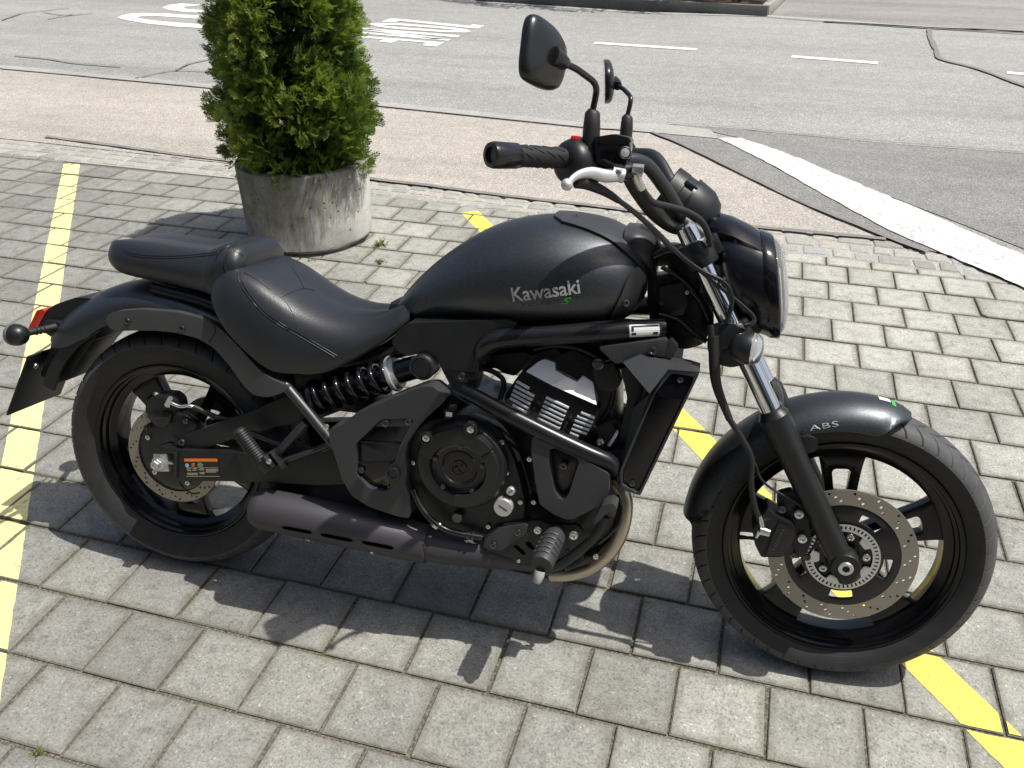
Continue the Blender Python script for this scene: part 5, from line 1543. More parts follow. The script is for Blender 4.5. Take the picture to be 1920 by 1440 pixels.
# hoses and cables
ptube('brake_hose', [(1204, 354, -0.272), (1222, 378, -0.24), (1258, 388, -0.2), (1290, 398, -0.17), (1315, 415, -0.15), (1328, 440, -0.135), (1333, 462, -0.13)], 0.0062, M['rubber'], parent=hb)
ptube('brake_hose', [(1333, 610, -0.135), (1337, 660, -0.14), (1343, 720, -0.145), (1362, 775, -0.148), (1390, 820, -0.142), (1409, 860, -0.135), (1408, 905, -0.13), (1414, 945, -0.127), (1424, 975, -0.125)], 0.0062, M['rubber'], parent=fork)
ptube('hose_sleeve', [(1338, 630, -0.14), (1340, 690, -0.147), (1346, 730, -0.147), (1368, 787, -0.149)], [0.010, 0.011, 0.0095, 0.007], M['rubber'], parent=fork)
ptube('sensor_wire', [(1400, 845, -0.138), (1416, 870, -0.13), (1425, 895, -0.125), (1445, 915, -0.12), (1480, 935, -0.115), (1510, 955, -0.11), (1530, 985, -0.105), (1532, 1012, -0.10), (1517, 1038, -0.095)], 0.0026, M['rubber'], parent=fork, seg=8)
ptube('throttle_cable', [(1102, 345, -0.30), (1130, 358, -0.275), (1175, 387, -0.24), (1215, 421, -0.2), (1262, 468, -0.165), (1310, 505, -0.15), (1352, 526, -0.142), (1368, 545, -0.14), (1372, 570, -0.138), (1362, 605, -0.135)], 0.0048, M['semi'], parent=hb, seg=10)
ptube('throttle_cable', [(1108, 346, -0.29), (1140, 362, -0.265), (1185, 393, -0.23), (1225, 428, -0.19), (1268, 470, -0.155), (1318, 512, -0.135), (1372, 556, -0.128), (1410, 590, -0.125), (1412, 605, -0.13), (1395, 610, -0.135)], 0.0042, M['semi'], parent=hb, seg=10)
obj('cable_sleeve', tube(ppts([(1080, 340, -0.315), (1102, 345, -0.302), (1135, 360, -0.272), (1160, 376, -0.252)], None), [0.012, 0.0105, 0.008, 0.006], 12, smooth_n=4), M['rubber'], hb, 50)
ptube('wiring_loom', [(1172, 318, -0.20), (1190, 350, -0.17), (1225, 395, -0.12), (1262, 425, -0.07), (1300, 432, -0.04)], [0.012, 0.014, 0.016, 0.014, 0.010], M['rubber'], parent=hb)
ptube('clutch_cable', [(1195, 290, 0.27), (1222, 302, 0.22), (1250, 322, 0.17), (1275, 345, 0.12), (1300, 400, 0.06)], 0.0045, M['semi'], parent=hb)
obj('cable_tie', lathe([(0.008, -0.002), (0.011, -0.002), (0.011, 0.002), (0.008, 0.002)], B(1352, 527, -0.141), np.array([0.6, 0, -0.6]), 14), M['label_k'], hb)

# ---------------- fuel tank
TX = [0.560, 0.580, 0.620, 0.680, 0.760, 0.840, 0.920, 1.000, 1.050, 1.085, 1.108]
TZT = [0.740, 0.772, 0.818, 0.872, 0.926, 0.955, 0.966, 0.960, 0.944, 0.920, 0.885]
TZB = [0.715, 0.712, 0.716, 0.725, 0.735, 0.742, 0.750, 0.760, 0.772, 0.788, 0.820]
TW = [0.045, 0.066, 0.094, 0.122, 0.148, 0.163, 0.168, 0.158, 0.140, 0.112, 0.060]
def tank_par(x):
    return tuple(float(np.interp(x, _XF, f_)) for f_ in (_ZT, _ZB, _WW))
_c = catmull([np.array([a, b_, c_, d_]) for a, b_, c_, d_ in zip(TX, TZT, TZB, TW)], 6)
_XF = [p[0] for p in _c]; _ZT = [p[1] for p in _c]; _ZB = [p[2] for p in _c]; _WW = [p[3] for p in _c]
def tank_half(x, off=0.0, n=26):
    """half cross-section from the crown down to the lower edge"""
    zt, zb, w = tank_par(x)
    h = zt - zb
    zw = zb + 0.36 * h
    out = []
    for k in range(n):
        t = k / (n - 1)
        if t < 0.68:
            a = t / 0.68 * math.pi / 2
            e = 2.35
            y = w * math.sin(a) ** (2 / e); z = zw + (zt - zw) * max(math.cos(a), 0) ** (2 / e)
            # soft shoulder line
            s = math.exp(-((t - 0.40) / 0.07) ** 2) * 0.05
            y *= 1 - s * 0.25; z -= s * 0.10 * h
        else:
            a = (t - 0.68) / 0.32
            y = w * (1 - 0.30 * a ** 2.2); z = zw + (zb - zw) * a
        out.append((y, z))
    if off:
        P = [np.array(p) for p in out]; res_ = []
        for i in range(n):
            tg = P[min(i + 1, n - 1)] - P[max(i - 1, 0)]
            nn = np.array([-tg[1], tg[0]]); nn /= np.linalg.norm(nn) + 1e-9
            if nn[1] < 0 and i < 4: nn = -nn
            if nn @ (P[i] - np.array([0, zw - 0.02])) < 0: nn = -nn
            res_.append(tuple(P[i] + nn * off))
        out = res_
    return out
secs = []
for x in np.linspace(0.561, 1.107, 64):
    hf = tank_half(x)
    secs.append([np.array([x, y, z]) for y, z in hf] + [np.array([x, -y, z]) for y, z in reversed(hf[1:])])
tank = obj('fuel_tank', clean(*loft(secs), dist=1e-4), M['tank'], bike, 60)
def tank_y(x, z, off=0.0):
    hf = tank_half(x, off, 60)
    for i in range(len(hf) - 1):
        (y0, z0), (y1, z1) = hf[i], hf[i + 1]
        if (z0 - z) * (z1 - z) <= 0 and abs(z0 - z1) > 1e-9 and i > 2:
            t = (z - z0) / (z1 - z0)
            return y0 + (y1 - y0) * t
    return hf[40][0]
def tank_patch(name, xs_, tlo, thi, off, mat, side=None, both=True):
    """panel lying on the tank between two section parameters"""
    objs = []
    rows_o, rows_i = [], []
    for x in xs_:
        a, b_ = tlo(x), thi(x)
        hf = tank_half(x, off, 60); hi_ = tank_half(x, -0.004, 60)
        def at(h, t):
            k = t * 59; i = min(int(k), 58); f = k - i
            return (h[i][0] * (1 - f) + h[i + 1][0] * f, h[i][1] * (1 - f) + h[i + 1][1] * f)
        ts = np.linspace(a, b_, 18)
        if side is None:                                     # wraps over the crown
            o_ = [at(hf, t) for t in ts]; i_ = [at(hi_, t) for t in ts]
            rows_o.append([np.array([x, -y, z]) for y, z in reversed(o_[1:])] + [np.array([x, y, z]) for y, z in o_]
                          + [np.array([x, y, z]) for y, z in reversed(i_)] + [np.array([x, -y, z]) for y, z in i_[1:]])
        else:
            o_ = [at(hf, t) for t in ts]; i_ = [at(hi_, t) for t in ts]
            rows_o.append([np.array([x, side * y, z]) for y, z in o_] + [np.array([x, side * y, z]) for y, z in reversed(i_)])
    return obj(name, clean(*loft(rows_o), dist=1e-5), mat, tank, 40)
con = tank_patch('tank_console', np.linspace(0.905, 1.1065, 26), lambda x: 0.0, lambda x: float(np.interp(x, [0.905, 0.93, 0.98, 1.04, 1.08, 1.107], [0.10, 0.19, 0.235, 0.30, 0.38, 0.46])), 0.006, M['plastic_l'])
for s_ in (-1, 1):
    tank_patch('tank_side_cover', np.linspace(1.046, 1.1068, 16), lambda x: float(np.interp(x, [1.046, 1.058, 1.075, 1.09, 1.107], [0.93, 0.80, 0.58, 0.44, 0.36])), lambda x: 0.995, 0.006, M['satin'], side=s_)
bolt(np.array([1.075, -tank_y(1.075, 0.815) - 0.006, 0.815]), 0.0075, 'boltdark', tank, axis=(0.45, -0.88, 0.1))
bolt(np.array([0.95, -0.045, 0.966]), 0.006, 'boltdark', tank, axis=(0, -0.25, 1))
obj('tank_front_cowl', shell([(1.055, 0.925, 0.080, 0.032), (1.080, 0.922, 0.084, 0.034), (1.102, 0.912, 0.076, 0.038), (1.118, 0.900, 0.056, 0.038), (1.125, 0.895, 0.03, 0.028)], e=3.0), M['plastic_l'], tank, 50)
obj('tank_lower_trim', tube([np.array([x, -tank_y(x, tank_par(x)[1] + 0.004) + 0.004, tank_par(x)[1] - 0.003]) for x in np.linspace(0.66, 1.07, 14)], 0.006, 8), M['plastic'], tank, 60)

# lettering on the tank and the front fender
def text_mesh(s, bold=0.0, shear=0.0, space=1.0):
    cu = bpy.data.curves.new('text', 'FONT'); cu.body = s; cu.size = 1.0; cu.offset = bold; cu.shear = shear; cu.space_character = space; cu.resolution_u = 3
    t = bpy.data.objects.new('text', cu); scene.collection.objects.link(t)
    dg = bpy.context.evaluated_depsgraph_get()
    me = t.evaluated_get(dg).to_mesh()
    V = [np.array(v.co) for v in me.vertices]; F = [tuple(p.vertices) for p in me.polygons]
    t.evaluated_get(dg).to_mesh_clear()
    bpy.data.objects.remove(t); bpy.data.curves.remove(cu)
    return V, F
def lettering(name, s, p0, p1, h, surf, mat, parent, bold=0.0, shear=0.0, space=1.0, lift=0.0012):
    """text whose base line runs from p0 to p1 (x,z); h = cap height; surf(x,z) gives y of the surface"""
    V, F = text_mesh(s, bold, shear, space)
    xs_ = [v[0] for v in V]; x0, x1 = min(xs_), max(xs_)
    cap = max(v[1] for v in V if True)
    p0, p1 = np.array(p0), np.array(p1); e = (p1 - p0); Lb = np.linalg.norm(e); e /= Lb; n = np.array([-e[1], e[0]])
    W = []
    for v in V:
        q = p0 + e * (v[0] - x0) / (x1 - x0) * Lb + n * v[1] / cap * h
        W.append(np.array([q[0], surf(q[0], q[1]) - lift, q[1]]))
    # split long faces so that they follow the surface
    return obj(name, (W, F), mat, parent, None)
ts = lambda x, z: -tank_y(x, z)
def on_tank(px, py):
    y = -0.165
    for _ in range(6):
        p = B(px, py, y); y = -tank_y(p[0], p[2])
    p = B(px, py, y); return (float(p[0]), float(p[2]))
lettering('brand_lettering', 'Kawasaki', on_tank(962, 565), on_tank(1089, 549), 0.028, ts, M['silver_print'], tank, bold=0.014, space=0.98, lift=0.002)
lettering('model_lettering', 'vulcan', on_tank(978, 575), on_tank(1050, 569), 0.011, ts, M['dark_print'], tank, bold=0.01, shear=0.3, space=1.15)
lettering('model_initial', 'S', on_tank(1052, 570), on_tank(1073, 568), 0.012, ts, M['green'], tank, bold=0.02, shear=0.45)
def fend_y(x, z):
    a = math.degrees(math.atan2(z - fc[2], x - fc[0])); r = math.hypot(z - fc[2], x - fc[0])
    R0, w0 = ff_R(a), ff_w(a)
    prof_ = [(0.0, R0), (0.25 * w0, R0 - 0.0015), (0.5 * w0, R0 - 0.007), (0.72 * w0, R0 - 0.017), (0.88 * w0, R0 - 0.030), (0.97 * w0, R0 - 0.044), (1.0 * w0, R0 - 0.058), (w0, 0.2)]
    return -float(np.interp(-r, [-p[1] for p in prof_], [p[0] for p in prof_]))
lettering('abs_lettering', 'ABS', B2(1519, 808, -0.078), B2(1573, 799, -0.078), 0.0105, fend_y, M['silver_print'], ff, bold=0.0, space=1.1, lift=0.001)
bolt(B(1508, 808, -0.079), 0.0035, 'boltdark', ff)

# small registration sticker at the tip of the fender
def fender_pt(a, y, lift=0.001):
    ar = math.radians(a); R0, w0 = ff_R(a), ff_w(a)
    prof_ = [(0.0, R0), (0.25 * w0, R0 - 0.0015), (0.5 * w0, R0 - 0.007), (0.72 * w0, R0 - 0.017), (0.88 * w0, R0 - 0.030)]
    r = float(np.interp(abs(y), [p[0] for p in prof_], [p[1] for p in prof_])) + lift
    return np.array([fc[0] + r * math.cos(ar), y, fc[2] + r * math.sin(ar)])
def stick(name, a0, a1, y0, y1, mat):
    rows_ = [[fender_pt(a, y) for y in np.linspace(y0, y1, 5)] for a in np.linspace(a0, a1, 5)]
    return obj(name, loft(rows_, False, False), mat, ff, None)
stick('fender_sticker', 81.5, 85.5, -0.014, 0.006, M['label_w'])
stick('fender_sticker', 79.8, 81.2, -0.024, 0.002, M['green'])

# ---------------- seats
def cushion(name, secs, mat, parent, n=6, smooth=60):
    """secs: x and half outlines [(y,z)...] from the crown centre to the bottom centre"""
    S = []
    for x, hf in secs:
        h = catmull([np.array([0, p[0], p[1]]) for p in hf], 5)
        S.append([np.array([x, p[1], p[2]]) for p in h] + [np.array([x, -p[1], p[2]]) for p in reversed(h[1:-1])])
    m = len(S[0]); dense = []
    for k in range(m):
        dense.append(catmull([s[k] for s in S], n))
    return obj(name, clean(*loft([[dense[k][i] for k in range(m)] for i in range(len(dense[0]))]), dist=1e-5), mat, parent, smooth)
def half(top, we, ze, wm, zm, wb, zb, dish=0.004):
    return [(0.0, top), (we * 0.45, top + dish * 0.6), (we * 0.80, (top + ze) / 2 + dish + 0.004), (we, ze), (wm, zm), (wb, zb), (wb - 0.02, zb - 0.006), (0.0, zb - 0.004)]
seat_s = [(0.150, half(0.786, 0.085, 0.776, 0.105, 0.760, 0.108, 0.742, 0)), (0.165, half(0.800, 0.112, 0.782, 0.132, 0.755, 0.136, 0.722)),
          (0.205, half(0.806, 0.132, 0.782, 0.150, 0.735, 0.152, 0.676)), (0.262, half(0.793, 0.140, 0.762, 0.158, 0.704, 0.156, 0.628)),
          (0.315, half(0.768, 0.142, 0.732, 0.159, 0.672, 0.156, 0.598)), (0.370, half(0.740, 0.140, 0.702, 0.155, 0.648, 0.150, 0.594)),
          (0.430, half(0.721, 0.134, 0.684, 0.148, 0.640, 0.144, 0.600)), (0.490, half(0.716, 0.122, 0.684, 0.134, 0.655, 0.132, 0.628)),
          (0.545, half(0.727, 0.108, 0.702, 0.118, 0.684, 0.118, 0.664)), (0.590, half(0.752, 0.092, 0.732, 0.102, 0.716, 0.104, 0.700)), (0.612, half(0.768, 0.078, 0.752, 0.090, 0.738, 0.094, 0.722))]
seat = cushion('rider_seat', seat_s, M['leather'], bike)
pil_s = [(-0.152, half(0.800, 0.030, 0.797, 0.035, 0.787, 0.034, 0.774, 0)), (-0.141, half(0.818, 0.062, 0.811, 0.070, 0.792, 0.062, 0.772)), (-0.108, half(0.828, 0.088, 0.817, 0.097, 0.788, 0.082, 0.762)),
         (-0.05, half(0.832, 0.096, 0.818, 0.106, 0.785, 0.092, 0.756)), (0.04, half(0.829, 0.100, 0.815, 0.112, 0.781, 0.098, 0.750)), (0.118, half(0.829, 0.104, 0.815, 0.117, 0.780, 0.106, 0.744)),
         (0.146, half(0.838, 0.108, 0.822, 0.123, 0.783, 0.112, 0.742)), (0.176, half(0.849, 0.109, 0.831, 0.121, 0.798, 0.114, 0.752)), (0.208, half(0.843, 0.104, 0.828, 0.114, 0.804, 0.108, 0.772)), (0.224, half(0.829, 0.085, 0.820, 0.092, 0.810, 0.088, 0.797, 0))]
pil = cushion('pillion_seat', pil_s, M['leather'], bike)
from mathutils.bvhtree import BVHTree
def bvh_of(o):
    return BVHTree.FromPolygons([v.co.copy() for v in o.data.vertices], [tuple(p.vertices) for p in o.data.polygons])
def hit(bv, px, py, lift):
    d = MB.T @ ray(px, py)
    loc, nrm_, idx, dist = bv.ray_cast(Vector(CB), Vector(d))
    if loc is None: return None
    return np.array(loc) + np.array(nrm_) * lift
def seam_px(bv, pts, parent, r=0.0010, lift=0.0003, name='seat_seam', mat='label_k', n=5):
    P_ = [np.array([*p, 0.0]) for p in pts]
    q = [hit(bv, p[0], p[1], lift) for p in catmull(P_, n)]
    q = [p for p in q if p is not None]
    if len(q) > 2: obj(name, tube(q, r, 6), M[mat], parent, 60)
def surf_line(secs, col_pts, parent, r=0.0011, name='seat_seam'):
    return obj(name, tube(col_pts, r, 6, smooth_n=5), M['label_k'], parent, 60)
def seat_pt(secs, x, k, lift=0.0007):
    xs_ = [s[0] for s in secs]
    def ev(kk): return (float(np.interp(x, xs_, [s[1][kk][0] for s in secs])), float(np.interp(x, xs_, [s[1][kk][1] for s in secs])))
    i = int(k); f = k - i
    a, b_ = ev(i), ev(min(i + 1, 7))
    return np.array([x, -(a[0] * (1 - f) + b_[0] * f) - lift, a[1] * (1 - f) + b_[1] * f + lift])
def seams(secs, parent, xs0, ks, d=0.005):
    for dk in (0.0, 0.10):
        surf_line(secs, [seat_pt(secs, x, np.interp(x, xs0, ks) + dk) for x in np.linspace(xs0[0], xs0[-1], 14)], parent)
sb_, pb_ = bvh_of(seat), bvh_of(pil)
for dx, dy in ((0, 0), (-4, 3)):
    seam_px(sb_, [(450 + dx, 506 + dy), (452 + dx, 522 + dy), (460 + dx, 540 + dy), (480 + dx, 566 + dy), (502 + dx, 589 + dy), (530 + dx, 608 + dy), (562 + dx, 626 + dy), (600 + dx, 648 + dy), (632 + dx, 667 + dy)], seat)
seam_px(sb_, [(458, 511), (480, 524), (505, 542), (530, 560), (545, 580), (553, 600), (558, 622)], seat, 0.0008)
seam_px(sb_, [(528, 557), (548, 548), (570, 541), (590, 545)], seat, 0.0008)
seam_px(sb_, [(570, 541), (560, 520), (547, 500)], seat, 0.0008)
for dy in (0, 4):
    seam_px(pb_, [(230, 466 + dy), (245, 474 + dy), (280, 479 + dy), (330, 480 + dy), (380, 476 + dy), (408, 473 + dy)], pil)
seam_px(pb_, [(455, 453), (437, 462), (426, 478), (421, 495), (423, 508)], pil, 0.0026)
seam_px(pb_, [(430, 461), (415, 470), (405, 485), (401, 505), (399, 515)], pil, 0.0012)
seam_px(pb_, [(440, 471), (452, 477), (456, 482)], pil, 0.0008)

# ---------------- frame and bodywork below the tank
pp('side_panel', [(733, 642), (748, 618), (764, 606), (850, 603), (952, 599), (972, 606), (958, 616), (925, 627), (905, 645), (899, 672), (897, 705), (888, 738), (868, 744), (846, 726), (832, 700), (820, 674), (800, 663), (782, 664), (765, 668), (748, 660)], -0.152, 0.05, M['plastic'], bike, bevel=0.010, r=0.006, seg=3)
frame = obj('frame', tube(ppts([(903, 672, -0.135), (906, 655, -0.145), (925, 640, -0.15), (965, 632, -0.15), (1040, 627, -0.145), (1120, 622, -0.135), (1200, 618, -0.12), (1246, 616, -0.108)], None), [0.018, 0.020, 0.021, 0.0215, 0.0215, 0.0215, 0.021, 0.020], 20, smooth_n=5), M['frame'], bike, 60)
obj('frame_tube', mirror_y(tube(ppts([(903, 672, -0.135), (906, 655, -0.145), (925, 640, -0.15), (965, 632, -0.15), (1040, 627, -0.145), (1120, 622, -0.135), (1200, 618, -0.12), (1246, 616, -0.108)], None), 0.0215, 16, smooth_n=4)), M['frame'], frame, 60)
dn = [(868, 732, -0.165), (895, 745, -0.172), (940, 770, -0.178), (1030, 815, -0.178), (1100, 848, -0.174), (1145, 868, -0.165), (1165, 890, -0.15)]
obj('down_tube', tube(ppts(dn, None), [0.0165, 0.0175, 0.018, 0.018, 0.018, 0.0175, 0.016], 20, smooth_n=5), M['frame'], frame, 60)
obj('down_tube', mirror_y(tube(ppts(dn, None), 0.0178, 16, smooth_n=4)), M['frame'], frame, 60)
# certification label on the upper tube
lp0, lp1 = B(1176, 622, -0.146), B(1236, 620, -0.134)
def tube_label(name, c0, c1, ax_r, a0, a1, mat, parent, lift=0.0006):
    c0, c1 = np.array(c0), np.array(c1); t = (c1 - c0); L_ = np.linalg.norm(t); t /= L_
    u = np.array([0, -1.0, 0]); u -= t * (u @ t); u /= np.linalg.norm(u); w = np.cross(t, u)
    if w[2] < 0: w = -w
    rows_ = []
    for s in (0, 0.5, 1):
        rows_.append([c0 + t * L_ * s + (ax_r + lift) * (math.cos(a) * u + math.sin(a) * w) for a in np.linspace(a0, a1, 7)])
    return obj(name, loft(rows_, False, False), mat, parent, None)
fa_, fb_ = B(1178, 619.5, -0.125), B(1234, 617, -0.112)
tube_label('certification_label', fa_, fb_, 0.0212, -0.45, 0.75, M['label_w'], frame)
tube_label('label_border', B(1174, 619.7, -0.126), B(1178, 619.5, -0.125), 0.0212, -0.45, 0.75, M['label_k'], frame, 0.0008)
tube_label('label_border', B(1234, 617, -0.112), B(1238, 616.9, -0.111), 0.0212, -0.45, 0.75, M['label_k'], frame, 0.0008)
tube_label('label_print', fa_ + (fb_ - fa_) * 0.06, fa_ + (fb_ - fa_) * 0.94, 0.0212, 0.48, 0.62, M['label_k'], frame, 0.0011)
tube_label('label_print', fa_ + (fb_ - fa_) * 0.06, fa_ + (fb_ - fa_) * 0.22, 0.0212, -0.25, -0.02, M['label_k'], frame, 0.0011)
tube_label('label_print', fa_ + (fb_ - fa_) * 0.78, fa_ + (fb_ - fa_) * 0.94, 0.0212, -0.25, -0.02, M['label_k'], frame, 0.0011)
tube_label('label_print', fa_ + (fb_ - fa_) * 0.06, fa_ + (fb_ - fa_) * 0.14, 0.0212, 0.1, 0.48, M['label_k'], frame, 0.0011)
obj('head_gusset', plate(round_poly([B2(*p, -0.05) for p in ((1218, 612), (1212, 560), (1214, 505), (1226, 468), (1262, 462), (1300, 474), (1340, 610), (1318, 650), (1285, 660), (1240, 650))], 0.01), 0.03, -0.03, [round_poly([B2(*p, -0.03) for p in ((1230, 500), (1252, 498), (1252, 514), (1232, 518))], 0.003)], 0.006), M['semi'], frame)
obj('spine', boxvf((0.85, 0, 0.70), (0.62, 0.10, 0.10), None, 0.02), M['plastic'], frame)
obj('seat_rail', merge(tube([(0.62, -0.09, 0.66), (0.40, -0.09, 0.60), (0.16, -0.085, 0.70), (-0.02, -0.08, 0.73)], 0.014, 12, smooth_n=4), tube([(0.62, 0.09, 0.66), (0.40, 0.09, 0.60), (0.16, 0.085, 0.70), (-0.02, 0.08, 0.73)], 0.014, 12, smooth_n=4)), M['frame'], frame, 60)
obj('battery_box', boxvf((0.42, 0.0, 0.55), (0.20, 0.14, 0.14), None, 0.012), M['plastic'], frame)

# pivot cap and shock
cyl('pivot_cap', B(790, 690, -0.168), RIGHT, [(0.028, -0.05), (0.028, -0.004), (0.024, 0.0), (0.0215, 0.001), (0.0205, -0.001), (0.0195, 0.001), (0.0, 0.0015)], M['plastic'], frame, 32)
sa, sb = B(600, 742, -0.11), B(740, 700, -0.11)
sdir = (sb - sa) / np.linalg.norm(sb - sa); sl_ = np.linalg.norm(sb - sa)
shock = obj('rear_shock', merge(tube([sa - sdir * 0.03, sa + sdir * sl_ * 0.98], 0.024, 20), tube([sb - sdir * 0.005, sb + sdir * 0.055], 0.026, 20)), M['semi'], bike, 45)
_, su, sw_ = axis_basis(sdir)
hel = []
turns = 6.3
for k in range(int(turns * 22) + 1):
    a = 2 * math.pi * k / 22; t = k / (turns * 22)
    hel.append(sa + sdir * (sl_ * (0.0 + 0.96 * t)) + 0.0345 * (math.cos(a) * su + math.sin(a) * sw_))
obj('shock_spring', tube(hel, 0.0062, 10), M['gloss'], shock, 60)
obj('spring_seat', lathe([(0.026, 0.0), (0.040, 0.0), (0.041, 0.004), (0.040, 0.008), (0.034, 0.009), (0.034, 0.018), (0.026, 0.018)], sb - sdir * 0.006, sdir, 28), M['alloy'], shock, 35)
obj('spring_seat', lathe([(0.024, 0.0), (0.041, 0.0), (0.041, -0.008), (0.026, -0.012)], sa - sdir * 0.004, sdir, 28), M['semi'], shock, 35)

# ---------------- swing arm, stays, pillion peg
swing = pp('swing_arm', [(284, 843), (300, 838), (330, 844), (470, 852), (560, 850), (640, 846), (690, 850), (700, 905), (600, 910), (500, 904), (410, 902), (345, 902), (328, 893), (325, 850), (288, 850)], -0.135, 0.04, M['plastic'], bike, bevel=0.006, r=0.006, seg=3)
pp('stay_plate', [(333, 830), (345, 816), (430, 785), (468, 773), (530, 745), (600, 725), (660, 720), (665, 760), (600, 785), (520, 800), (440, 822), (372, 845), (335, 845), (300, 842)], -0.118, 0.018, M['plastic'], swing, bevel=0.004, r=0.006)
boltpx(342, 829, -0.119, 0.009, 'boltdark', swing)
pp('panel_pocket', [(833, 692), (890, 700), (888, 716), (862, 716)], -0.1535, 0.01, M['semi'], frame, bevel=0.001, r=0.003)
boltpx(866, 705, -0.154, 0.0085, 'boltdark', frame)
obj('swing_arm_left', mirror_y(plate(round_poly([B2(*p, -0.135) for p in ((284, 843), (470, 852), (690, 850), (700, 905), (410, 902), (345, 902), (300, 893))], 0.008), -0.095, -0.135, (), 0.006)), M['plastic'], swing)
pp('axle_block', [(287, 851), (313, 851), (317, 884), (291, 884)], -0.131, 0.03, M['alloy'], swing, bevel=0.002, r=0.002)
nut = cyl('axle_nut', B(297, 869, -0.132), RIGHT, [(0.0155, 0.0), (0.0155, 0.003), (0.0125, 0.004), (0.0125, 0.014), (0.0115, 0.016), (0.0070, 0.016), (0.0065, 0.012), (0.0, 0.012)], M['steel'], swing, 6, 20)
cyl('axle_washer', B(297, 869, -0.132), RIGHT, [(0.017, -0.002), (0.017, 0.002), (0.0, 0.002)], M['steel'], swing, 28)
obj('adjuster_bolt', tube([B(313, 868, -0.131), B(326, 868, -0.131)], 0.0035, 8), M['steel'], swing)
obj('pad_clamp', tube(ppts([(331, 846), (331, 852), (330, 895)], -0.137), 0.004, 8), M['plastic'], swing)
# warning label on the arm
yl = -0.1356
def flat(name, pxs, y, mat, parent, t=0.0004):
    return obj(name, plate([B2(*p, y) for p in pxs], y + t, y, (), 0), mat, parent, None)
lab = flat('warning_label', [(344, 859), (408, 859), (413, 894), (349, 894)], yl - 0.0004, M['label_k'], swing)
flat('label_stripe', [(345, 860), (407, 860), (408, 865.5), (345.7, 865.5)], yl - 0.0009, M['orange'], lab)
obj('label_icon', plate(circle_pts(B2(351, 872.5, yl), 0.0050, 18), yl, yl - 0.001, (), 0), M['blue'], lab, None)
for x0, y0, x1 in ((359, 868.5, 365), (359, 871, 365), (359, 873.5, 365), (371, 868, 378), (370, 871, 381), (371, 873.5, 380), (350, 879, 357), (351, 882, 358), (360, 881, 369), (362, 878, 368), (373, 880.5, 383), (375, 878, 381), (386, 880, 408), (386, 882.3, 409), (386, 884.6, 405), (351, 887, 371), (351, 889.5, 370), (374, 885.5, 384), (375, 887.8, 383)):
    flat('label_text', [(x0, y0), (x1, y0), (x1, y0 + 1.2), (x0, y0 + 1.2)], yl - 0.001, M['orange'] if x0 == 359 and y0 < 875 else M['tan_print'], lab)
for a, b_ in (((349, 877), (409, 877)), ((349, 893), (412, 893))):
    flat('label_rule', [a, b_, (b_[0], b_[1] + 0.7), (a[0], a[1] + 0.7)], yl - 0.001, M['tan_print'], lab)

pegb = obj('pillion_peg_stay', merge(tube(ppts([(535, 722, -0.142), (575, 770, -0.150), (628, 835, -0.155)], None), 0.0125, 16), tube(ppts([(574, 791, -0.150), (548, 820, -0.150), (520, 850, -0.148)], None), 0.0105, 14), tube(ppts([(612, 836, -0.150), (575, 850, -0.150), (524, 868, -0.148)], None), 0.0075, 12), tube(ppts([(470, 812, -0.118), (505, 826, -0.120), (530, 836, -0.122)], None), 0.006, 10)), M['satin'], bike, 50)
pA, pB = B(447, 808, -0.165), B(490, 866, -0.172)
pdir = (pB - pA) / np.linalg.norm(pB - pA); pl = np.linalg.norm(pB - pA)
rp_ = [(0.0, -0.006), (0.010, -0.005), (0.0155, 0.0)]
for k in range(13):
    t = 0.004 + k * (pl - 0.008) / 13
    rp_ += [(0.0175, t), (0.0178, t + 0.0028), (0.0158, t + 0.0034), (0.0156, t + 0.0048)]
rp_ += [(0.016, pl), (0.0, pl + 0.002)]
peg2 = obj('pillion_peg', lathe(rp_, pA, pdir, 24), M['rubber'], pegb, 30)
obj('peg_clevis', boxvf(B(503, 867, -0.165), (0.036, 0.040, 0.030), np.stack([pdir, [0, 1, 0], np.cross(pdir, [0, 1, 0])], 1), 0.004), M['plastic'], pegb)
bolt(B(505, 865, -0.187), 0.006, 'steel', pegb)
obj('peg_clevis_plate', boxvf(B(523, 860, -0.158), (0.004, 0.03, 0.05), np.stack([np.cross(pdir, [0, 1, 0]), [0, 1, 0], pdir], 1), 0.001), M['plastic'], pegb)

# rear caliper
cal = pp('rear_caliper', [(274, 752), (286, 743), (310, 746), (322, 756), (326, 772), (318, 795), (305, 802), (290, 798), (279, 785), (272, 770)], -0.118, 0.06, M['plastic'], bike, bevel=0.006, r=0.006, seg=3)
pp('caliper_face', [(278, 776), (296, 771), (322, 774), (317, 794), (304, 801), (289, 796)], -0.123, 0.02, M['semi'], cal, bevel=0.003, r=0.006)
pp('caliper_bracket', [(318, 775), (345, 780), (368, 795), (366, 812), (345, 828), (322, 815), (308, 805)], -0.110, 0.02, M['plastic'], cal, bevel=0.003, r=0.005)
boltpx(349, 789, -0.111, 0.007, 'boltdark', cal); boltpx(274, 801, -0.08, 0.006, 'boltdark', cal)
obj('banjo_bolt', tube([B(314, 760, -0.125), B(320, 746, -0.130)], [0.0075, 0.0058], 6), M['steel'], cal, 20)
ptube('brake_line', [(322, 756, -0.125), (338, 762, -0.122), (355, 761, -0.118), (368, 765, -0.112), (392, 778, -0.105), (420, 786, -0.10)], 0.0042, M['steel'], parent=cal)
ptube('brake_line_cover', [(362, 762, -0.116), (380, 770, -0.110), (410, 783, -0.102), (450, 790, -0.095)], 0.0062, M['rubber'], parent=cal)
lettering('caliper_lettering', 'NISSIN', B2(284, 786, -0.124), B2(312, 785, -0.124), 0.0048, lambda x, z: -0.1232, M['boltdark'], cal, bold=0.02)
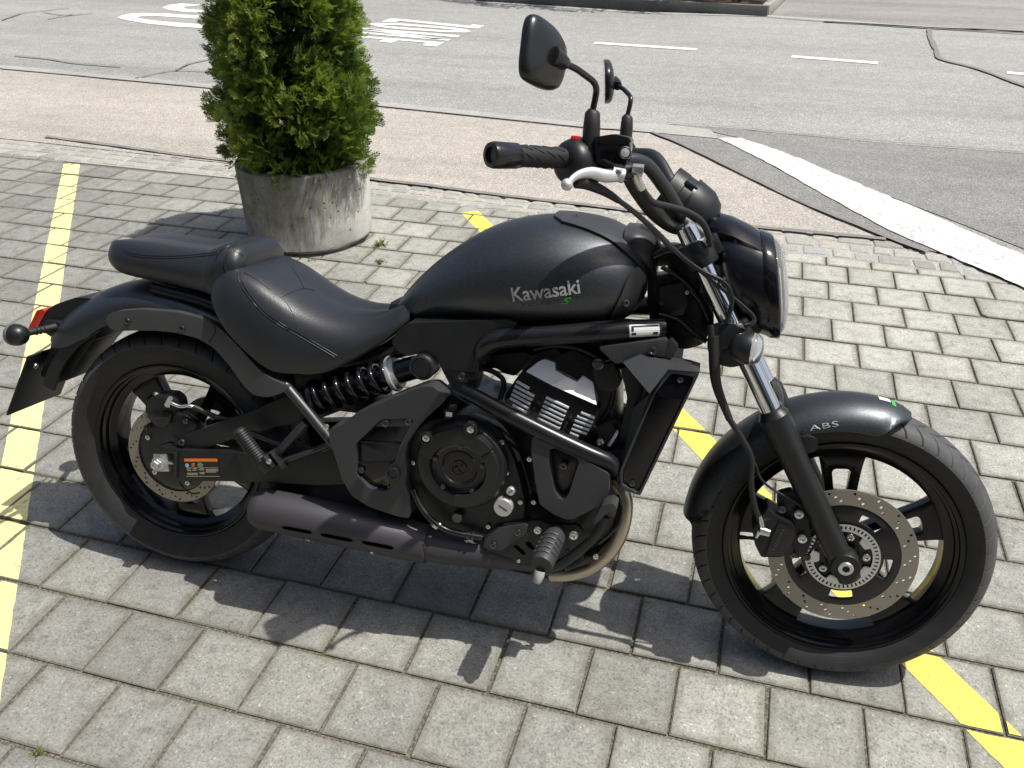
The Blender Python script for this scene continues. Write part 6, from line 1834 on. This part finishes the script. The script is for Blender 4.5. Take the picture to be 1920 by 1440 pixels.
ptube('sensor_wire', [(336, 904, -0.13), (345, 915, -0.12), (360, 925, -0.11), (375, 924, -0.10)], 0.002, M['rubber'], parent=swing, seg=8)

# front caliper
def z7(x, y): return (1380 + x / 4.571, 860 + y / 4.571)
fcal = pp('front_caliper', [z7(*p) for p in ((330, 480), (400, 525), (480, 560), (512, 620), (498, 700), (410, 842), (330, 845), (215, 845), (160, 730), (140, 620), (180, 560), (240, 470), (280, 440))], -0.128, 0.065, M['plastic'], fork, bevel=0.005, r=0.006, seg=3)
pp('caliper_face', [z7(*p) for p in ((370, 530), (480, 570), (505, 625), (490, 700), (405, 835), (255, 830), (290, 720))], -0.133, 0.02, M['semi'], fcal, bevel=0.003, r=0.006)
pp('caliper_bracket', [z7(*p) for p in ((360, 300), (480, 270), (600, 400), (650, 700), (600, 830), (500, 860), (470, 700), (420, 480), (350, 400))], -0.105, 0.02, M['plastic'], fcal, bevel=0.003, r=0.006)
boltpx(1497.5, 963, -0.112, 0.0098, 'steel', fcal); boltpx(1504, 1009, -0.112, 0.0098, 'steel', fcal)
boltpx(1466, 955, -0.115, 0.008, 'boltdark', fcal); boltpx(1486, 1041, -0.11, 0.006, 'boltdark', fcal); boltpx(1513, 1044, -0.10, 0.008, 'boltdark', fcal)
obj('banjo_bolt', tube([B(1424, 994, -0.128), B(1443, 1000, -0.128)], [0.0095, 0.0075], 8), M['steel'], fcal, 20)
obj('bleed_nipple', tube([B(1418, 1008, -0.13), B(1424, 996, -0.13)], [0.003, 0.005], 8), M['steel'], fcal, 20)
obj('hose_fitting', tube(ppts([(1424, 968), (1428, 980), (1430, 992)], -0.127), [0.0048, 0.0052, 0.005], 10), M['steel'], fcal, 50)
lettering('caliper_lettering', 'NISSIN', B2(1452, 1032, -0.134), B2(1472, 993, -0.134), 0.006, lambda x, z: -0.1332, M['boltdark'], fcal, bold=0.02)
# fender bracket beside the leg
pp('fender_bracket', [(1490, 820), (1518, 818), (1533, 825), (1534, 838), (1526, 848), (1500, 853), (1480, 858), (1470, 840)], -0.092, 0.02, M['plastic'], fork, bevel=0.004, r=0.006)

# ---------------- engine
eng = new_obj('engine', None, None, bike)
core = plate(round_poly([B2(*p, -0.10) for p in ((760, 800), (830, 730), (880, 760), (940, 775), (1000, 690), (1075, 655), (1150, 700), (1150, 850), (1190, 900), (1150, 1010), (1060, 1055), (900, 1030), (790, 980), (720, 900))], 0.01), 0.11, -0.10, (), 0.01)
bpy.data.objects.remove(eng)
eng = obj('engine', core, M['semi'], bike, 40)
pp('crankcase', [(770, 820), (800, 790), (870, 775), (930, 800), (960, 850), (975, 900), (985, 950), (975, 1000), (930, 1012), (850, 1000), (790, 965), (765, 900)], -0.165, 0.08, M['plastic'], eng, bevel=0.012, r=0.02, seg=3)
ccp = B(865, 872, -0.18)
cc = cyl('clutch_cover', ccp, RIGHT, [(0.100, -0.03), (0.100, 0.0), (0.095, 0.008), (0.084, 0.012), (0.068, 0.012), (0.063, 0.008), (0.0, 0.008)], M['plastic'], eng, 64)
def sector(r0, r1, a0, a1, n=24):
    return arc_pts(r1, a0, a1, n) + arc_pts(r0, a1, a0, n)
def cshift(pts): return [(p[0] + ccp[0], p[1] + ccp[2]) for p in pts]
obj('cover_guard', plate(round_poly(cshift(sector(0.060, 0.090, math.radians(38), math.radians(164))), 0.008, 3), -0.185, -0.212, (), 0.009, bevel_seg=3), M['cover'], cc, 40)
obj('cover_rim', plate(round_poly(cshift(sector(0.0605, 0.086, math.radians(-95), math.radians(36))), 0.005, 3), -0.185, -0.205, (), 0.010, bevel_seg=3), M['cover'], cc, 40)
for px, py in ((800, 820), (883, 804)):
    cyl('bolt_boss', B(px, py, -0.206), RIGHT, [(0.0155, -0.006), (0.0155, 0.006), (0.0135, 0.008), (0.0105, 0.0078), (0.010, 0.003), (0.0, 0.003)], M['cover'], cc, 24)
    boltpx(px, py, -0.209, 0.0085, 'steel', cc)
cap = cyl('clutch_cap', ccp, RIGHT, [(0.060, 0.004), (0.060, 0.016), (0.0575, 0.0185), (0.054, 0.0175), (0.040, 0.0175), (0.038, 0.0195), (0.036, 0.0195), (0.034, 0.017), (0.0, 0.017)], M['gloss'], cc, 64)
cyl('cap_emblem_ring', ccp + np.array([0, -0.017, 0]), RIGHT, [(0.0175, 0.0), (0.0175, 0.002), (0.0160, 0.0025), (0.0150, 0.002), (0.0145, 0.0)], M['semi'], cap, 40)
for k in range(3):
    a0 = math.radians(20 + 120 * k)
    obj('emblem_blade', tube([ccp + np.array([r * math.cos(a0 + q), -0.0185, r * math.sin(a0 + q)]) for r, q in ((0.004, 0), (0.009, 0.5), (0.0145, 0.8))], [0.0012, 0.0016, 0.0008], 6), M['semi'], cap, 60)
for px, py in ((863, 836), (817, 859), (905, 873), (831, 912), (885, 920)):
    boltpx(px, py, -0.1985, 0.0052, 'boltdark', cap)
for px, py, r_ in ((775, 867, 0.0055), (777, 922, 0.0055), (941, 829, 0.006), (950, 886, 0.006), (916, 987, 0.0055), (976, 941, 0.0055), (1001, 941, 0.0055), (993, 860, 0.006)):
    boltpx(px, py, -0.168, r_, 'steel', eng)
cyl('oil_filler_cap', B(943, 952, -0.182), RIGHT, [(0.0205, -0.02), (0.0205, 0.0), (0.0195, 0.002), (0.0, 0.002)], M['alloy'], eng, 32)
obj('filler_slot', boxvf(B(943, 953, -0.1843), (0.022, 0.001, 0.0022), np.array(Matrix.Rotation(math.radians(28), 3, 'Y')), 0), M['label_k'], eng)
cyl('timing_plug', B(957, 922, -0.178), RIGHT, [(0.0092, -0.02), (0.0092, 0.0), (0.0085, 0.001), (0.0, 0.001)], M['alloy'], eng, 24)
obj('plug_slot', boxvf(B(957, 922, -0.1793), (0.011, 0.001, 0.0018), np.array(Matrix.Rotation(math.radians(-40), 3, 'Y')), 0), M['label_k'], eng)
cyl('oil_sight_glass', B(857, 971, -0.180), RIGHT, [(0.012, -0.02), (0.012, 0.001), (0.0105, 0.003), (0.0, 0.0025)], M['boltdark'], eng, 28)
pp('cover_lug', [(832, 768), (848, 766), (851, 776), (846, 784), (834, 786)], -0.19, 0.03, M['plastic'], eng, bevel=0.003, r=0.002)
obj('white_tag', boxvf(B(842, 777, -0.192), (0.013, 0.002, 0.009), None, 0), M['label_w'], eng)

# cylinder: finned barrel with machined fin edges, bright head cover
def z6(x, y): return (760 + x / 4.8, 640 + y / 4.8)
barrel = pp('cylinder', [z6(*p) for p in ((1000, 330), (1060, 270), (1750, 600), (1740, 640), (1640, 850), (1560, 880), (900, 560), (890, 500))], -0.128, 0.10, M['semi'], eng, bevel=0.003, r=0.004)
fins = [((1000, 360), (1115, 425)), ((985, 400), (1160, 495)), ((970, 440), (1145, 530)), ((955, 475), (1125, 565)), ((940, 510), (1110, 605)), ((965, 570), (1095, 640)),
        ((1265, 505), (1470, 600)), ((1250, 540), (1450, 635)), ((1235, 578), (1435, 675)), ((1220, 615), (1420, 710)), ((1205, 650), (1405, 745)), ((1190, 690), (1390, 785)),
        ((1580, 640), (1705, 690)), ((1545, 675), (1690, 730)), ((1525, 710), (1675, 765)), ((1510, 750), (1655, 800)), ((1495, 785), (1635, 835)), ((1480, 820), (1560, 855))]
for a, b_ in fins:
    p0, p1 = B(*z6(*a), -0.131), B(*z6(*b_), -0.131)
    e = (p1 - p0); Lf = np.linalg.norm(e); e /= Lf
    obj('fin', boxvf((p0 + p1) / 2 + np.array([0, 0.006, 0]), (Lf, 0.018, 0.0050), np.stack([e, [0, 1, 0], np.cross(e, [0, 1, 0])], 1), 0.0008), M['fin'], barrel, 30)
for x, y in ((1200, 545), (1165, 600), (1150, 635), (1130, 665), (1490, 670), (1450, 735), (1435, 770), (1420, 805)):
    bolt(B(*z6(x, y), -0.130), 0.0038, 'boltdark', barrel, 'stud')
L1 = [z6(*p) for p in ((1085, 272), (1200, 182), (1255, 160), (1345, 192), (1352, 262), (1450, 320), (1310, 392))]
L2 = [z6(*p) for p in ((1312, 394), (1452, 320), (1545, 365), (1600, 310), (1690, 368), (1720, 572))]
def facet(name, px, ys, mat, parent, inner_y=-0.06):
    F_ = [B(p[0], p[1], y) for p, y in zip(px, ys)]
    Bk = [np.array([p[0] * 1.0, inner_y, p[2]]) for p in F_]
    n = len(F_)
    faces = [tuple(range(n))] + [(i, i + n, (i + 1) % n + n, (i + 1) % n) for i in range(n)]
    return obj(name, clean(F_ + Bk, faces), mat, parent, 20)
facet('head_cover', L1, [-0.128, -0.120, -0.112, -0.110, -0.112, -0.116, -0.130], M['alloy'], eng)
facet('head_cover_panel', L2, [-0.130, -0.116, -0.112, -0.104, -0.106, -0.138], M['alloy'], eng)
pp('head_plate', [z6(*p) for p in ((1030, 230), (1160, 120), (1350, 60), (1480, 200), (1640, 270), (1780, 350), (1760, 600), (1720, 585), (1060, 262))], -0.095, 0.06, M['semi'], eng, bevel=0.004, r=0.004)
# clutter round the head: throttle body, wires, hoses
for l, r_ in (([(905, 690), (930, 700), (945, 720), (930, 770)], 0.006), ([(1000, 655), (1040, 648), (1090, 655), (1130, 680), (1140, 720)], 0.005), ([(890, 780), (920, 790), (950, 785)], 0.004), ([(1125, 690), (1150, 710), (1145, 760), (1120, 800)], 0.005), ([(790, 755), (840, 770), (890, 780), (930, 800)], 0.004)):
    ptube('engine_hose', l, r_, M['rubber'], y=-0.105, parent=eng, seg=8)
pp('throttle_body', [(905, 668), (985, 660), (1005, 672), (965, 705), (945, 700), (930, 690), (910, 692)], -0.09, 0.12, M['plastic'], eng, bevel=0.006, r=0.006)
pp('ignition_coil', [(1110, 690), (1150, 680), (1165, 720), (1150, 735), (1120, 730)], -0.11, 0.04, M['plastic'], eng, bevel=0.005, r=0.006)
cyl('coil_plug', B(1122, 682, -0.115), RIGHT, [(0.012, -0.02), (0.012, 0.004), (0.008, 0.006), (0.008, 0.010), (0.0, 0.010)], M['boltdark'], eng, 20)
pp('thermostat', [(1120, 800), (1140, 790), (1155, 805), (1158, 830), (1140, 845), (1120, 835)], -0.13, 0.04, M['plastic'], eng, bevel=0.004, r=0.005)
boltpx(1126, 828, -0.135, 0.0085, 'steel', eng)
obj('clamp_band', boxvf(B(1150, 822, -0.134), (0.006, 0.02, 0.034), np.array(Matrix.Rotation(math.radians(25), 3, 'Y')), 0.001), M['fin'], eng)

# pivot cover with the gloss window
def z5(x, y): return (560 + x / 4.8, 620 + y / 4.8)
outer5 = [z5(*p) for p in ((270, 885), (390, 855), (440, 800), (590, 715), (860, 600), (1100, 508), (1205, 500), (1325, 600), (1310, 640), (1190, 745), (1090, 850), (985, 1000), (955, 1120), (975, 1270), (960, 1380), (1000, 1500), (1015, 1640), (990, 1690), (880, 1670), (640, 1590), (480, 1490), (390, 1340), (330, 1140), (280, 1010))]
hole5 = [z5(*p) for p in ((740, 800), (1010, 790), (1035, 812), (925, 1000), (862, 1180), (790, 1235), (775, 1300), (818, 1360), (830, 1425), (770, 1450), (640, 1420), (560, 1350), (515, 1295), (515, 1015), (560, 975))]
pc5 = pp('pivot_cover', outer5, -0.190, 0.055, M['plastic_l'], bike, holes=[hole5], bevel=0.014, r=0.008, seg=4)
# gloss inset: a shallow pressed tray
ins = [B(*p, -0.178) for p in hole5]
gin = pp('cover_inset', [z5(*p) for p in ((500, 990), (740, 790), (1045, 780), (1050, 820), (940, 1010), (880, 1190), (850, 1440), (640, 1440), (500, 1320))], -0.177, 0.03, M['gloss'], pc5, bevel=0.002, r=0.01)
pp('inset_tab', [z5(*p) for p in ((690, 862), (762, 790), (1015, 780), (1042, 808), (1005, 855), (960, 862))], -0.186, 0.012, M['plastic_l'], pc5, bevel=0.002, r=0.004)
for p in ((785, 832), (992, 818)): boltpx(*z5(*p), -0.187, 0.0082, 'boltdark', pc5)
for p in ((565, 1252), (830, 1410)): boltpx(*z5(*p), -0.180, 0.0070, 'boltdark', pc5)
obj('inset_crease', tube(ppts([z5(540, 990), z5(720, 1005), z5(920, 1015)], -0.1775), 0.003, 8), M['gloss'], pc5, 60)
obj('inset_crease', tube(ppts([z5(530, 1190), z5(700, 1185), z5(860, 1180)], -0.1775), 0.0022, 8), M['gloss'], pc5, 60)
cyl('pivot_boss', B(*z5(850, 1285), -0.190), RIGHT, [(0.0175, -0.02), (0.0175, 0.004), (0.0155, 0.007), (0.0115, 0.007), (0.0100, 0.002), (0.0, 0.002)], M['plastic_l'], pc5, 28)
bolt(B(612, 800, -0.17), 0.007, 'steel', pc5)

# lower front cover with the triangular opening
cov = [(998, 820), (1008, 816), (1050, 836), (1090, 858), (1142, 890), (1142, 925), (1128, 946), (1090, 966), (1066, 976), (1040, 966), (1012, 946), (1004, 905), (996, 845)]
hol = [(1030, 843), (1040, 840), (1081, 858), (1086, 866), (1066, 928), (1056, 938), (1046, 934), (1038, 920), (1030, 870)]
pc6 = pp('lower_cover', cov, -0.188, 0.05, M['plastic_l'], bike, holes=[hol], bevel=0.013, r=0.008, seg=4)
pp('cover_well', [(1026, 838), (1085, 856), (1088, 868), (1066, 936), (1044, 936), (1030, 880)], -0.162, 0.02, M['semi'], pc6, bevel=0.002, r=0.006)
boltpx(1057, 872, -0.168, 0.009, 'boltdark', pc6)

# radiator and shrouds
def z8(x, y): return (1120 + x / 3.6, 560 + y / 3.6)
rad = obj('radiator', plate(round_poly([B2(*p, -0.15) for p in (z8(330, 560), z8(560, 530), z8(250, 1270), z8(120, 1230))], 0.006), 0.15, -0.15, (), 0.004), M['plastic'], bike, 40)
sh_out = [z8(*p) for p in ((470, 478), (560, 480), (692, 500), (290, 1330), (160, 1288), (150, 1170), (262, 900), (350, 660))]
sh_in = [z8(*p) for p in ((500, 503), (650, 525), (645, 560), (285, 1300), (268, 1308), (168, 1255), (172, 1165), (385, 650))]
shr = pp('radiator_shroud', sh_out, -0.178, 0.05, M['plastic_l'], rad, holes=[sh_in], bevel=0.005, r=0.005, seg=3)
pp('shroud_inset', [z8(*p) for p in ((490, 495), (660, 515), (650, 565), (290, 1310), (265, 1318), (158, 1260), (165, 1160), (380, 640))], -0.170, 0.03, M['gloss'], shr, bevel=0.002, r=0.006)
facet('inset_step', [z8(*p) for p in ((498, 506), (646, 528), (580, 684), (400, 658))], [-0.1705, -0.1705, -0.1775, -0.1775], M['gloss'], shr, -0.165)
boltpx(*z8(560, 545), -0.172, 0.0065, 'boltdark', shr); boltpx(*z8(235, 1245), -0.171, 0.0065, 'boltdark', shr)
facet('shroud_wing', [z8(*p) for p in ((175, 432), (285, 378), (430, 415), (625, 462), (692, 496), (480, 478), (352, 642))], [-0.165, -0.155, -0.160, -0.165, -0.178, -0.182, -0.185], M['plastic_l'], rad, -0.11)
facet('shroud_wing', [z8(*p) for p in ((352, 642), (470, 490), (385, 640), (262, 900), (160, 1160), (120, 1240), (60, 1040), (180, 1020), (240, 740))], [-0.184, -0.180, -0.178, -0.178, -0.178, -0.172, -0.150, -0.155, -0.160], M['plastic'], rad, -0.11)
pp('shroud_bracket', [z8(*p) for p in ((14, 325), (460, 275), (474, 300), (446, 398), (300, 375), (180, 430), (120, 440), (20, 345))], -0.150, 0.03, M['plastic_l'], rad, bevel=0.005, r=0.005)
boltpx(*z8(374, 350), -0.152, 0.0085, 'boltdark', rad)
pp('shroud_tip', [z8(*p) for p in ((462, 300), (500, 275), (545, 330), (500, 410), (446, 395))], -0.145, 0.03, M['satin'], rad, bevel=0.004, r=0.003)

pp('radiator_duct', [(1163, 690), (1200, 685), (1222, 732), (1190, 820), (1168, 900), (1150, 870), (1166, 800), (1176, 745)], -0.125, 0.05, M['plastic'], rad, bevel=0.004, r=0.006)
for l_, y_, r_ in (([(1262, 560), (1285, 540), (1310, 560), (1330, 600)], -0.06, 0.008), ([(1235, 590), (1270, 600), (1300, 625), (1325, 640)], -0.075, 0.006), ([(1240, 500), (1275, 520), (1300, 545)], -0.07, 0.005), ([(1225, 480), (1250, 470), (1285, 465)], -0.06, 0.009)):
    ptube('headstock_cable', l_, r_, M['semi'], y=y_, parent=frame, seg=10)
pp('fuse_box', [(1236, 540), (1280, 530), (1290, 565), (1282, 590), (1240, 596)], -0.075, 0.05, M['semi'], frame, bevel=0.004, r=0.004)
boltpx(1288, 548, -0.078, 0.004, 'steel', frame); boltpx(1240, 568, -0.078, 0.004, 'boltdark', frame)

# ---------------- exhaust
xa, xb = B(488, 952, -0.150), B(806, 1018, -0.150)
xd = (xb - xa) / np.linalg.norm(xb - xa); xl = np.linalg.norm(xb - xa)
mr = 0.049
ex = obj('exhaust', lathe([(0.0, -0.020), (0.028, -0.019), (0.040, -0.012), (mr - 0.001, 0.004), (mr, 0.012), (mr, xl - 0.045), (mr - 0.0012, xl - 0.0435), (mr - 0.001, xl - 0.012), (mr - 0.003, xl - 0.002), (mr - 0.008, xl), (0.038, xl - 0.004)], xa, xd, 56), M['exhaust'], bike, 40)
xe = B(1030, 1058, -0.135)
obj('exhaust_pipe', tube([xb - xd * 0.02, xb + xd * 0.03, xb * 0.35 + xe * 0.65 + np.array([0, 0.01, 0.004]), xe + np.array([0.02, 0.05, 0.0]), xe + np.array([0.06, 0.10, 0.01])], [0.040, 0.040, 0.037, 0.034, 0.03], 24, smooth_n=6), M['exhaust'], ex, 50)
_, xu, xw = axis_basis(xd)
def muff_pt(px, py):
    d = MB.T @ ray(px, py)
    o_ = CB - xa
    dp = d - xd * (d @ xd); op = o_ - xd * (o_ @ xd)
    a, b_, c = dp @ dp, 2 * dp @ op, op @ op - mr * mr
    disc_ = max(b_ * b_ - 4 * a * c, 0.0)
    t = (-b_ - math.sqrt(disc_)) / (2 * a)
    p = CB + d * t
    q = p - xa; s = q @ xd; q = q - xd * s
    return s, math.atan2(q @ xw, q @ xu)
def muff_slot(name, pa_, pb_, wid, mat, lift, parent):
    (s0, a0), (s1, a1) = muff_pt(*pa_), muff_pt(*pb_)
    rows_ = []
    for k in range(15):
        t = k / 14; s = s0 + (s1 - s0) * t; a = a0 + (a1 - a0) * t
        e = wid * math.sqrt(max(0.0, 1 - (2 * t - 1) ** 8)) / 2 / mr
        rows_.append([xa + xd * s + (mr + lift) * (math.cos(a + q * e) * xu + math.sin(a + q * e) * xw) for q in (-1, -0.5, 0, 0.5, 1)])
    return obj(name, loft(rows_, False, False), mat, parent, None)
for pa_, pb_ in (((528, 988), (586, 999)), ((601, 1002), (662, 1014)), ((678, 1016), (739, 1028))):
    rim_ = muff_slot('slot_rim', (pa_[0] - 1, pa_[1] + 1), (pb_[0] + 1, pb_[1] + 1), 0.0125, M['satin'], 0.0003, ex)
    muff_slot('slot', pa_, pb_, 0.0095, M['void'], 0.0010, rim_)  # black patch laid on the shell, painting the shade inside a recessed slot
for px, py in ((577, 1014), (697, 1036)):
    s, a = muff_pt(px, py); n_ = math.cos(a) * xu + math.sin(a) * xw
    bolt(xa + xd * s + n_ * mr, 0.005, 'steel', ex, axis=tuple(n_))
hp = obj('header_pipe', tube(ppts([(1150, 900, -0.10), (1172, 935, -0.11), (1168, 985, -0.118), (1150, 1025, -0.12), (1118, 1057, -0.12), (1075, 1074, -0.115), (1035, 1078, -0.10)], None), 0.0165, 20, smooth_n=6), M['header'], ex, 60)

# ---------------- rider foot peg, brake pedal
def z9(x, y): return (860 + x / 4.8, 860 + y / 4.8)
pgb = pp('footpeg_bracket', [z9(*p) for p in ((212, 790), (240, 690), (340, 612), (520, 580), (720, 556), (800, 588), (1000, 600), (1060, 595), (1110, 640), (1112, 690), (980, 800), (900, 880), (640, 960), (540, 962), (490, 900), (360, 860), (260, 825))], -0.175, 0.012, M['plastic'], bike, bevel=0.002, r=0.005, holes=[[z9(*p) for p in ((485, 790), (520, 770), (610, 850), (580, 880))], [z9(*p) for p in ((590, 755), (640, 740), (690, 810), (660, 830))]])
pp('heel_guard', [z9(*p) for p in ((225, 785), (260, 700), (350, 625), (600, 585), (628, 600), (600, 680), (380, 830), (260, 815))], -0.180, 0.004, M['plastic_l'], pgb, bevel=0.001, r=0.006)
for p, r_ in (((315, 775), 0.0078), ((535, 662), 0.0078)): boltpx(*z9(*p), -0.181, r_, 'boltdark', pgb)
for p, r_ in (((712, 640), 0.0085), ((1035, 685), 0.0100)): boltpx(*z9(*p), -0.177, r_, 'steel', pgb)
boltpx(*z9(540, 920), -0.177, 0.004, 'steel', pgb)
q0, q1 = B(*z9(865, 700), -0.195), B(*z9(745, 960), -0.285)
qd = (q1 - q0) / np.linalg.norm(q1 - q0); ql = np.linalg.norm(q1 - q0)
peg = obj('footpeg', lathe([(0.0, -0.01), (0.017, -0.01), (0.0215, -0.004), (0.0235, 0.004), (0.0235, ql * 0.94), (0.022, ql), (0.0, ql + 0.001)], q0, qd, 28), M['gum'], pgb, 40)
_, qu, qw = axis_basis(qd)
for k in range(6):
    for j, a in enumerate((0.6, 1.35, 2.1, 2.85, -0.15, -0.9)):
        t = 0.018 + k * 0.0145 + (0.007 if j % 2 else 0)
        if t > ql - 0.012: continue
        obj('tread_block', tube([q0 + qd * t + 0.0238 * (math.cos(a + u) * qu + math.sin(a + u) * qw) for u in (-0.3, -0.1, 0.1, 0.3)], 0.0030, 6), M['gum'], peg, 50)
obj('peg_feeler', lathe([(0.011, -0.004), (0.0115, 0.006), (0.0085, 0.020), (0.006, 0.024), (0.0, 0.0245)], B(*z9(730, 1020), -0.282), np.array([-0.15, -0.25, -1.0]), 18), M['peg_tip'], peg, 40)
obj('peg_mount', tube([q0 - qd * 0.03, q0], [0.014, 0.017], 14), M['plastic'], pgb, 40)
ped = obj('brake_pedal', tube(ppts([z9(700, 1000) + (-0.155,), z9(900, 960) + (-0.165,), z9(1120, 800) + (-0.18,), z9(1260, 640) + (-0.19,), z9(1320, 520) + (-0.195,)], None), [0.010, 0.011, 0.0105, 0.010, 0.009], 14, smooth_n=5, squash=0.7), M['plastic'], bike, 60)
pp('pedal_pad', [z9(*p) for p in ((1230, 530), (1290, 420), (1380, 400), (1425, 440), (1400, 540), (1340, 480), (1270, 560), (1210, 600))], -0.225, 0.045, M['plastic_l'], ped, bevel=0.004, r=0.006)
spA, spB = B(*z9(960, 985), -0.165), B(*z9(1200, 900), -0.16)
sd_ = (spB - spA); sn = np.linalg.norm(sd_); sd_ /= sn
_, eu, ew = axis_basis(sd_)
obj('pedal_spring', tube([spA + sd_ * sn * (k / 110) + 0.0065 * (math.cos(k * 2 * math.pi / 8) * eu + math.sin(k * 2 * math.pi / 8) * ew) for k in range(111)], 0.0012, 6), M['boltdark'], ped, 60)
bolt(B(*z9(1235, 880), -0.165), 0.006, 'steel', ped)
ptube('brake_line', [z9(1430, 330) + (-0.15,), z9(1460, 420) + (-0.165,), z9(1450, 560) + (-0.17,), z9(1380, 660) + (-0.17,), z9(1260, 760) + (-0.165,)], 0.004, M['gloss'], parent=ped)
# breather hose along the engine foot
ptube('coolant_hose', [(775, 918, -0.185), (786, 945, -0.192), (806, 972, -0.195), (832, 991, -0.19), (865, 1001, -0.185), (905, 1008, -0.178)], [0.006, 0.0065, 0.007, 0.0072, 0.0075, 0.0075], M['semi'], parent=eng)
for px, py, dx in ((812, 979, (0.8, 0, -0.6)), (823, 985, (0.85, 0, -0.5)), (878, 1003, (1, 0, 0)), (888, 1005, (1, 0, 0))):
    obj('hose_clip', lathe([(0.0082, -0.0022), (0.0098, -0.0022), (0.0098, 0.0022), (0.0082, 0.0022)], B(px, py, -0.191 if px < 850 else -0.182), dx, 18), M['boltdark'], eng, 30)
obj('clip_ear', boxvf(B(815, 988, -0.204), (0.012, 0.002, 0.006), np.array(Matrix.Rotation(math.radians(30), 3, 'Y')), 0.0005), M['steel'], eng)
pp('belly_pan', [(700, 930), (780, 960), (850, 1000), (960, 1020), (1060, 1060), (1150, 1010), (1160, 1040), (1080, 1075), (900, 1060), (780, 1020), (690, 970)], -0.08, 0.16, M['plastic'], eng, bevel=0.01, r=0.01)
obj('exhaust_chamber', boxvf((0.52, -0.01, 0.275), (0.30, 0.20, 0.11), None, 0.02), M['exhaust'], ex, 40)
pp('linkage_guard', [(500, 905), (600, 908), (660, 915), (700, 935), (690, 960), (560, 935), (500, 925)], -0.10, 0.12, M['plastic'], eng, bevel=0.006, r=0.006)
# drive side: belt pulley guard and side stand
obj('drive_belt', merge(tube([(0.0, 0.115, 0.312 + 0.09), (0.65, 0.115, 0.40 + 0.05)], 0.010, 8), tube([(0.0, 0.115, 0.312 - 0.09), (0.65, 0.115, 0.40 - 0.05)], 0.010, 8)), M['rubber'], bike, 50)
obj('belt_pulley', plate(circle_pts((0, 0.312), 0.095, 48), 0.105, 0.125, [circle_pts((0, 0.312), 0.06, 36)], 0.002), M['semi'], bike, 40)
gz = lambda y: 0.2436 * y
obj('side_stand', merge(tube([(0.80, 0.13, 0.22), (0.86, 0.22, 0.14), (0.90, 0.315, gz(0.315) + 0.006)], 0.011, 12, smooth_n=4), boxvf((0.90, 0.32, gz(0.32) + 0.006), (0.06, 0.035, 0.008), np.array(Matrix.Rotation(0.239, 3, 'X')), 0.002)), M['frame'], bike, 50)
